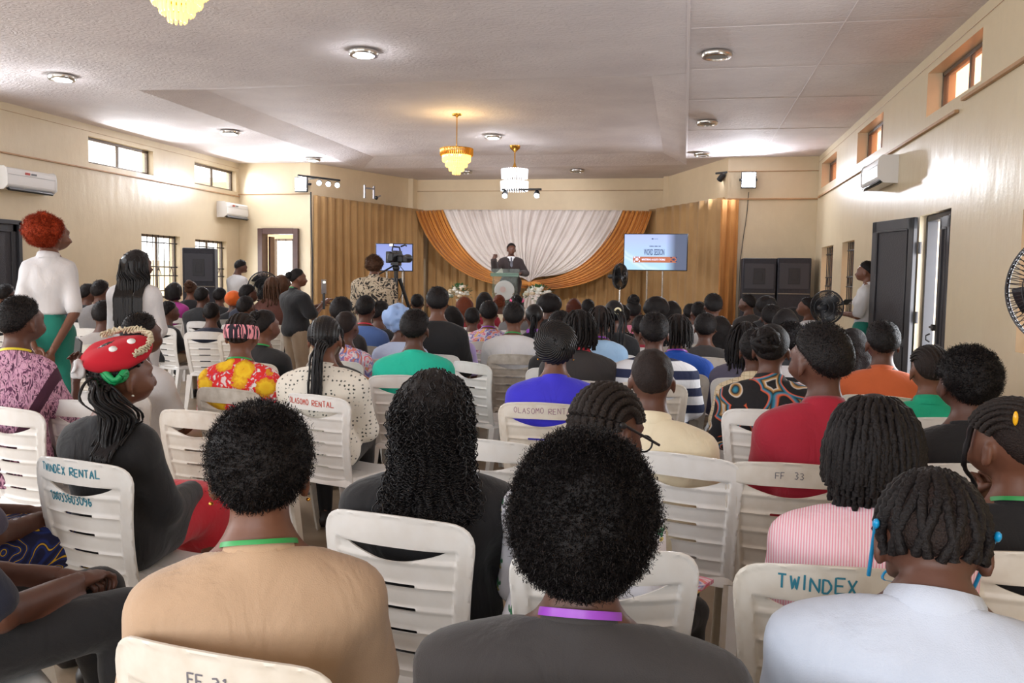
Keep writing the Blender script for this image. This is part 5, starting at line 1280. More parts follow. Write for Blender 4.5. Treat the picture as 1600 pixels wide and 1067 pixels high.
        ok = np.flatnonzero((V[:, 1] < hd[1] + .04) | (V[:, 2] > hd[2] + .06)); ii = rg.choice(ok, N); st = V[ii]; ctr = np.array([0, -.06, 0]) + hd; ctr = np.stack([st[:, 0] * 0, st[:, 0] * 0 + ctr[1], np.maximum(st[:, 2] - .03, hd[2] - .02)], -1)
        od = st - np.where((st[:, 2:3] < hd[2] - .02), np.stack([st[:, 0] * 0, st[:, 0] * 0 + hd[1] - .06, st[:, 2]], -1), hd[None]); od /= np.linalg.norm(od, axis=1, keepdims=True) + 1e-6
        zend = hd[2] - L * .62 - .06 + rg.normal(0, .02, N); LL = np.clip(st[:, 2] - zend, .05, L)
        k = 50; P = np.array(push_out([hang_paths([a_], [b_ * .25], l_, k, .012, seed + i_, .9)[0] for i_, (a_, b_, l_) in enumerate(zip(st, od, LL))], J, .012)); g_ = np.linspace(0, 1, k)[None, :, None]
        P = P + rg.normal(0, .010, (N, 1, 3)) * g_ * [1.2, .6, 1.0] + .006 * np.stack([vnoise(P, 18, 3), -np.abs(vnoise(P, 18, 4)), vnoise(P, 18, 5)], -1)
        ph = rg.uniform(0, 6.28, (N, 1)); a = np.arange(k)[None] * rg.uniform(1.0, 2.2, (N, 1)) * rg.choice([-1, 1], (N, 1)) + ph; R = rg.uniform(.0035, .0078, (N, 1)) * np.minimum(1, np.arange(k) / 4)[None]
        P = P + np.stack([np.cos(a) * R, np.sin(a) * R - np.minimum(1, np.arange(k) / 5)[None] * .006, .5 * R * np.sin(2.3 * a)], -1); out.append(('curls', *vt(P, .0017 if lod == 0 else .003, 4), HAIR['silk'], 'stuff'))
    elif style == 'long':
        L = o.get('L', .3); bl = [('c', hd + [s * .045, -.05, .0], hd + [s * .06, -.105, -L], .052, .045, .05, 1) for s in (-1, 1)]
        V, Q = hair_cap(hd, .012, lod, bl, low=1, noise=(.003, 35), seed=seed); m = (V[:, 1] > hd[1] + .05) & (V[:, 2] < hd[2] + .06); V[m, 1] = hd[1] + .045; out.append(('hair', V, Q, M, None))
        if o.get('N'):
            rg = np.random.default_rng(seed); ok = np.flatnonzero((V[:, 1] < hd[1] + .03) | (V[:, 2] > hd[2] + .07)); st = V[rg.choice(ok, o['N'])]; zend = hd[2] - L - .04 + rg.normal(0, .03, o['N'])
            od = st - hd; od[:, 2] = 0; od /= np.linalg.norm(od, axis=1, keepdims=True) + 1e-6
            P = np.array(push_out([hang_paths([a_], [b_ * .12], max(.06, a_[2] - z_), 22, .008, seed + i_, 1.2)[0] for i_, (a_, b_, z_) in enumerate(zip(st, od, zend))], J, .004))
            out.append(('braids', *vt(P, o.get('rt', .006), 5, .2, 1.0), HAIR['silk'], 'stuff'))
    return out
def ring_at(hd, off, z0, z1, tilt=0.0, back=-.0, n=40, rows=6, yoff=0.0, bulge=.004):
    """band round the skull between two heights"""
    t_ = np.linspace(z0, z1, rows); a = np.linspace(0, 2 * PI, n, endpoint=False); V = []
    for i, z in enumerate(t_):
        f = math.sqrt(max(.05, 1 - (z / (SKULL[2] + off)) ** 2)) if z > 0 else 1.0
        R = (SKULL + off + bulge * math.sin(PI * i / (rows - 1))) * f
        V.append(np.stack([np.sin(a) * R[0], -np.cos(a) * R[1] + yoff, np.full(n, z) + tilt * np.cos(a)], -1) + hd)
    V = np.concatenate(V); i = np.arange(rows - 1)[:, None] * n + np.arange(n)[None]; j = np.arange(rows - 1)[:, None] * n + (np.arange(n)[None] + 1) % n
    return V, np.stack([i, j, j + n, i + n], -1).reshape(-1, 4)
def collar_mesh(J, kind):
    nk = J['nk']; n = 40; a = np.linspace(0, 2 * PI, n, endpoint=False); bk = (1 - np.cos(a)) / 2        # bk 0 at the back
    prof = {'crew': [(.073, .012), (.073, .024), (.069, .0335), (.0645, .034), (.062, .026)], 'shirt': [(.063, .02), (.0615, .042), (.064, .05), (.068, .05), (.082, .018), (.085, .004)], 'suit': [(.064, .02), (.063, .044), (.067, .05), (.078, .03), (.09, -.002)],
            'mandarin': [(.066, .006), (.062, .04), (.065, .044), (.07, .01)]}[kind]
    V = []
    for (r, z) in prof: V.append(np.stack([np.sin(a) * r * 1.02, -np.cos(a) * r * .98 + .002, z - bk * .052 + 0 * a], -1) + nk)
    V = np.concatenate(V); m = len(prof); i = np.arange(m - 1)[:, None] * n + np.arange(n)[None]; j = np.arange(m - 1)[:, None] * n + (np.arange(n)[None] + 1) % n
    return V, np.stack([i, j, j + n, i + n], -1).reshape(-1, 4)
def lanyard_mesh(J, w=.012):
    nk, rb = J['nk'], J['rib']; a = np.linspace(-2.2, 2.2, 36); P = np.stack([np.sin(a) * .0685, -np.cos(a) * .069 - .001, .040 - .056 * (1 - np.cos(a)) / 2], -1) + nk
    f = P[-1]; g = P[0]; tip = rb + [0, .135, -.06]; e = np.linspace(0, 1, 8)[1:, None]
    P = np.concatenate([(g * (1 - e) + tip * e)[::-1] + [0, .012, 0], P, f * (1 - e) + tip * e + [0, .012, 0]])
    up = np.array([0, 0, 1.0]); out = []
    c = P - nk; c[:, 2] = 0; c /= np.linalg.norm(c, axis=1, keepdims=True) + 1e-6
    V = np.concatenate([P + up * w * .5, P + c * .002 + up * w * .1, P + c * .004 - up * w * .5]); n = len(P); i = np.arange(n - 1)
    return V, np.concatenate([np.stack([i, i + 1, i + 1 + n, i + n], -1), np.stack([i + n, i + n + 1, i + 1 + 2 * n, i + 2 * n], -1)])
PEOPLE = {}
def person(label, J, jkey, target, rz, p, lod, skin=1, hair=('crop', {}), top=('tee', None, {}), bottom=('trousers', None), fem=0.0, extras=(), group=None, top_h=.012, solve_s=True, curl=(.6, .6), palms=(None, None), points=(None, None), eyes=True, shoes=None, uniform=False):
    """target: world point of the top of the head (hair); body stretched so that it reaches it"""
    p = dict(p); tz = target[2]; apex = (J['hd'] + [0, -.01, .092 + top_h])[None]
    if solve_s:
        s = p.get('s', 1.0)
        for _ in range(12):
            p['s'] = s; z = deform(apex, J, p)[0, 2]; s += (tz - z) / (J['nk'][2] - J['pel'][2] + .09)
        p['s'] = float(np.clip(s, .75, 1.4))
    loc = deform(apex, J, p)[0]; c, s_ = math.cos(rz), math.sin(rz); us = 1.0
    if uniform: us = tz / loc[2]; loc = loc * us
    root = (target[0] - (c * loc[0] - s_ * loc[1]), target[1] - (s_ * loc[0] + c * loc[1]), 0)
    r = empty('person', root, rz, label, 'person', group); r.scale = (us, us, us)
    def part(name, V, Q, m, kind=None, parent=r):
        o = add(name, deform(V, J, p), Q, m, parent)
        if kind: o['kind'] = kind
        return o
    bl = max(lod, p.get('blod', lod)); bk = cached(('body', jkey, bl, fem, curl), lambda: body_mesh(J, bl, fem, curl, palms, points)); part('body', *bk, SKIN[skin])
    if eyes:
        for s in (-1, 1):
            b = MB(); b.ball(J['hd'] + [s * .029, .0815, -.016], .0125, 10, 7); part('eye', b.v[0], b.f[4][0], M_EYE)
            b = MB(); b.ball(J['hd'] + [s * .029, .0915, -.016], (.0078, .005, .0078), 8, 5); part('pupil', b.v[0], b.f[4][0], M_BLACK)
    for (nm, V, Q, m, kind) in hairstyle(hair[0], J, lod, hair[1]) if hair else (): part(nm, V, Q, m, kind)
    tk, tm, to = top
    sl = {'tee': 'short', 'polo': 'short', 'shirt': 'short', 'longshirt': 'long', 'jacket': 'long', 'sweater': 'long', 'gown': 'elbow', 'vest': 'none'}[tk]
    g = to.get('g', {'jacket': .022, 'sweater': .018, 'longshirt': .018}.get(tk, .014))
    V, Q = cached(('top', jkey, lod, sl, fem, g, to.get('long', 0), to.get('hem', 0)), lambda: top_mesh(J, lod, sl, fem, g, to.get('long', 0), hem=to.get('hem', 0)))
    part(to.get('name', {'tee': 't_shirt', 'polo': 'polo_shirt', 'shirt': 'shirt', 'longshirt': 'shirt', 'jacket': 'jacket', 'sweater': 'sweater', 'gown': 'gown', 'vest': 'vest'}[tk]), V, Q, tm)
    ck = to.get('collar', {'tee': 'crew', 'polo': 'shirt', 'shirt': 'shirt', 'longshirt': 'shirt', 'jacket': 'suit', 'sweater': 'crew', 'gown': 'crew', 'vest': 'crew'}[tk])
    if ck and lod < 2: part('collar', *collar_mesh(J, ck), to.get('cm', tm))
    V, Q = cached(('bot', jkey, bl, bottom[0]), lambda: bottom_mesh(J, bl, bottom[0])); part('trousers' if bottom[0] == 'trousers' else ('skirt' if 'skirt' in bottom[0] else bottom[0]), V, Q, bottom[1])
    for s in 'LR': V, Q = cached(('shoe', jkey, s, bl), lambda: shoe_mesh(J, s, bl)); part('shoe', V, Q, shoes or MATS.get('black shoe') or mat('black shoe', (34, 31, 32), .4))
    for ex in extras: ex(J, part, lod)
    return r
# ---- extras
def X_lanyard(m, w=.012): return lambda J, part, lod: part('lanyard', *lanyard_mesh(J, w), m)
def X_band(m, z0, z1, tilt=0, off=.014, name='headband'): return lambda J, part, lod: part(name, *ring_at(J['hd'], off, z0, z1, tilt), m)
def X_blob(name, m, c, r, noise=.0, M=None, scale=30):
    def f(J, part, lod):
        b = MB(); b.ball((0, 0, 0), r, 36, 24); V = b.v[0]
        if noise: V = V + V / (np.linalg.norm(V, axis=1, keepdims=True) + 1e-6) * (vnoise(V, scale, 3) * noise)[:, None]
        if M is not None: V = V @ np.array(M).T
        part(name, V + J['hd'] + np.array(c), b.f[4][0], m)
    return f
def X_earrings(m=None):
    def f(J, part, lod):
        for s in (-1, 1):
            b = MB(); b.ball(J['hd'] + [s * .085, .003, -.070], .0045, 8, 5); part('earring', b.v[0], b.f[4][0], m or M_GOLD)
    return f
# ------------------------------------------------------------------ patterned cloths
def pat(name, fn, rough=.85):
    m = bpy.data.materials.new('cloth ' + name); m.use_nodes = True; t = NT(m); MATS['cloth ' + name] = m
    t.b.inputs['Roughness'].default_value = rough; sp = t.new('SeparateXYZ'); t.link(t.coord(), sp.inputs[0]); fn(t, sp.outputs['X'], sp.outputs['Y'], sp.outputs['Z'])
    f = t.noise(9, 3, t.coord(scale=(1, 1, .6)), dist=.8); t.bump(f, .65, .02); return m
def vor(t, vec, scale, rnd=1.0):
    n = t.new('TexVoronoi', Scale=scale, Randomness=rnd); t.link(vec, n.inputs['Vector']); return n
STEP = lambda t, a, e=.02: t.ramp(a, [(max(0, .5 - e), (0, 0, 0, 1)), (.5 + e, (1, 1, 1, 1))])
def p_floral(t, X, Y, Z):
    v = t.coord(scale=(1, .55, 1)); bg = t.ramp(t.noise(24, 2, v, dist=1.5), [(.36, lin((240, 236, 232))), (.44, lin((214, 60, 96))), (.5, lin((232, 46, 40))), (.62, lin((226, 40, 44))), (.7, lin((240, 220, 220)))])
    n = vor(t, v, 8.6, .6); d = t.math('ADD', n.outputs['Distance'], t.math('MULTIPLY', t.math('SUBTRACT', t.noise(60, 2, v), .5), .3)); fl = t.ramp(d, [(.0, lin((196, 120, 20))), (.1, lin((246, 190, 30))), (.3, lin((250, 206, 40))), (.42, lin((226, 158, 24)))])
    t.color(t.mix(t.ramp(d, [(.46, (1, 1, 1, 1)), (.49, (0, 0, 0, 1))]), bg, fl))
def p_dots(t, X, Y, Z):
    n = vor(t, t.coord(scale=(1, .6, 1)), 46, .35); d = t.math('ADD', n.outputs['Distance'], t.math('MULTIPLY', t.math('SUBTRACT', t.noise(260, 1), .5), .5))
    t.color(t.mix(t.ramp(d, [(.2, (1, 1, 1, 1)), (.27, (0, 0, 0, 1))]), lin((236, 230, 218)), lin((60, 64, 58))))
def p_pink(t, X, Y, Z): t.color(t.mix(t.ramp(t.math('ADD', t.math('MULTIPLY', t.math('SINE', t.math('MULTIPLY', X, 2 * PI / .0062)), .5), .5), [(.35, (0, 0, 0, 1)), (.65, (1, 1, 1, 1))]), lin((244, 224, 230)), lin((238, 166, 184))))
def p_polo(t, X, Y, Z):
    f = t.math('FRACT', t.math('DIVIDE', t.math('ADD', Z, .028), .105)); t.color(t.mix(STEP(t, f), lin((230, 232, 238)), lin((34, 42, 74))))
def p_leaf(t, X, Y, Z):
    n = t.noise(26, 3, t.coord(scale=(1.6, 1, .5)), dist=2.5); t.color(t.ramp(n, [(.38, lin((96, 52, 84))), (.46, lin((206, 152, 182))), (.54, lin((226, 178, 202))), (.6, lin((84, 44, 74)))]))
    b = t.math('ABSOLUTE', t.math('SUBTRACT', t.math('SUBTRACT', X, t.math('MULTIPLY', Z, .55)), -.36)); src = t.b.inputs['Base Color'].links[0].from_socket; t.color(t.mix(t.math('LESS_THAN', b, .024), src, lin((74, 36, 58))))
def p_swirl(t, X, Y, Z): n = t.noise(7, 2, dist=2.6); t.color(t.ramp(n, [(.40, lin((44, 40, 38))), (.45, lin((196, 178, 152))), (.54, lin((206, 190, 166))), (.58, lin((50, 46, 44)))]))
def p_afr(t, X, Y, Z):
    n = vor(t, t.coord(scale=(1, .5, 1)), 7); c = t.ramp(t.math('FRACT', t.math('MULTIPLY', t.math('ADD', n.outputs['Distance'], t.noise(4, 2)), 2.2)), [(0, lin((24, 22, 26))), (.42, lin((24, 22, 26))), (.46, lin((222, 90, 40))), (.58, lin((44, 130, 160))), (.68, lin((20, 20, 24))), (.8, lin((196, 150, 90))), (.86, lin((210, 204, 198))), (.92, lin((24, 22, 26)))])
    t.color(c)
def p_multi(t, X, Y, Z):
    n = vor(t, t.coord(scale=(1, .5, 1)), 13); t.color(t.ramp(t.noise(11, 2, dist=2), [(.3, lin((232, 214, 96))), (.42, lin((222, 96, 140))), (.5, lin((236, 224, 226))), (.6, lin((90, 110, 190))), (.7, lin((226, 128, 60)))]))
def p_cactus(t, X, Y, Z):
    cb = t.new('CombineXYZ'); t.link(t.math('ADD', X, t.math('MULTIPLY', Y, .6)), cb.inputs[0]); t.link(Z, cb.inputs[1]); v = cb.outputs[0]; n = t.new('TexVoronoi', _voronoi_dimensions='2D', Scale=13.5, Randomness=.6); t.link(v, n.inputs['Vector']); sp = t.new('SeparateXYZ'); dv = t.new('VectorMath', _operation='SUBTRACT'); t.link(v, dv.inputs[0]); t.link(n.outputs['Position'], dv.inputs[1]); t.link(dv.outputs[0], sp.inputs[0])
    x, z = sp.outputs['X'], sp.outputs['Y']
    def ell(cx, cz, rx, rz): return t.math('LESS_THAN', t.math('ADD', t.math('POWER', t.math('DIVIDE', t.math('SUBTRACT', x, cx), rx), 2), t.math('POWER', t.math('DIVIDE', t.math('SUBTRACT', z, cz), rz), 2)), 1)
    g = t.math('MAXIMUM', t.math('MAXIMUM', ell(0, .002, .0045, .0145), ell(-.007, .002, .0045, .004)), t.math('MAXIMUM', ell(.007, .005, .0045, .004), t.math('MAXIMUM', ell(-.0095, .0065, .0028, .005), ell(.0095, .009, .0028, .005))))
    c = t.mix(g, lin((238, 238, 246)), lin((62, 130, 92))); t.color(t.mix(ell(0, -.0135, .0065, .005), c, lin((206, 190, 110))))
def p_zebra(t, X, Y, Z): n = t.noise(5, 1, t.coord(scale=(9, 9, 1)), dist=1.4); t.color(t.mix(STEP(t, n), lin((240, 156, 166)), lin((36, 28, 40))))
def p_check(t, X, Y, Z):
    a = t.math('LESS_THAN', t.math('FRACT', t.math('DIVIDE', X, .03)), .1); b = t.math('LESS_THAN', t.math('FRACT', t.math('DIVIDE', Z, .03)), .1); t.color(t.mix(t.math('MAXIMUM', a, b), lin((222, 206, 176)), lin((186, 166, 130))))
def p_wax(t, X, Y, Z):
    n = t.noise(5, 1, dist=1.5); w = t.math('ABSOLUTE', t.math('SINE', t.math('MULTIPLY', t.math('ADD', n, t.math('MULTIPLY', X, 2.0)), 22))); t.color(t.ramp(w, [(0, lin((214, 172, 40))), (.1, lin((206, 160, 40))), (.16, lin((22, 22, 50))), (.5, lin((26, 48, 120))), (.8, lin((18, 20, 60)))]))
def p_bw(t, X, Y, Z): n = vor(t, t.coord(), 40, .6); t.color(t.mix(t.ramp(n.outputs['Distance'], [(.3, (1, 1, 1, 1)), (.4, (0, 0, 0, 1))]), lin((30, 28, 30)), lin((214, 208, 200))))
C_FLORAL = pat('red and yellow floral', p_floral); C_DOTS = pat('cream triangle print', p_dots); C_PINK = pat('pink pinstripe', p_pink); C_POLO = pat('navy white stripe', p_polo); C_LEAF = pat('purple pink leaf print', p_leaf)
C_SWIRL = pat('beige black swirl', p_swirl); C_AFR = pat('black orange teal print', p_afr); C_MULTI = pat('multicolour print', p_multi); C_CACT = pat('cactus print', p_cactus); C_ZEBRA = pat('pink black zebra', p_zebra); C_CHECK = pat('cream check', p_check); C_WAX = pat('blue yellow wax print', p_wax); C_BW = pat('black white print', p_bw)
K = lambda n, *c: cloth(n, c)
C_BLACK, C_CHAR, C_BEIGE, C_WHITE, C_LBLUE, C_RED, C_CREAM = K('black', 23, 22, 25), K('charcoal', 54, 50, 50), K('beige', 192, 160, 130), K('white', 222, 220, 222), K('pale blue white', 198, 206, 222), K('crimson', 166, 22, 48), K('cream', 250, 238, 208)
C_ROYAL, C_TURQ, C_ORANGE, C_GREEN, C_TEALSK, C_NAVY, C_GREY, C_DENIM, C_LILAC = K('royal blue', 62, 54, 216), K('turquoise', 34, 206, 176), K('orange', 214, 104, 56), K('emerald', 0, 158, 118), K('teal green', 26, 128, 112), K('navy', 30, 34, 54), K('mid grey', 120, 116, 116), K('pale denim', 150, 182, 212), K('lilac', 186, 164, 214)
C_MAROON, C_PINKT, C_COBALT, C_KHAKI, C_YGREEN, C_MAGENTA, C_BLUE, C_SKY, C_SUIT, C_REDSK, C_GV, C_MUSTARD = K('maroon', 150, 26, 48), K('pink', 230, 130, 160), K('cobalt', 26, 84, 190), K('khaki', 170, 148, 124), K('yellow green', 156, 168, 50), K('magenta', 170, 50, 140), K('slate blue', 88, 120, 186), K('pale sky blue', 190, 204, 236), K('dark brown suit', 44, 31, 31), K('red skirt', 204, 22, 44), K('grey violet', 92, 88, 110), K('mustard', 206, 160, 70)
LN_GREEN, LN_PURPLE, LN_RED, LN_YELLOW = mat('green ribbon', (44, 152, 76), .45), mat('purple ribbon', (150, 64, 190), .4), mat('red ribbon', (214, 54, 70), .5), mat('yellow ribbon', (230, 208, 50), .5)
J1 = J_seat(); ST1 = J_stand()
TOPH = {'crop': .012, 'bun': .012, 'swirl': .016, 'bob': .014, 'cornrows': .012, 'pony': .014, 'twists': .02, 'braids': .02, 'curly': .022, 'long': .013, 'updo': .012}
def sit(u, v, D, label, hair, top, bottom=None, look=0, body=None, ch=None, lod=None, J=None, jkey='lap', chair_label=None, chm=None, make_chair=True, **kw):
    d = ray(u, v); th = math.atan2(-d[0], d[1])
    if ch is not None: rz = ch.rotation_euler.z if body is None else th - rad(body)
    else: rz = .45 * th if body is None else th - rad(body)
    p = dict(kw.pop('p', {})); p['yaw'] = (th - rad(look)) - rz
    p['blod'] = 0 if D < 2.7 else 1 if D < 5.5 else 2
    lod = (0 if D < 3.4 else 1 if D < 6.4 else 2) if lod is None else lod
    th_ = kw.pop('top_h', None)
    if th_ is None: th_ = (hair[1]['c'][2] + hair[1]['r'][2] - .092 if hair[0] == 'afro' else TOPH[hair[0]] + (hair[1].get('t', .01) - .01 if hair[0] == 'crop' else 0)) if hair else .0
    bottom = bottom or ('trousers', C_BLACK)
    if ch is not None and not kw.pop('free', False):
        Jx = J or J1; q = dict(p); ap = deform((Jx['hd'] + [0, -.01, .092 + th_])[None], Jx, q)[0]; c, s = math.cos(rz), math.sin(rz)
        off = np.array([c * ap[0] - s * ap[1], s * ap[0] + c * ap[1], 0]); w2 = CW * [1, 1, 0]; w2 /= np.linalg.norm(w2)
        want = (np.array(ch.location) + off + np.array([-s, c, 0]) * kw.pop('fwd', .03)) @ w2; D = want / (ray(u, v) @ w2)
    kw.pop('free', None)
    r = person(label, J or J1, jkey, dep(D, u, v), rz, p, lod, hair=hair, top=top, bottom=bottom, top_h=th_, **kw)
    if ch is None and make_chair:
        who = chair_label or label; who = ' '.join(who.split()[:11])
        chair(r.location.x + .03 * math.sin(rz), r.location.y - .03 * math.cos(rz), rz, 'white plastic chair under the ' + who, chm or (CH_WHITE, CH_CREAM)[int(abs(u)) % 2])
    return r
# ------------------------------------------------------------------ chairs whose backs show, measured from their top corners
cTWL = chair_at(36, 716, 238, 744, 'white plastic chair lettered TWINDEX RENTAL in teal, under the beret woman'); lettering(cTWL, 'TWINDEX RENTAL', -.155, .428, .026, .0145, MARK_TEAL, .0045, -.01, 1); lettering(cTWL, '08033603096', -.125, .33, .03, .0125, MARK_TEAL, .0045, -.02, 2)
cMID = chair_at(494, 800, 764, 836, 'clean white plastic chair under the woman with long black curls')
cBEI = chair_at(170, 997, 550, 1066, 'white plastic chair with faint marks under the person in beige', CH_CREAM); lettering(cBEI, 'FF 31', -.03, .42, .022, .012, MARK_GREY, .003, 0, 3)
cTWR = chair_at(1172, 890, 1440, 905, 'grubby white plastic chair lettered TWINDEX under the pink striped shirt', CH_CREAM); lettering(cTWR, 'TWINDEX', -.125, .423, .032, .018, MARK_TEAL, .0045, -.03, 4); lettering(cTWR, 'OP', -.09, .335, .032, .016, MARK_TEAL, .0045, 0, 5)
cCAC = chair_at(800, 868, 1088, 874, 'white plastic chair under the person in the cactus print shirt')
cEMP = chair_at(690, 690, 834, 703, 'empty white plastic chair beyond the woman with long black curls')
cOLR = chair_at(433, 618, 566, 632, 'white plastic chair marked OLASOMO RENTAL in smudged red'); lettering(cOLR, 'OLASOMO RENTAL', -.165, .424, .028, .0155, MARK_RED, .005, -.02, 6)
cOLP = chair_at(784, 635, 910, 640, 'white plastic chair marked OLASOMO RENTAL in thin purple', CH_CREAM); lettering(cOLP, 'OLASOMO RENTAL', -.13, .424, .028, .0155, MARK_PURPLE, .0028, 0, 7)
cTEA = chair_at(585, 592, 672, 594, 'white plastic chair under the person in the turquoise top')
cBIG = chair_at(695, 566, 786, 578, 'tall empty white plastic chair between turquoise top and royal blue top')
cDIR = chair_at(768, 558, 838, 560, 'soiled brownish white plastic chair under the man in a white tee', CH_DIRTY)
cCRM = chair_at(1005, 712, 1134, 728, 'white plastic chair under the man in the cream shirt')
cRED = chair_at(1141, 729, 1330, 740, 'white plastic chair with grey letters under the crimson suit', CH_CREAM); lettering(cRED, 'FF  33', -.05, .425, .022, .012, MARK_GREY, .0025, 0, 8)
cBLK = chair_at(1440, 733, 1592, 737, 'white plastic chair under the curly man in a black tee by the wall')
cEDG = chair_at(1540, 872, 1760, 880, 'white plastic chair under the girl with the yellow hair bead', CH_CREAM)
cFLO = chair_at(292, 609, 428, 620, 'dusty white plastic chair under the red and yellow floral dress', CH_DIRTY)
cBEH = chair_at(256, 646, 372, 655, 'white plastic chair with a scuffed top rail between beret and floral dress', CH_CREAM)
cPUR = chair_at(-40, 638, 84, 652, 'white plastic chair under the man in the purple leaf print shirt')
cMINI = chair_at(100, 632, 168, 636, 'white plastic chair partly hidden behind the beret woman')
cGRE = chair_at(1432, 660, 1530, 663, 'white plastic chair under the person in the emerald polo')
cDUO = chair_at(1074, 552, 1142, 556, 'white plastic chair with grey PWR letters, front of a close pair', CH_WHITE); lettering(cDUO, 'EX PWR', -.1, .424, .026, .016, MARK_GREY, .004, 0, 9)
cLB1 = chair_at(286, 505, 344, 507, 'white plastic chair under the man in black by the braided woman')
cLB2 = chair_at(238, 514, 278, 517, 'white plastic chair turned sideways under the man in khaki trousers')

# ------------------------------------------------------------------ nearest rows
def afro(rx, ry, rz_, cz=.0, cy=-.015, **k): return ('afro', dict(r=(rx, ry, rz_), c=(0, cy, cz), **k))
def X_glasses(m, low=0.0):
    def f(J, part, lod):
        hd = J['hd']; P = []
        for s in (-1, 1):
            P.append(np.stack([np.linspace(s * .087, s * .082, 12), np.linspace(-.03, .118, 12), np.linspace(-.004, -.020 - low, 12)], -1) + hd)
        B = MB(); B.put(*vt(np.array(P), .0036, 6))
        for s in (-1, 1):
            B.ball(hd + [s * .0875, -.036, -.006], (.006, .014, .008), 8, 5)
            a = np.linspace(0, 2 * PI, 20); B.tube(np.stack([np.cos(a) * .026 + s * .034, a * 0 + .118, np.sin(a) * .021 - .022 - low], -1) + hd, .0025, 5)
        B.tube(np.array([[-.009, .12, -.018 - low], [.009, .12, -.018 - low]]) + hd, .0025, 5)
        part('glasses', np.concatenate(B.v), [np.concatenate(x) for x in B.f.values()], m)
    return f
HLB = [-.15, -.145, -.115, -.06, -.005, .02, .05, .06]
sit(405, 632, 1.5, 'person in a beige top with short natural hair and a green lanyard', afro(.088, .102, .092, .020, -.012, cap=.006, nz=.004, fz=9000, fl=.02), ('tee', C_BEIGE, dict(g=.016)), look=3, body=2, ch=cBEI, extras=(X_lanyard(LN_GREEN, .010), X_earrings()), p=dict(sx=1.06, hs=1.02, nshift=-.03), skin=0)
sit(915, 675, 1.42, 'person in a charcoal tee with a large round afro and purple lanyard', afro(.113, .117, .135, -.004, -.02, hl=HLB, nz=.005, fz=20000, fl=.024, col='black'), ('tee', C_CHAR, dict(g=.02)), look=6, body=4, extras=(X_lanyard(LN_PURPLE, .014),), p=dict(sx=1.26, nshift=-.01), skin=1, chair_label='person with the large round afro')
def X_cornloops(J, part, lod):
    hd = J['hd']; P = []
    for k in range(15):          # curved parted rows sweeping from the nape up and round the head
        a0 = -2.0 + 4.0 * k / 14; f = np.linspace(0, 1, 26); az = a0 * (1 - .55 * f) + .35 * np.sin(f * 3.0) * (1 if k % 2 else -.4); el = -.75 + .35 * abs(a0) * .5 + f * (1.9 - .2 * abs(a0)); P.append(scalp(hd, az, np.minimum(el, 1.45), .007))
    part('cornrows', *vt(np.array(P), .0085, 6, .2, 1.1), HAIR['black'], 'stuff')
M_BLUEGL = mat('bright blue spectacle plastic', (24, 150, 206), .3)
sit(1455, 737, 1.5, 'person bending over in a pale blue white shirt and blue glasses', ('crop', dict(t=.006, col='fade')), ('longshirt', C_LBLUE, dict(g=.024)), look=-9, body=0, extras=(X_glasses(M_BLUEGL, .035), X_cornloops), p=dict(sx=1.16, nod=.42, lean=.12, nshift=-.055), skin=1, chair_label='person wearing blue glasses')
# beret woman
J_ber = J_seat(wrL=(-.1, .22, .6), wrR=(.1, .24, .62))
def X_beret(J, part, lod):
    hd = J['hd']; B = MB(); B.ball((0, 0, 0), (.106, .114, .040), 30, 16); V = B.v[0]; V[:, 2] += .012 * np.sin(V[:, 0] * 30) * (V[:, 2] > 0) + vnoise(V, 22, 2) * .006
    R = rotm('x', .36) @ rotm('y', .22); c = hd + np.array([.010, -.014, .066]); part('beret', V @ R.T + c, B.f[4][0], mat('red felt', (184, 22, 40), .95))
    for (x, z) in ((.055, -.03), (.055, .032)):
        b = MB(); b.lathe([(.001, .0), (.013, .0), (.013, .004), (.001, .005)], 14); v = b.v[0] @ rotm('y', .25).T + [x, z, .0445]; part('badge', v @ R.T + c, [np.concatenate(q) for q in b.f.values()], mat('white badge', (232, 230, 228), .4))
    a = np.linspace(-1.5, 1.5, 160); P = np.stack([np.stack([np.sin(a) * (.104 + .006 * np.sin(a * 47 + k)), np.cos(a) * (.113 + .007 * np.sin(a * 47 + k)), .020 + .007 * np.sin(a * 38 + 2 * k) + .003 * k], -1) for k in range(4)]); part('lace_trim', *vt(P @ R.T + c, .0030, 5), mat('cream lace', (206, 194, 166), .9))
    for nm, m, ctr, r in (('green_ribbon', mat('green satin', (26, 158, 92), .45), (.062, -.045, .004), .046), ('black_scrunchie', HAIR['black'], (.068, -.088, -.04), .036)):
        Q = []
        for k in range(7):
            t_ = np.linspace(0, 2 * PI, 20); q = np.stack([np.cos(t_), np.sin(t_) * .7, .3 * np.sin(3 * t_ + k)], -1) * r * (1 - .09 * k); Q.append(q @ (rotm('x', .3 * k) @ rotm('y', .25 * k)).T + hd + ctr)
        part(nm, *vt(np.array(Q), .010, 6), m)
    b = MB(); b.ball((0, 0, 0), (.016, .026, .034), 20, 14); V = b.v[0]; V = V + np.stack([vnoise(V, 45, 4), vnoise(V, 45, 5), vnoise(V, 45, 6)], -1) * .012; part('white_cloth', V + hd + [.0, -.128, .015], b.f[4][0], C_WHITE)
sit(182, 528, 2.85, 'woman in a red beret and black jacket, face turned in profile', ('pony', dict(at=(.062, -.085, -.045), L=.25, nt=120, rt=.0048, seed=4, spread=.4, dir=(.7, .4, 0))), ('jacket', C_BLACK, dict(collar=None, long=.3)), ('skirt', C_REDSK), look=66, body=40, ch=cTWL, fwd=.07, J=J_ber, jkey='beret', fem=1, extras=(X_beret, X_earrings(mat('pearl', (230, 224, 210), .2))), p=dict(sx=.84, tilt=.05), top_h=.02, skin=0, curl=(.9, .9))
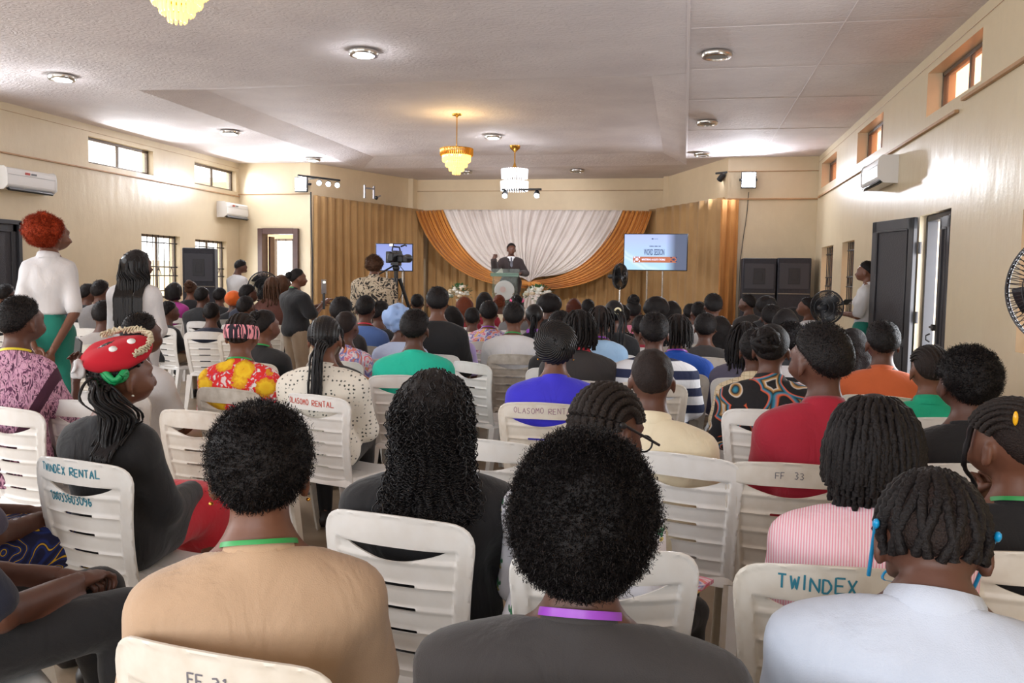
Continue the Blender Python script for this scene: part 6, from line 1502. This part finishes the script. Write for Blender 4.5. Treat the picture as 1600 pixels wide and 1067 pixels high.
sit(678, 573, 2.3, 'woman with long loose black curls in a black jacket', ('curly', dict(L=.33, N=850)), ('jacket', C_BLACK, dict(collar='suit')), look=12, body=4, ch=cMID, fem=1, p=dict(sx=1.12), skin=1)
rc = sit(957, 597, 2.15, 'person with ridged cornrows in a white cactus print shirt', ('cornrows', dict(turn=.0, n=11, r=.0105, f0=22, f1=212)), ('longshirt', C_CACT, dict(collar='mandarin')), look=42, body=30, ch=cCAC, p=dict(lean=.22, nod=.12, sx=1.06), skin=1, extras=(X_glasses(M_BLACK),))
sit(1368, 607, 2.05, 'person with shoulder-length twists in a pink pinstripe shirt', ('twists', dict(L=.135, rt=.0072, dens=1.25, seed=9, sway=.03)), ('longshirt', C_PINK, dict()), look=-6, body=-3, ch=cTWR, p=dict(sx=1.06, nod=.1), skin=1)
J_chin = J_seat(elL=(-.16, .17, .64), wrL=(-.035, .125, .905))
def X_bead(J, part, lod):
    hd = J['hd']; b = MB(); b.ball(hd + [-.06, -.055, .062], (.006, .006, .017), 10, 7); part('hair_bead', b.v[0], b.f[4][0], mat('yellow bead', (236, 176, 30), .25))
    P = hang_paths([hd + [-.066, .05, .03]], [np.array([-.12, .3, -.5])], .40, 20, .01, 3, .9); part('front_braid', *vt(np.array(push_out(P, J, .02)), .007, 6, .15, 1.2), HAIR['silk'])
sit(1592, 620, 2.15, 'girl with a yellow hair bead resting her chin on her hand', ('cornrows', dict(turn=.5, n=13, r=.0075, f0=20, f1=205)), ('tee', C_BLACK, {}), look=-50, body=-16, ch=cEDG, J=J_chin, jkey='chin', fem=1, extras=(X_bead, X_lanyard(LN_GREEN, .012)), curl=(1.7, .6), points=((.15, -.1, 1), None), palms=((.2, -1, 0), None), skin=0, eyes=True)
# two people out of frame at the side, seen only by lap, arm and hands
J_lap2 = J_seat(wrL=(-.06, .24, .62), wrR=(.05, .26, .63), elL=(-.2, .04, .64), elR=(.2, .05, .64))
sit(-120, 560, 2.05, 'person in black trousers beside the beige top, only lap and hands in view', ('crop', {}), ('tee', C_NAVY, {}), look=80, body=82, J=J_lap2, jkey='lap2', skin=1, curl=(1.0, 1.0), lod=0, chair_label='person in black trousers at the edge')
sit(-105, 545, 2.7, 'person in a blue and yellow wax print skirt, only arm and lap in view', ('crop', {}), ('tee', C_GV, {}), ('skirt', C_WAX), look=80, body=78, J=J_lap2, jkey='lap2', fem=1, skin=1, lod=1, chair_label='person in the wax print skirt')
# third row
J_ph = J_seat(elR=(.245, .10, .64), wrR=(.235, .19, .82), elL=(-.2, .05, .64))
rp = sit(27, 462, 3.75, 'man in a purple leaf print shirt lifting a phone', ('crop', dict(t=.009)), ('tee', C_LEAF, dict(g=.018)), look=46, body=13, ch=cPUR, J=J_ph, jkey='phone', extras=(X_lanyard(LN_YELLOW, .012),), curl=(.6, 1.0), points=(None, (.0, .25, .95)), palms=(None, (-.5, -.85, .2)), skin=1, lod=0, p=dict(sx=.84))
pp = dep(depth_of(rp.location) + .22, 121, 551)
r = empty('phone', pp, rad(-30), 'black mobile phone held up in front of the teal skirt', 'phone'); b = MB(); b.box((0, 0, 0), (.075, .009, .15), rotm('y', .3), bev=.008); b.build('case', M_BLACK, r); b = MB(); b.box((0, .005, 0), (.066, .002, .138), rotm('y', .3), bev=.001); b.build('screen', mat('dark phone screen', (24, 26, 34), .15), r)
sit(1020, 545, 3.05, 'man in a cream shirt with closely cropped hair', ('crop', dict(t=.004, col='fade')), ('longshirt', C_CREAM, dict(g=.022)), look=-8, body=8, ch=cCRM, p=dict(sx=1.1, hs=1.02), skin=1)
sit(1288, 503, 2.95, 'man in a crimson suit jacket looking off towards the stage', ('crop', dict(t=.020, nz=.002)), ('jacket', C_RED, dict(g=.026)), look=-42, body=-6, ch=cRED, p=dict(sx=1.06, hs=1.1), skin=1)
sit(1515, 540, 2.9, 'man in a black tee with thick curly hair beside the wall', afro(.096, .112, .108, .012, -.015, cap=.006, nz=.006, fz=9000, fl=.014), ('tee', C_BLACK, {}), look=-30, body=-8, ch=cBLK, skin=1)
sit(1456, 538, 3.7, 'person in an emerald polo with fine cornrows', ('cornrows', dict(turn=.35, n=12, r=.006)), ('polo', C_GREEN, {}), look=-18, body=0, ch=cGRE, lod=1, skin=0)
sit(1381, 500, 4.75, 'man in an orange shirt sitting near the open steel door', ('crop', dict(t=.016, nz=.003)), ('tee', C_ORANGE, dict(g=.02, collar='mandarin')), look=-14, body=2, p=dict(sx=1.12), lod=1, skin=1)
sit(1206, 507, 4.2, 'person in a black shirt with orange and teal print', ('updo', dict(c=(-.02, -.07, .03), R=.055, t=.014)), ('shirt', C_AFR, dict(g=.02)), look=4, body=0, lod=1, p=dict(sx=1.15), skin=1)
sit(869, 505, 4.25, 'person in a royal blue top with coiled braids', ('swirl', {}), ('tee', C_ROYAL, dict(g=.02)), look=2, body=2, ch=cOLP, lod=0, p=dict(sx=1.12), skin=0, extras=(X_earrings(),))
J_j = None
sit(507, 492, 4.35, 'woman with a long ponytail in a cream triangle print blouse', ('pony', dict(at=(.012, -.10, -.035), L=.33, nt=40, rt=.0062, dir=(-.12, 0, 0), seed=8)), ('longshirt', C_DOTS, dict(g=.024, collar='mandarin')), look=14, body=14, ch=cOLR, fem=1, lod=0, p=dict(sx=1.08), skin=0)
sit(376, 488, 4.75, 'woman in a red and yellow floral dress with a zebra headband', ('cornrows', dict(n=9, r=.007)), ('tee', C_FLORAL, dict(g=.018)), ('dress', C_FLORAL), look=22, body=14, ch=cFLO, fem=1, lod=0, extras=(X_band(C_ZEBRA, -.035, .036, .012, .010), X_lanyard(LN_GREEN, .010)), p=dict(sx=1.0), skin=0)
sit(648, 482, 5.2, 'person in a bright turquoise top with short hair', ('crop', dict(t=.018)), ('tee', C_TURQ, dict(g=.022)), look=12, body=4, ch=cTEA, p=dict(sx=1.15), skin=1)
# ------------------------------------------------------------------ middle rows
def X_bonnet(J, part, lod):
    X_blob('bonnet', K('bonnet blue', 150, 178, 226), (-.02, -.03, .02), (.10, .10, .098), .022, None, 30)(J, part, lod)
sit(216, 488, 4.5, 'woman in a white tee behind the beret, hair smooth and tight', ('crop', dict(t=.007, nz=.0005)), ('tee', C_WHITE, {}), ('trousers', C_WHITE), look=52, body=34, fem=1, lod=1, skin=1)
sit(411, 483, 6.0, 'woman in black with a green lanyard and pulled-back hair', ('bun', dict(t=.008, R=.03)), ('sweater', C_BLACK, {}), look=48, body=25, fem=1, extras=(X_lanyard(LN_GREEN),), skin=0)
sit(516, 502, 5.35, 'person in a black tee hidden behind the ponytail woman', ('crop', {}), ('tee', C_CHAR, {}), look=5, skin=1)
sit(540, 486, 6.2, 'boy with a shaved head in a colourful print shirt', ('crop', dict(t=.003, col='fade')), ('tee', C_MULTI, {}), look=25, body=20, skin=1)
sit(533, 463, 7.0, 'person with thick black hair left of the blue polo', ('crop', dict(t=.018)), ('tee', C_CHAR, {}), look=15, skin=1)
sit(571, 461, 7.5, 'man in a slate blue polo with a red lanyard', ('crop', dict(t=.012)), ('polo', C_BLUE, {}), look=15, extras=(X_lanyard(LN_RED),), skin=1)
sit(593, 469, 8.0, 'woman in black turning aside next to the blue polo', ('updo', dict(R=.03)), ('sweater', C_BLACK, {}), look=50, body=20, fem=1, skin=1)
sit(627, 476, 6.4, 'woman in a pale blue ruffled bonnet and light shirt', None, ('tee', C_SKY, {}), look=5, fem=1, extras=(X_bonnet,), top_h=.022, skin=1)
sit(652, 459, 11.0, 'small dark head beneath the lilac screen near the front', ('crop', {}), ('tee', C_BLACK, {}), skin=1)
sit(684, 447, 6.8, 'tall man in a black tee with a high flat haircut', ('crop', dict(t=.018)), ('tee', C_BLACK, dict(g=.02)), look=3, p=dict(sx=1.15), skin=0)
sit(705, 478, 7.3, 'woman in a lilac top with long black hair', ('bob', dict(L=.16)), ('tee', C_LILAC, {}), look=-2, fem=1, skin=1)
sit(726, 463, 10.4, 'woman with long straight auburn hair near the stage flowers', ('long', dict(L=.26, col='auburn')), ('tee', C_MAROON, {}), fem=1, skin=1)
sit(757, 456, 11.0, 'woman with a black bob and white collar below the lectern', ('bob', dict(L=.14)), ('shirt', C_MAROON, {}), fem=1, skin=1)
sit(780, 460, 11.5, 'woman with a rounded auburn updo below the lectern disc', ('updo', dict(col='auburn', R=.055, c=(0, -.05, .03))), ('tee', C_CREAM, {}), fem=1, skin=1)
sit(764, 469, 8.2, 'person in a multicolour print top with a short neat haircut', ('crop', dict(t=.016)), ('tee', C_MULTI, {}), extras=(X_lanyard(LN_PURPLE),), skin=0)
sit(738, 480, 9.2, 'person in a cream top beside the multicolour print top', ('crop', {}), ('tee', C_CREAM, {}), skin=1)
sit(803, 471, 6.65, 'man in a white tee with a green lanyard on the soiled chair', ('crop', dict(t=.014)), ('tee', C_WHITE, dict(g=.02)), look=3, ch=cDIR, extras=(X_lanyard(LN_GREEN),), p=dict(sx=1.15), skin=0)
sit(808, 462, 10.0, 'woman with a hot pink headband in front of the lectern', ('bun', {}), ('tee', C_GREY, {}), fem=1, extras=(X_band(mat('hot pink band', (240, 84, 140), .6), .045, .07, -.02, .016),), skin=1)
sit(835, 474, 7.8, 'woman with a black ponytail and purple scarf', ('pony', dict(L=.2)), ('tee', C_BLACK, {}), fem=1, extras=(X_lanyard(LN_PURPLE, .04),), skin=1)
sit(858, 458, 9.6, 'person with very wide black hair beside the white flowers', afro(.14, .13, .12, .01), ('sweater', C_BLACK, {}), skin=1)
sit(876, 485, 5.95, 'person with a rounded black haircut behind the coiled braids', ('crop', dict(t=.02)), ('tee', C_BLACK, {}), look=2, skin=1)
sit(906, 480, 5.25, 'person with parted box braids in a black tee and red lanyard', ('braids', dict(L=.12, rt=.008)), ('tee', C_CHAR, dict(g=.022)), look=-12, extras=(X_lanyard(LN_RED, .02),), p=dict(sx=1.1), skin=0)
sit(938, 474, 6.45, 'person in pale denim with short loose braids', ('twists', dict(L=.13)), ('longshirt', C_DENIM, {}), look=5, extras=(X_lanyard(LN_PURPLE),), skin=1)
sit(960, 468, 7.05, 'woman with a cream flower scrunchie on a long braid', ('pony', dict(L=.36, nt=14, tie=mat('cream scrunchie', (220, 208, 170), .8), at=(.02, -.09, .02), dir=(.5, 0, 0))), ('tee', C_BLACK, {}), look=-5, fem=1, skin=1)
sit(972, 476, 8.4, 'person in a black and white print top beside the braid', ('crop', {}), ('tee', C_BW, {}), skin=1)
sit(990, 461, 9.0, 'woman in a pink top with a high black bun', ('bun', dict(c=(0, -.03, .10), R=.05)), ('tee', C_PINKT, {}), fem=1, top_h=.06, skin=1)
sit(897, 466, 11.8, 'woman with a rusty brown bob near the stage', ('bob', dict(L=.08, col='rust')), ('tee', C_GV, {}), fem=1, skin=1)
sit(919, 467, 11.0, 'short-haired person beside the rusty brown bob', ('crop', {}), ('tee', C_BLACK, {}), skin=1)
sit(1023, 487, 5.2, 'man in a navy and white striped polo with a round haircut', ('crop', dict(t=.016)), ('polo', C_POLO, dict(g=.024)), look=-3, body=3, p=dict(sx=1.22), skin=1)
sit(1059, 487, 5.75, 'woman in a cobalt blue jumper with short braids', ('twists', dict(L=.1)), ('sweater', C_COBALT, dict(g=.022)), look=-6, fem=1, extras=(X_lanyard(LN_PURPLE),), p=dict(sx=1.1), skin=0)
sit(1002, 492, 7.75, 'person in a maroon top mostly hidden by the striped polo', ('crop', {}), ('tee', C_MAROON, {}), skin=1)
sit(1026, 463, 8.2, 'person with a broad rounded afro before the gold curtain', afro(.12, .12, .11, .01), ('tee', C_BLACK, {}), skin=1)
sit(1050, 470, 9.5, 'woman with a pink hair clip and black bob', ('bob', dict(L=.1)), ('tee', C_LILAC, {}), fem=1, extras=(X_blob('hair_clip', mat('pink clip', (240, 130, 150), .5), (-.06, -.07, .05), (.03, .02, .04)),), skin=1)
sit(1079, 474, 10.2, 'person in a yellow green top beside the curtain edge', ('crop', {}), ('tee', C_YGREEN, {}), skin=1)
sit(1093, 471, 8.75, 'slim person in a white tee beside the tall man', ('crop', {}), ('tee', C_WHITE, {}), look=-15, skin=1)
sit(1115, 458, 8.35, 'tall man with a rounded haircut in a white shirt by the gold curtain', ('crop', dict(t=.016)), ('shirt', C_WHITE, dict(g=.02)), look=-10, p=dict(sx=1.1), skin=1)
sit(1103, 488, 6.9, 'person in a dark grey jacket left of the wavy hair', ('crop', dict(t=.018)), ('jacket', C_CHAR, {}), skin=1)
sit(1125, 494, 6.15, 'woman with wavy shoulder-length hair in a cream jacket', ('bob', dict(L=.17)), ('jacket', K('ecru', 206, 194, 164), {}), fem=1, ch=cDUO, skin=1, p=dict(sx=1.1))
sit(1166, 499, 5.5, 'woman with loose braids in a grey violet top', ('braids', dict(L=.2, rt=.007)), ('sweater', C_GV, dict(g=.02)), look=-6, fem=1, skin=1)
sit(1182, 512, 4.78, 'person in a cream check shirt behind the printed black shirt', ('crop', dict(t=.015)), ('shirt', C_CHECK, {}), look=4, skin=1)
sit(1170, 459, 10.6, 'man in profile in a dark coat before the loudspeakers', ('crop', {}), ('jacket', C_CHAR, {}), look=-60, body=-30, skin=1)
sit(1198, 462, 9.8, 'person with fluffy dark hair before the loudspeakers', afro(.115, .115, .105, .01), ('tee', C_BLACK, {}), skin=1)
sit(1206, 475, 8.0, 'person with short dark hair left of the seated profile', ('crop', dict(t=.02)), ('tee', C_NAVY, {}), skin=1)
sit(1228, 482, 7.0, 'woman with a dark bob behind the crimson suit', ('bob', dict(L=.12)), ('tee', C_GREY, {}), skin=1)
sit(1236, 503, 6.3, 'person with thick black hair just left of the crimson suit', afro(.105, .11, .105, .01), ('tee', C_BLACK, {}), skin=1)
sit(1264, 464, 9.9, 'person in a white shirt facing sideways by the front wall', ('crop', {}), ('shirt', C_WHITE, {}), look=-75, body=-40, skin=0)
sit(1333, 513, 5.3, 'woman with a glossy dark bob and magenta collar', ('bob', dict(L=.14)), ('tee', C_MAGENTA, {}), look=-4, fem=1, skin=1)
# left-hand block
sit(156, 437, 9.2, 'man in a grey jacket with a white collar', ('crop', dict(t=.014)), ('jacket', C_GREY, dict(cm=C_WHITE)), look=40, body=30, skin=1)
sit(136, 443, 10.2, 'man in black beside the grey jacket, face in profile', ('crop', {}), ('jacket', C_BLACK, {}), look=55, body=35, skin=1)
sit(161, 469, 7.2, 'boy in a pale grey shirt between the two standing women', ('crop', dict(t=.014)), ('shirt', K('pale grey', 176, 168, 164), dict(cm=C_WHITE)), look=25, body=20, skin=1)
sit(315, 448, 10.2, 'man in a black jumper whose whole chair back shows', ('crop', dict(t=.016)), ('sweater', C_BLACK, dict(g=.022)), look=25, ch=cLB1, p=dict(sx=1.15), skin=1)
sit(262, 470, 9.3, 'man in black with khaki trousers sitting sideways', ('crop', {}), ('tee', C_BLACK, {}), ('trousers', C_KHAKI), look=60, body=55, ch=cLB2, skin=1)
sit(272, 441, 11.7, 'woman with a magenta scarf by the window', ('bob', dict(L=.1)), ('tee', C_MAGENTA, {}), look=35, fem=1, skin=0)
sit(298, 439, 12.2, 'woman with brown braids piled up before the loudspeaker', ('updo', dict(col='brown', R=.05)), ('tee', C_BLACK, {}), look=20, fem=1, skin=0)
sit(343, 449, 12.0, 'person with short black hair beside the orange headwrap', ('crop', dict(t=.016)), ('jacket', C_BLACK, dict(cm=C_WHITE)), look=20, skin=1)
sit(365, 454, 11.35, 'woman with an orange headwrap above a black top', None, ('tee', C_BLACK, {}), look=20, fem=1, extras=(X_blob('headwrap', K('orange wrap', 232, 104, 30), (0, -.02, .02), (.105, .11, .10), .006),), top_h=.028, skin=1)
sit(386, 444, 10.35, 'man in navy turned in profile beside the orange headwrap', ('crop', dict(t=.014)), ('tee', C_NAVY, {}), look=60, body=30, skin=1)
sit(425, 430, 10.4, 'woman with long brown braids beside the pedestal fan', ('braids', dict(L=.2, col='brown', rt=.009, out=.15)), ('tee', K('rust brown', 96, 56, 46), {}), look=20, fem=1, skin=0)
sit(441, 424, 11.6, 'woman with a big brown curly mane behind the polo photographer', afro(.115, .115, .14, -.02, -.03, col='brown', hl=HLB), ('tee', C_MAROON, {}), look=20, fem=1, skin=0)
sit(97, 452, 11.5, 'person in a dark shirt glimpsed between the standing women', ('crop', {}), ('tee', C_NAVY, {}), look=30, skin=1)
sit(8, 443, 9.5, 'person with short hair at the edge beside the grey door', ('crop', {}), ('tee', C_BLACK, {}), look=40, skin=1)
sit(383, 462, 8.8, 'person in a mustard top below the navy man', ('crop', {}), ('tee', C_MUSTARD, {}), look=30, skin=1)
sit(330, 472, 9.0, 'person in a dark tee below the orange headwrap', ('crop', {}), ('tee', C_NAVY, {}), look=20, skin=1)
# ------------------------------------------------------------------ people on their feet
def stand(u, v, D, label, hair, top, bottom, J, jkey, look=0, body=0, zb=0.0, **kw):
    d = ray(u, v); th = math.atan2(-d[0], d[1]); rz = th - rad(body); p = dict(kw.pop('p', {})); p['yaw'] = (th - rad(look)) - rz
    th_ = kw.pop('top_h', None)
    if th_ is None: th_ = hair[1]['c'][2] + hair[1]['r'][2] - .092 if hair[0] == 'afro' else TOPH[hair[0]]
    t = dep(D, u, v) - [0, 0, zb]; r = person(label, J, jkey, t, rz, p, kw.pop('lod', 1), solve_s=False, uniform=True, hair=hair, top=top, bottom=bottom, top_h=th_, **kw); r.location.z = zb; return r
J_back = J_stand(elL=(-.205, -.09, 1.06), elR=(.205, -.09, 1.06), wrL=(-.08, -.185, .83), wrR=(.05, -.20, .81))
stand(78, 335, 6.2, 'woman with a bright orange bob standing with hands clasped behind her', ('afro', dict(r=(.115, .118, .108), c=(0, -.05, .012), col='orange', nz=.01, fz=9000, fl=.03, hl=[-.15, -.14, -.11, -.06, -.03, .02, .06, .07])), ('shirt', C_WHITE, dict(g=.018, collar='shirt', hem=.20)), ('skirt', C_TEALSK), J_back, 'back', look=60, body=10, fem=1, lod=0, curl=(1.1, 1.1), points=((.6, -.1, -.8), (-.6, -.1, -.8)), palms=((0, -1, 0), (0, 1, 0)), skin=0, p=dict(sx=.78))
J_read = J_stand(elL=(-.19, .03, 1.06), elR=(.19, .03, 1.06), wrL=(-.09, .24, 1.08), wrR=(.10, .24, 1.08))
stand(212, 390, 6.5, 'woman with waist-long black braids standing in a white blouse', ('long', dict(L=.42, N=260, rt=.0065, col='silk', seed=5)), ('longshirt', C_WHITE, dict(g=.026)), ('skirt', C_WHITE), J_read, 'read', look=58, body=22, fem=1, lod=1, skin=1, p=dict(sx=.92))
J_film = J_stand(elL=(-.22, .06, 1.10), elR=(.22, .06, 1.10), wrL=(-.05, .28, 1.22), wrR=(.07, .28, 1.26))
rp = stand(463, 419, 9.6, 'woman in a black polo and khaki trousers filming with a phone', ('bun', dict(t=.008, R=.035, c=(0, -.1, .02))), ('polo', C_BLACK, dict(g=.024)), ('trousers', C_KHAKI), J_film, 'film', look=68, body=62, fem=1, lod=1, extras=(X_lanyard(LN_GREEN),), p=dict(sx=1.25, sy=1.25), skin=0)
pp = dep(9.55, 506, 455); r = empty('phone', pp, rad(70), 'phone on a slim hand grip held by the woman filming', 'phone'); b = MB(); b.box((0, 0, .05), (.075, .01, .16)); b.build('case', mat('silver phone', (150, 152, 160), .3, .6), r); b = MB(); b.tube([(0, 0, -.02), (0, 0, -.2)], .014, 8); b.build('grip', M_BLACK, r); b = MB(); b.ball((0, -.008, .1), .012); b.build('lamp', glow('phone lamp', (255, 240, 210), 6), r)
stand(585, 398, 10.4, 'camera operator in a beige and black swirl blouse seen from behind', afro(.102, .108, .112, .0, -.02, col='brown', nz=.01), ('longshirt', C_SWIRL, dict(g=.04)), ('trousers', C_BLACK), J_read, 'read', look=8, body=2, fem=1, lod=1, p=dict(sx=1.12), skin=0)
stand(378, 406, 14.2, 'man in a white shirt standing by the front corner doorway', ('crop', {}), ('shirt', C_WHITE, dict(g=.02)), ('trousers', C_BLACK), J_read, 'read', look=65, body=50, lod=2, p=dict(nod=.3), skin=1)
rw = stand(1357, 408, 9.95, 'woman in a white shirt and green skirt half hidden by the open steel door', ('crop', dict(t=.01)), ('shirt', C_WHITE, dict(g=.02)), ('skirt', C_TEALSK), J_read, 'read', look=-75, body=-70, fem=1, lod=1, skin=0)
pp = dep(9.8, 1322, 472); r = empty('tablet', pp, rad(20), 'dark tablet held by the woman beside the open steel door', 'tablet'); b = MB(); b.box((0, 0, 0), (.1, .01, .13), rotm('x', 1.1), bev=.005); b.build('case', M_BLACK, r); b = MB(); b.box((0, -.004, .006), (.088, .003, .118), rotm('x', 1.1), bev=.001); b.build('screen', mat('dark phone screen', (24, 26, 34), .15), r)
J_spk = J_stand(elR=(.30, .10, 1.17), wrR=(.33, .27, 1.36), elL=(-.27, .05, 1.10), wrL=(-.17, .26, 1.10))
def X_suit(J, part, lod):
    nk, rb = J['nk'], J['rib']; b = MB(); y = rb[1] + .128
    b.put([nk + [-.055, .075, .01], nk + [.055, .075, .01], [0, y + .012, rb[2] - .02]], np.array([[0, 1, 2]])); part('shirt_front', b.v[0], b.f[3][0], C_WHITE)
    b = MB(); b.put([nk + [-.016, .083, -.01], nk + [.016, .083, -.01], [.022, y + .018, rb[2] + .0], [0, y + .02, rb[2] - .03], [-.022, y + .018, rb[2] + .0]], np.array([[0, 1, 2, 3, 4]])); part('tie', b.v[0], b.f[5][0], mat('dark grey tie', (70, 68, 80), .5))
stand(799, 380, 17.75, 'speaker in a dark suit at the lectern raising his right hand', ('crop', dict(t=.014)), ('jacket', C_SUIT, dict(g=.026, cm=C_WHITE, collar='shirt', long=.3)), ('trousers', C_SUIT), J_spk, 'spk', look=172, body=176, zb=.4, lod=1, curl=(.6, 1.3), points=(None, (0, .2, .95)), palms=(None, (0, 1, 0)), extras=(X_suit,), skin=1, p=dict(sx=1.08))
bk = rc.matrix_basis @ Vector((.13, .30, .612)); b = empty('booklet', bk, rc.rotation_euler.z, 'printed booklet on the lap of the person in cactus print', 'booklet'); q = MB(); q.box((0, 0, 0), (.13, .18, .012), bev=.001); q.build('pages', C_MULTI, b)
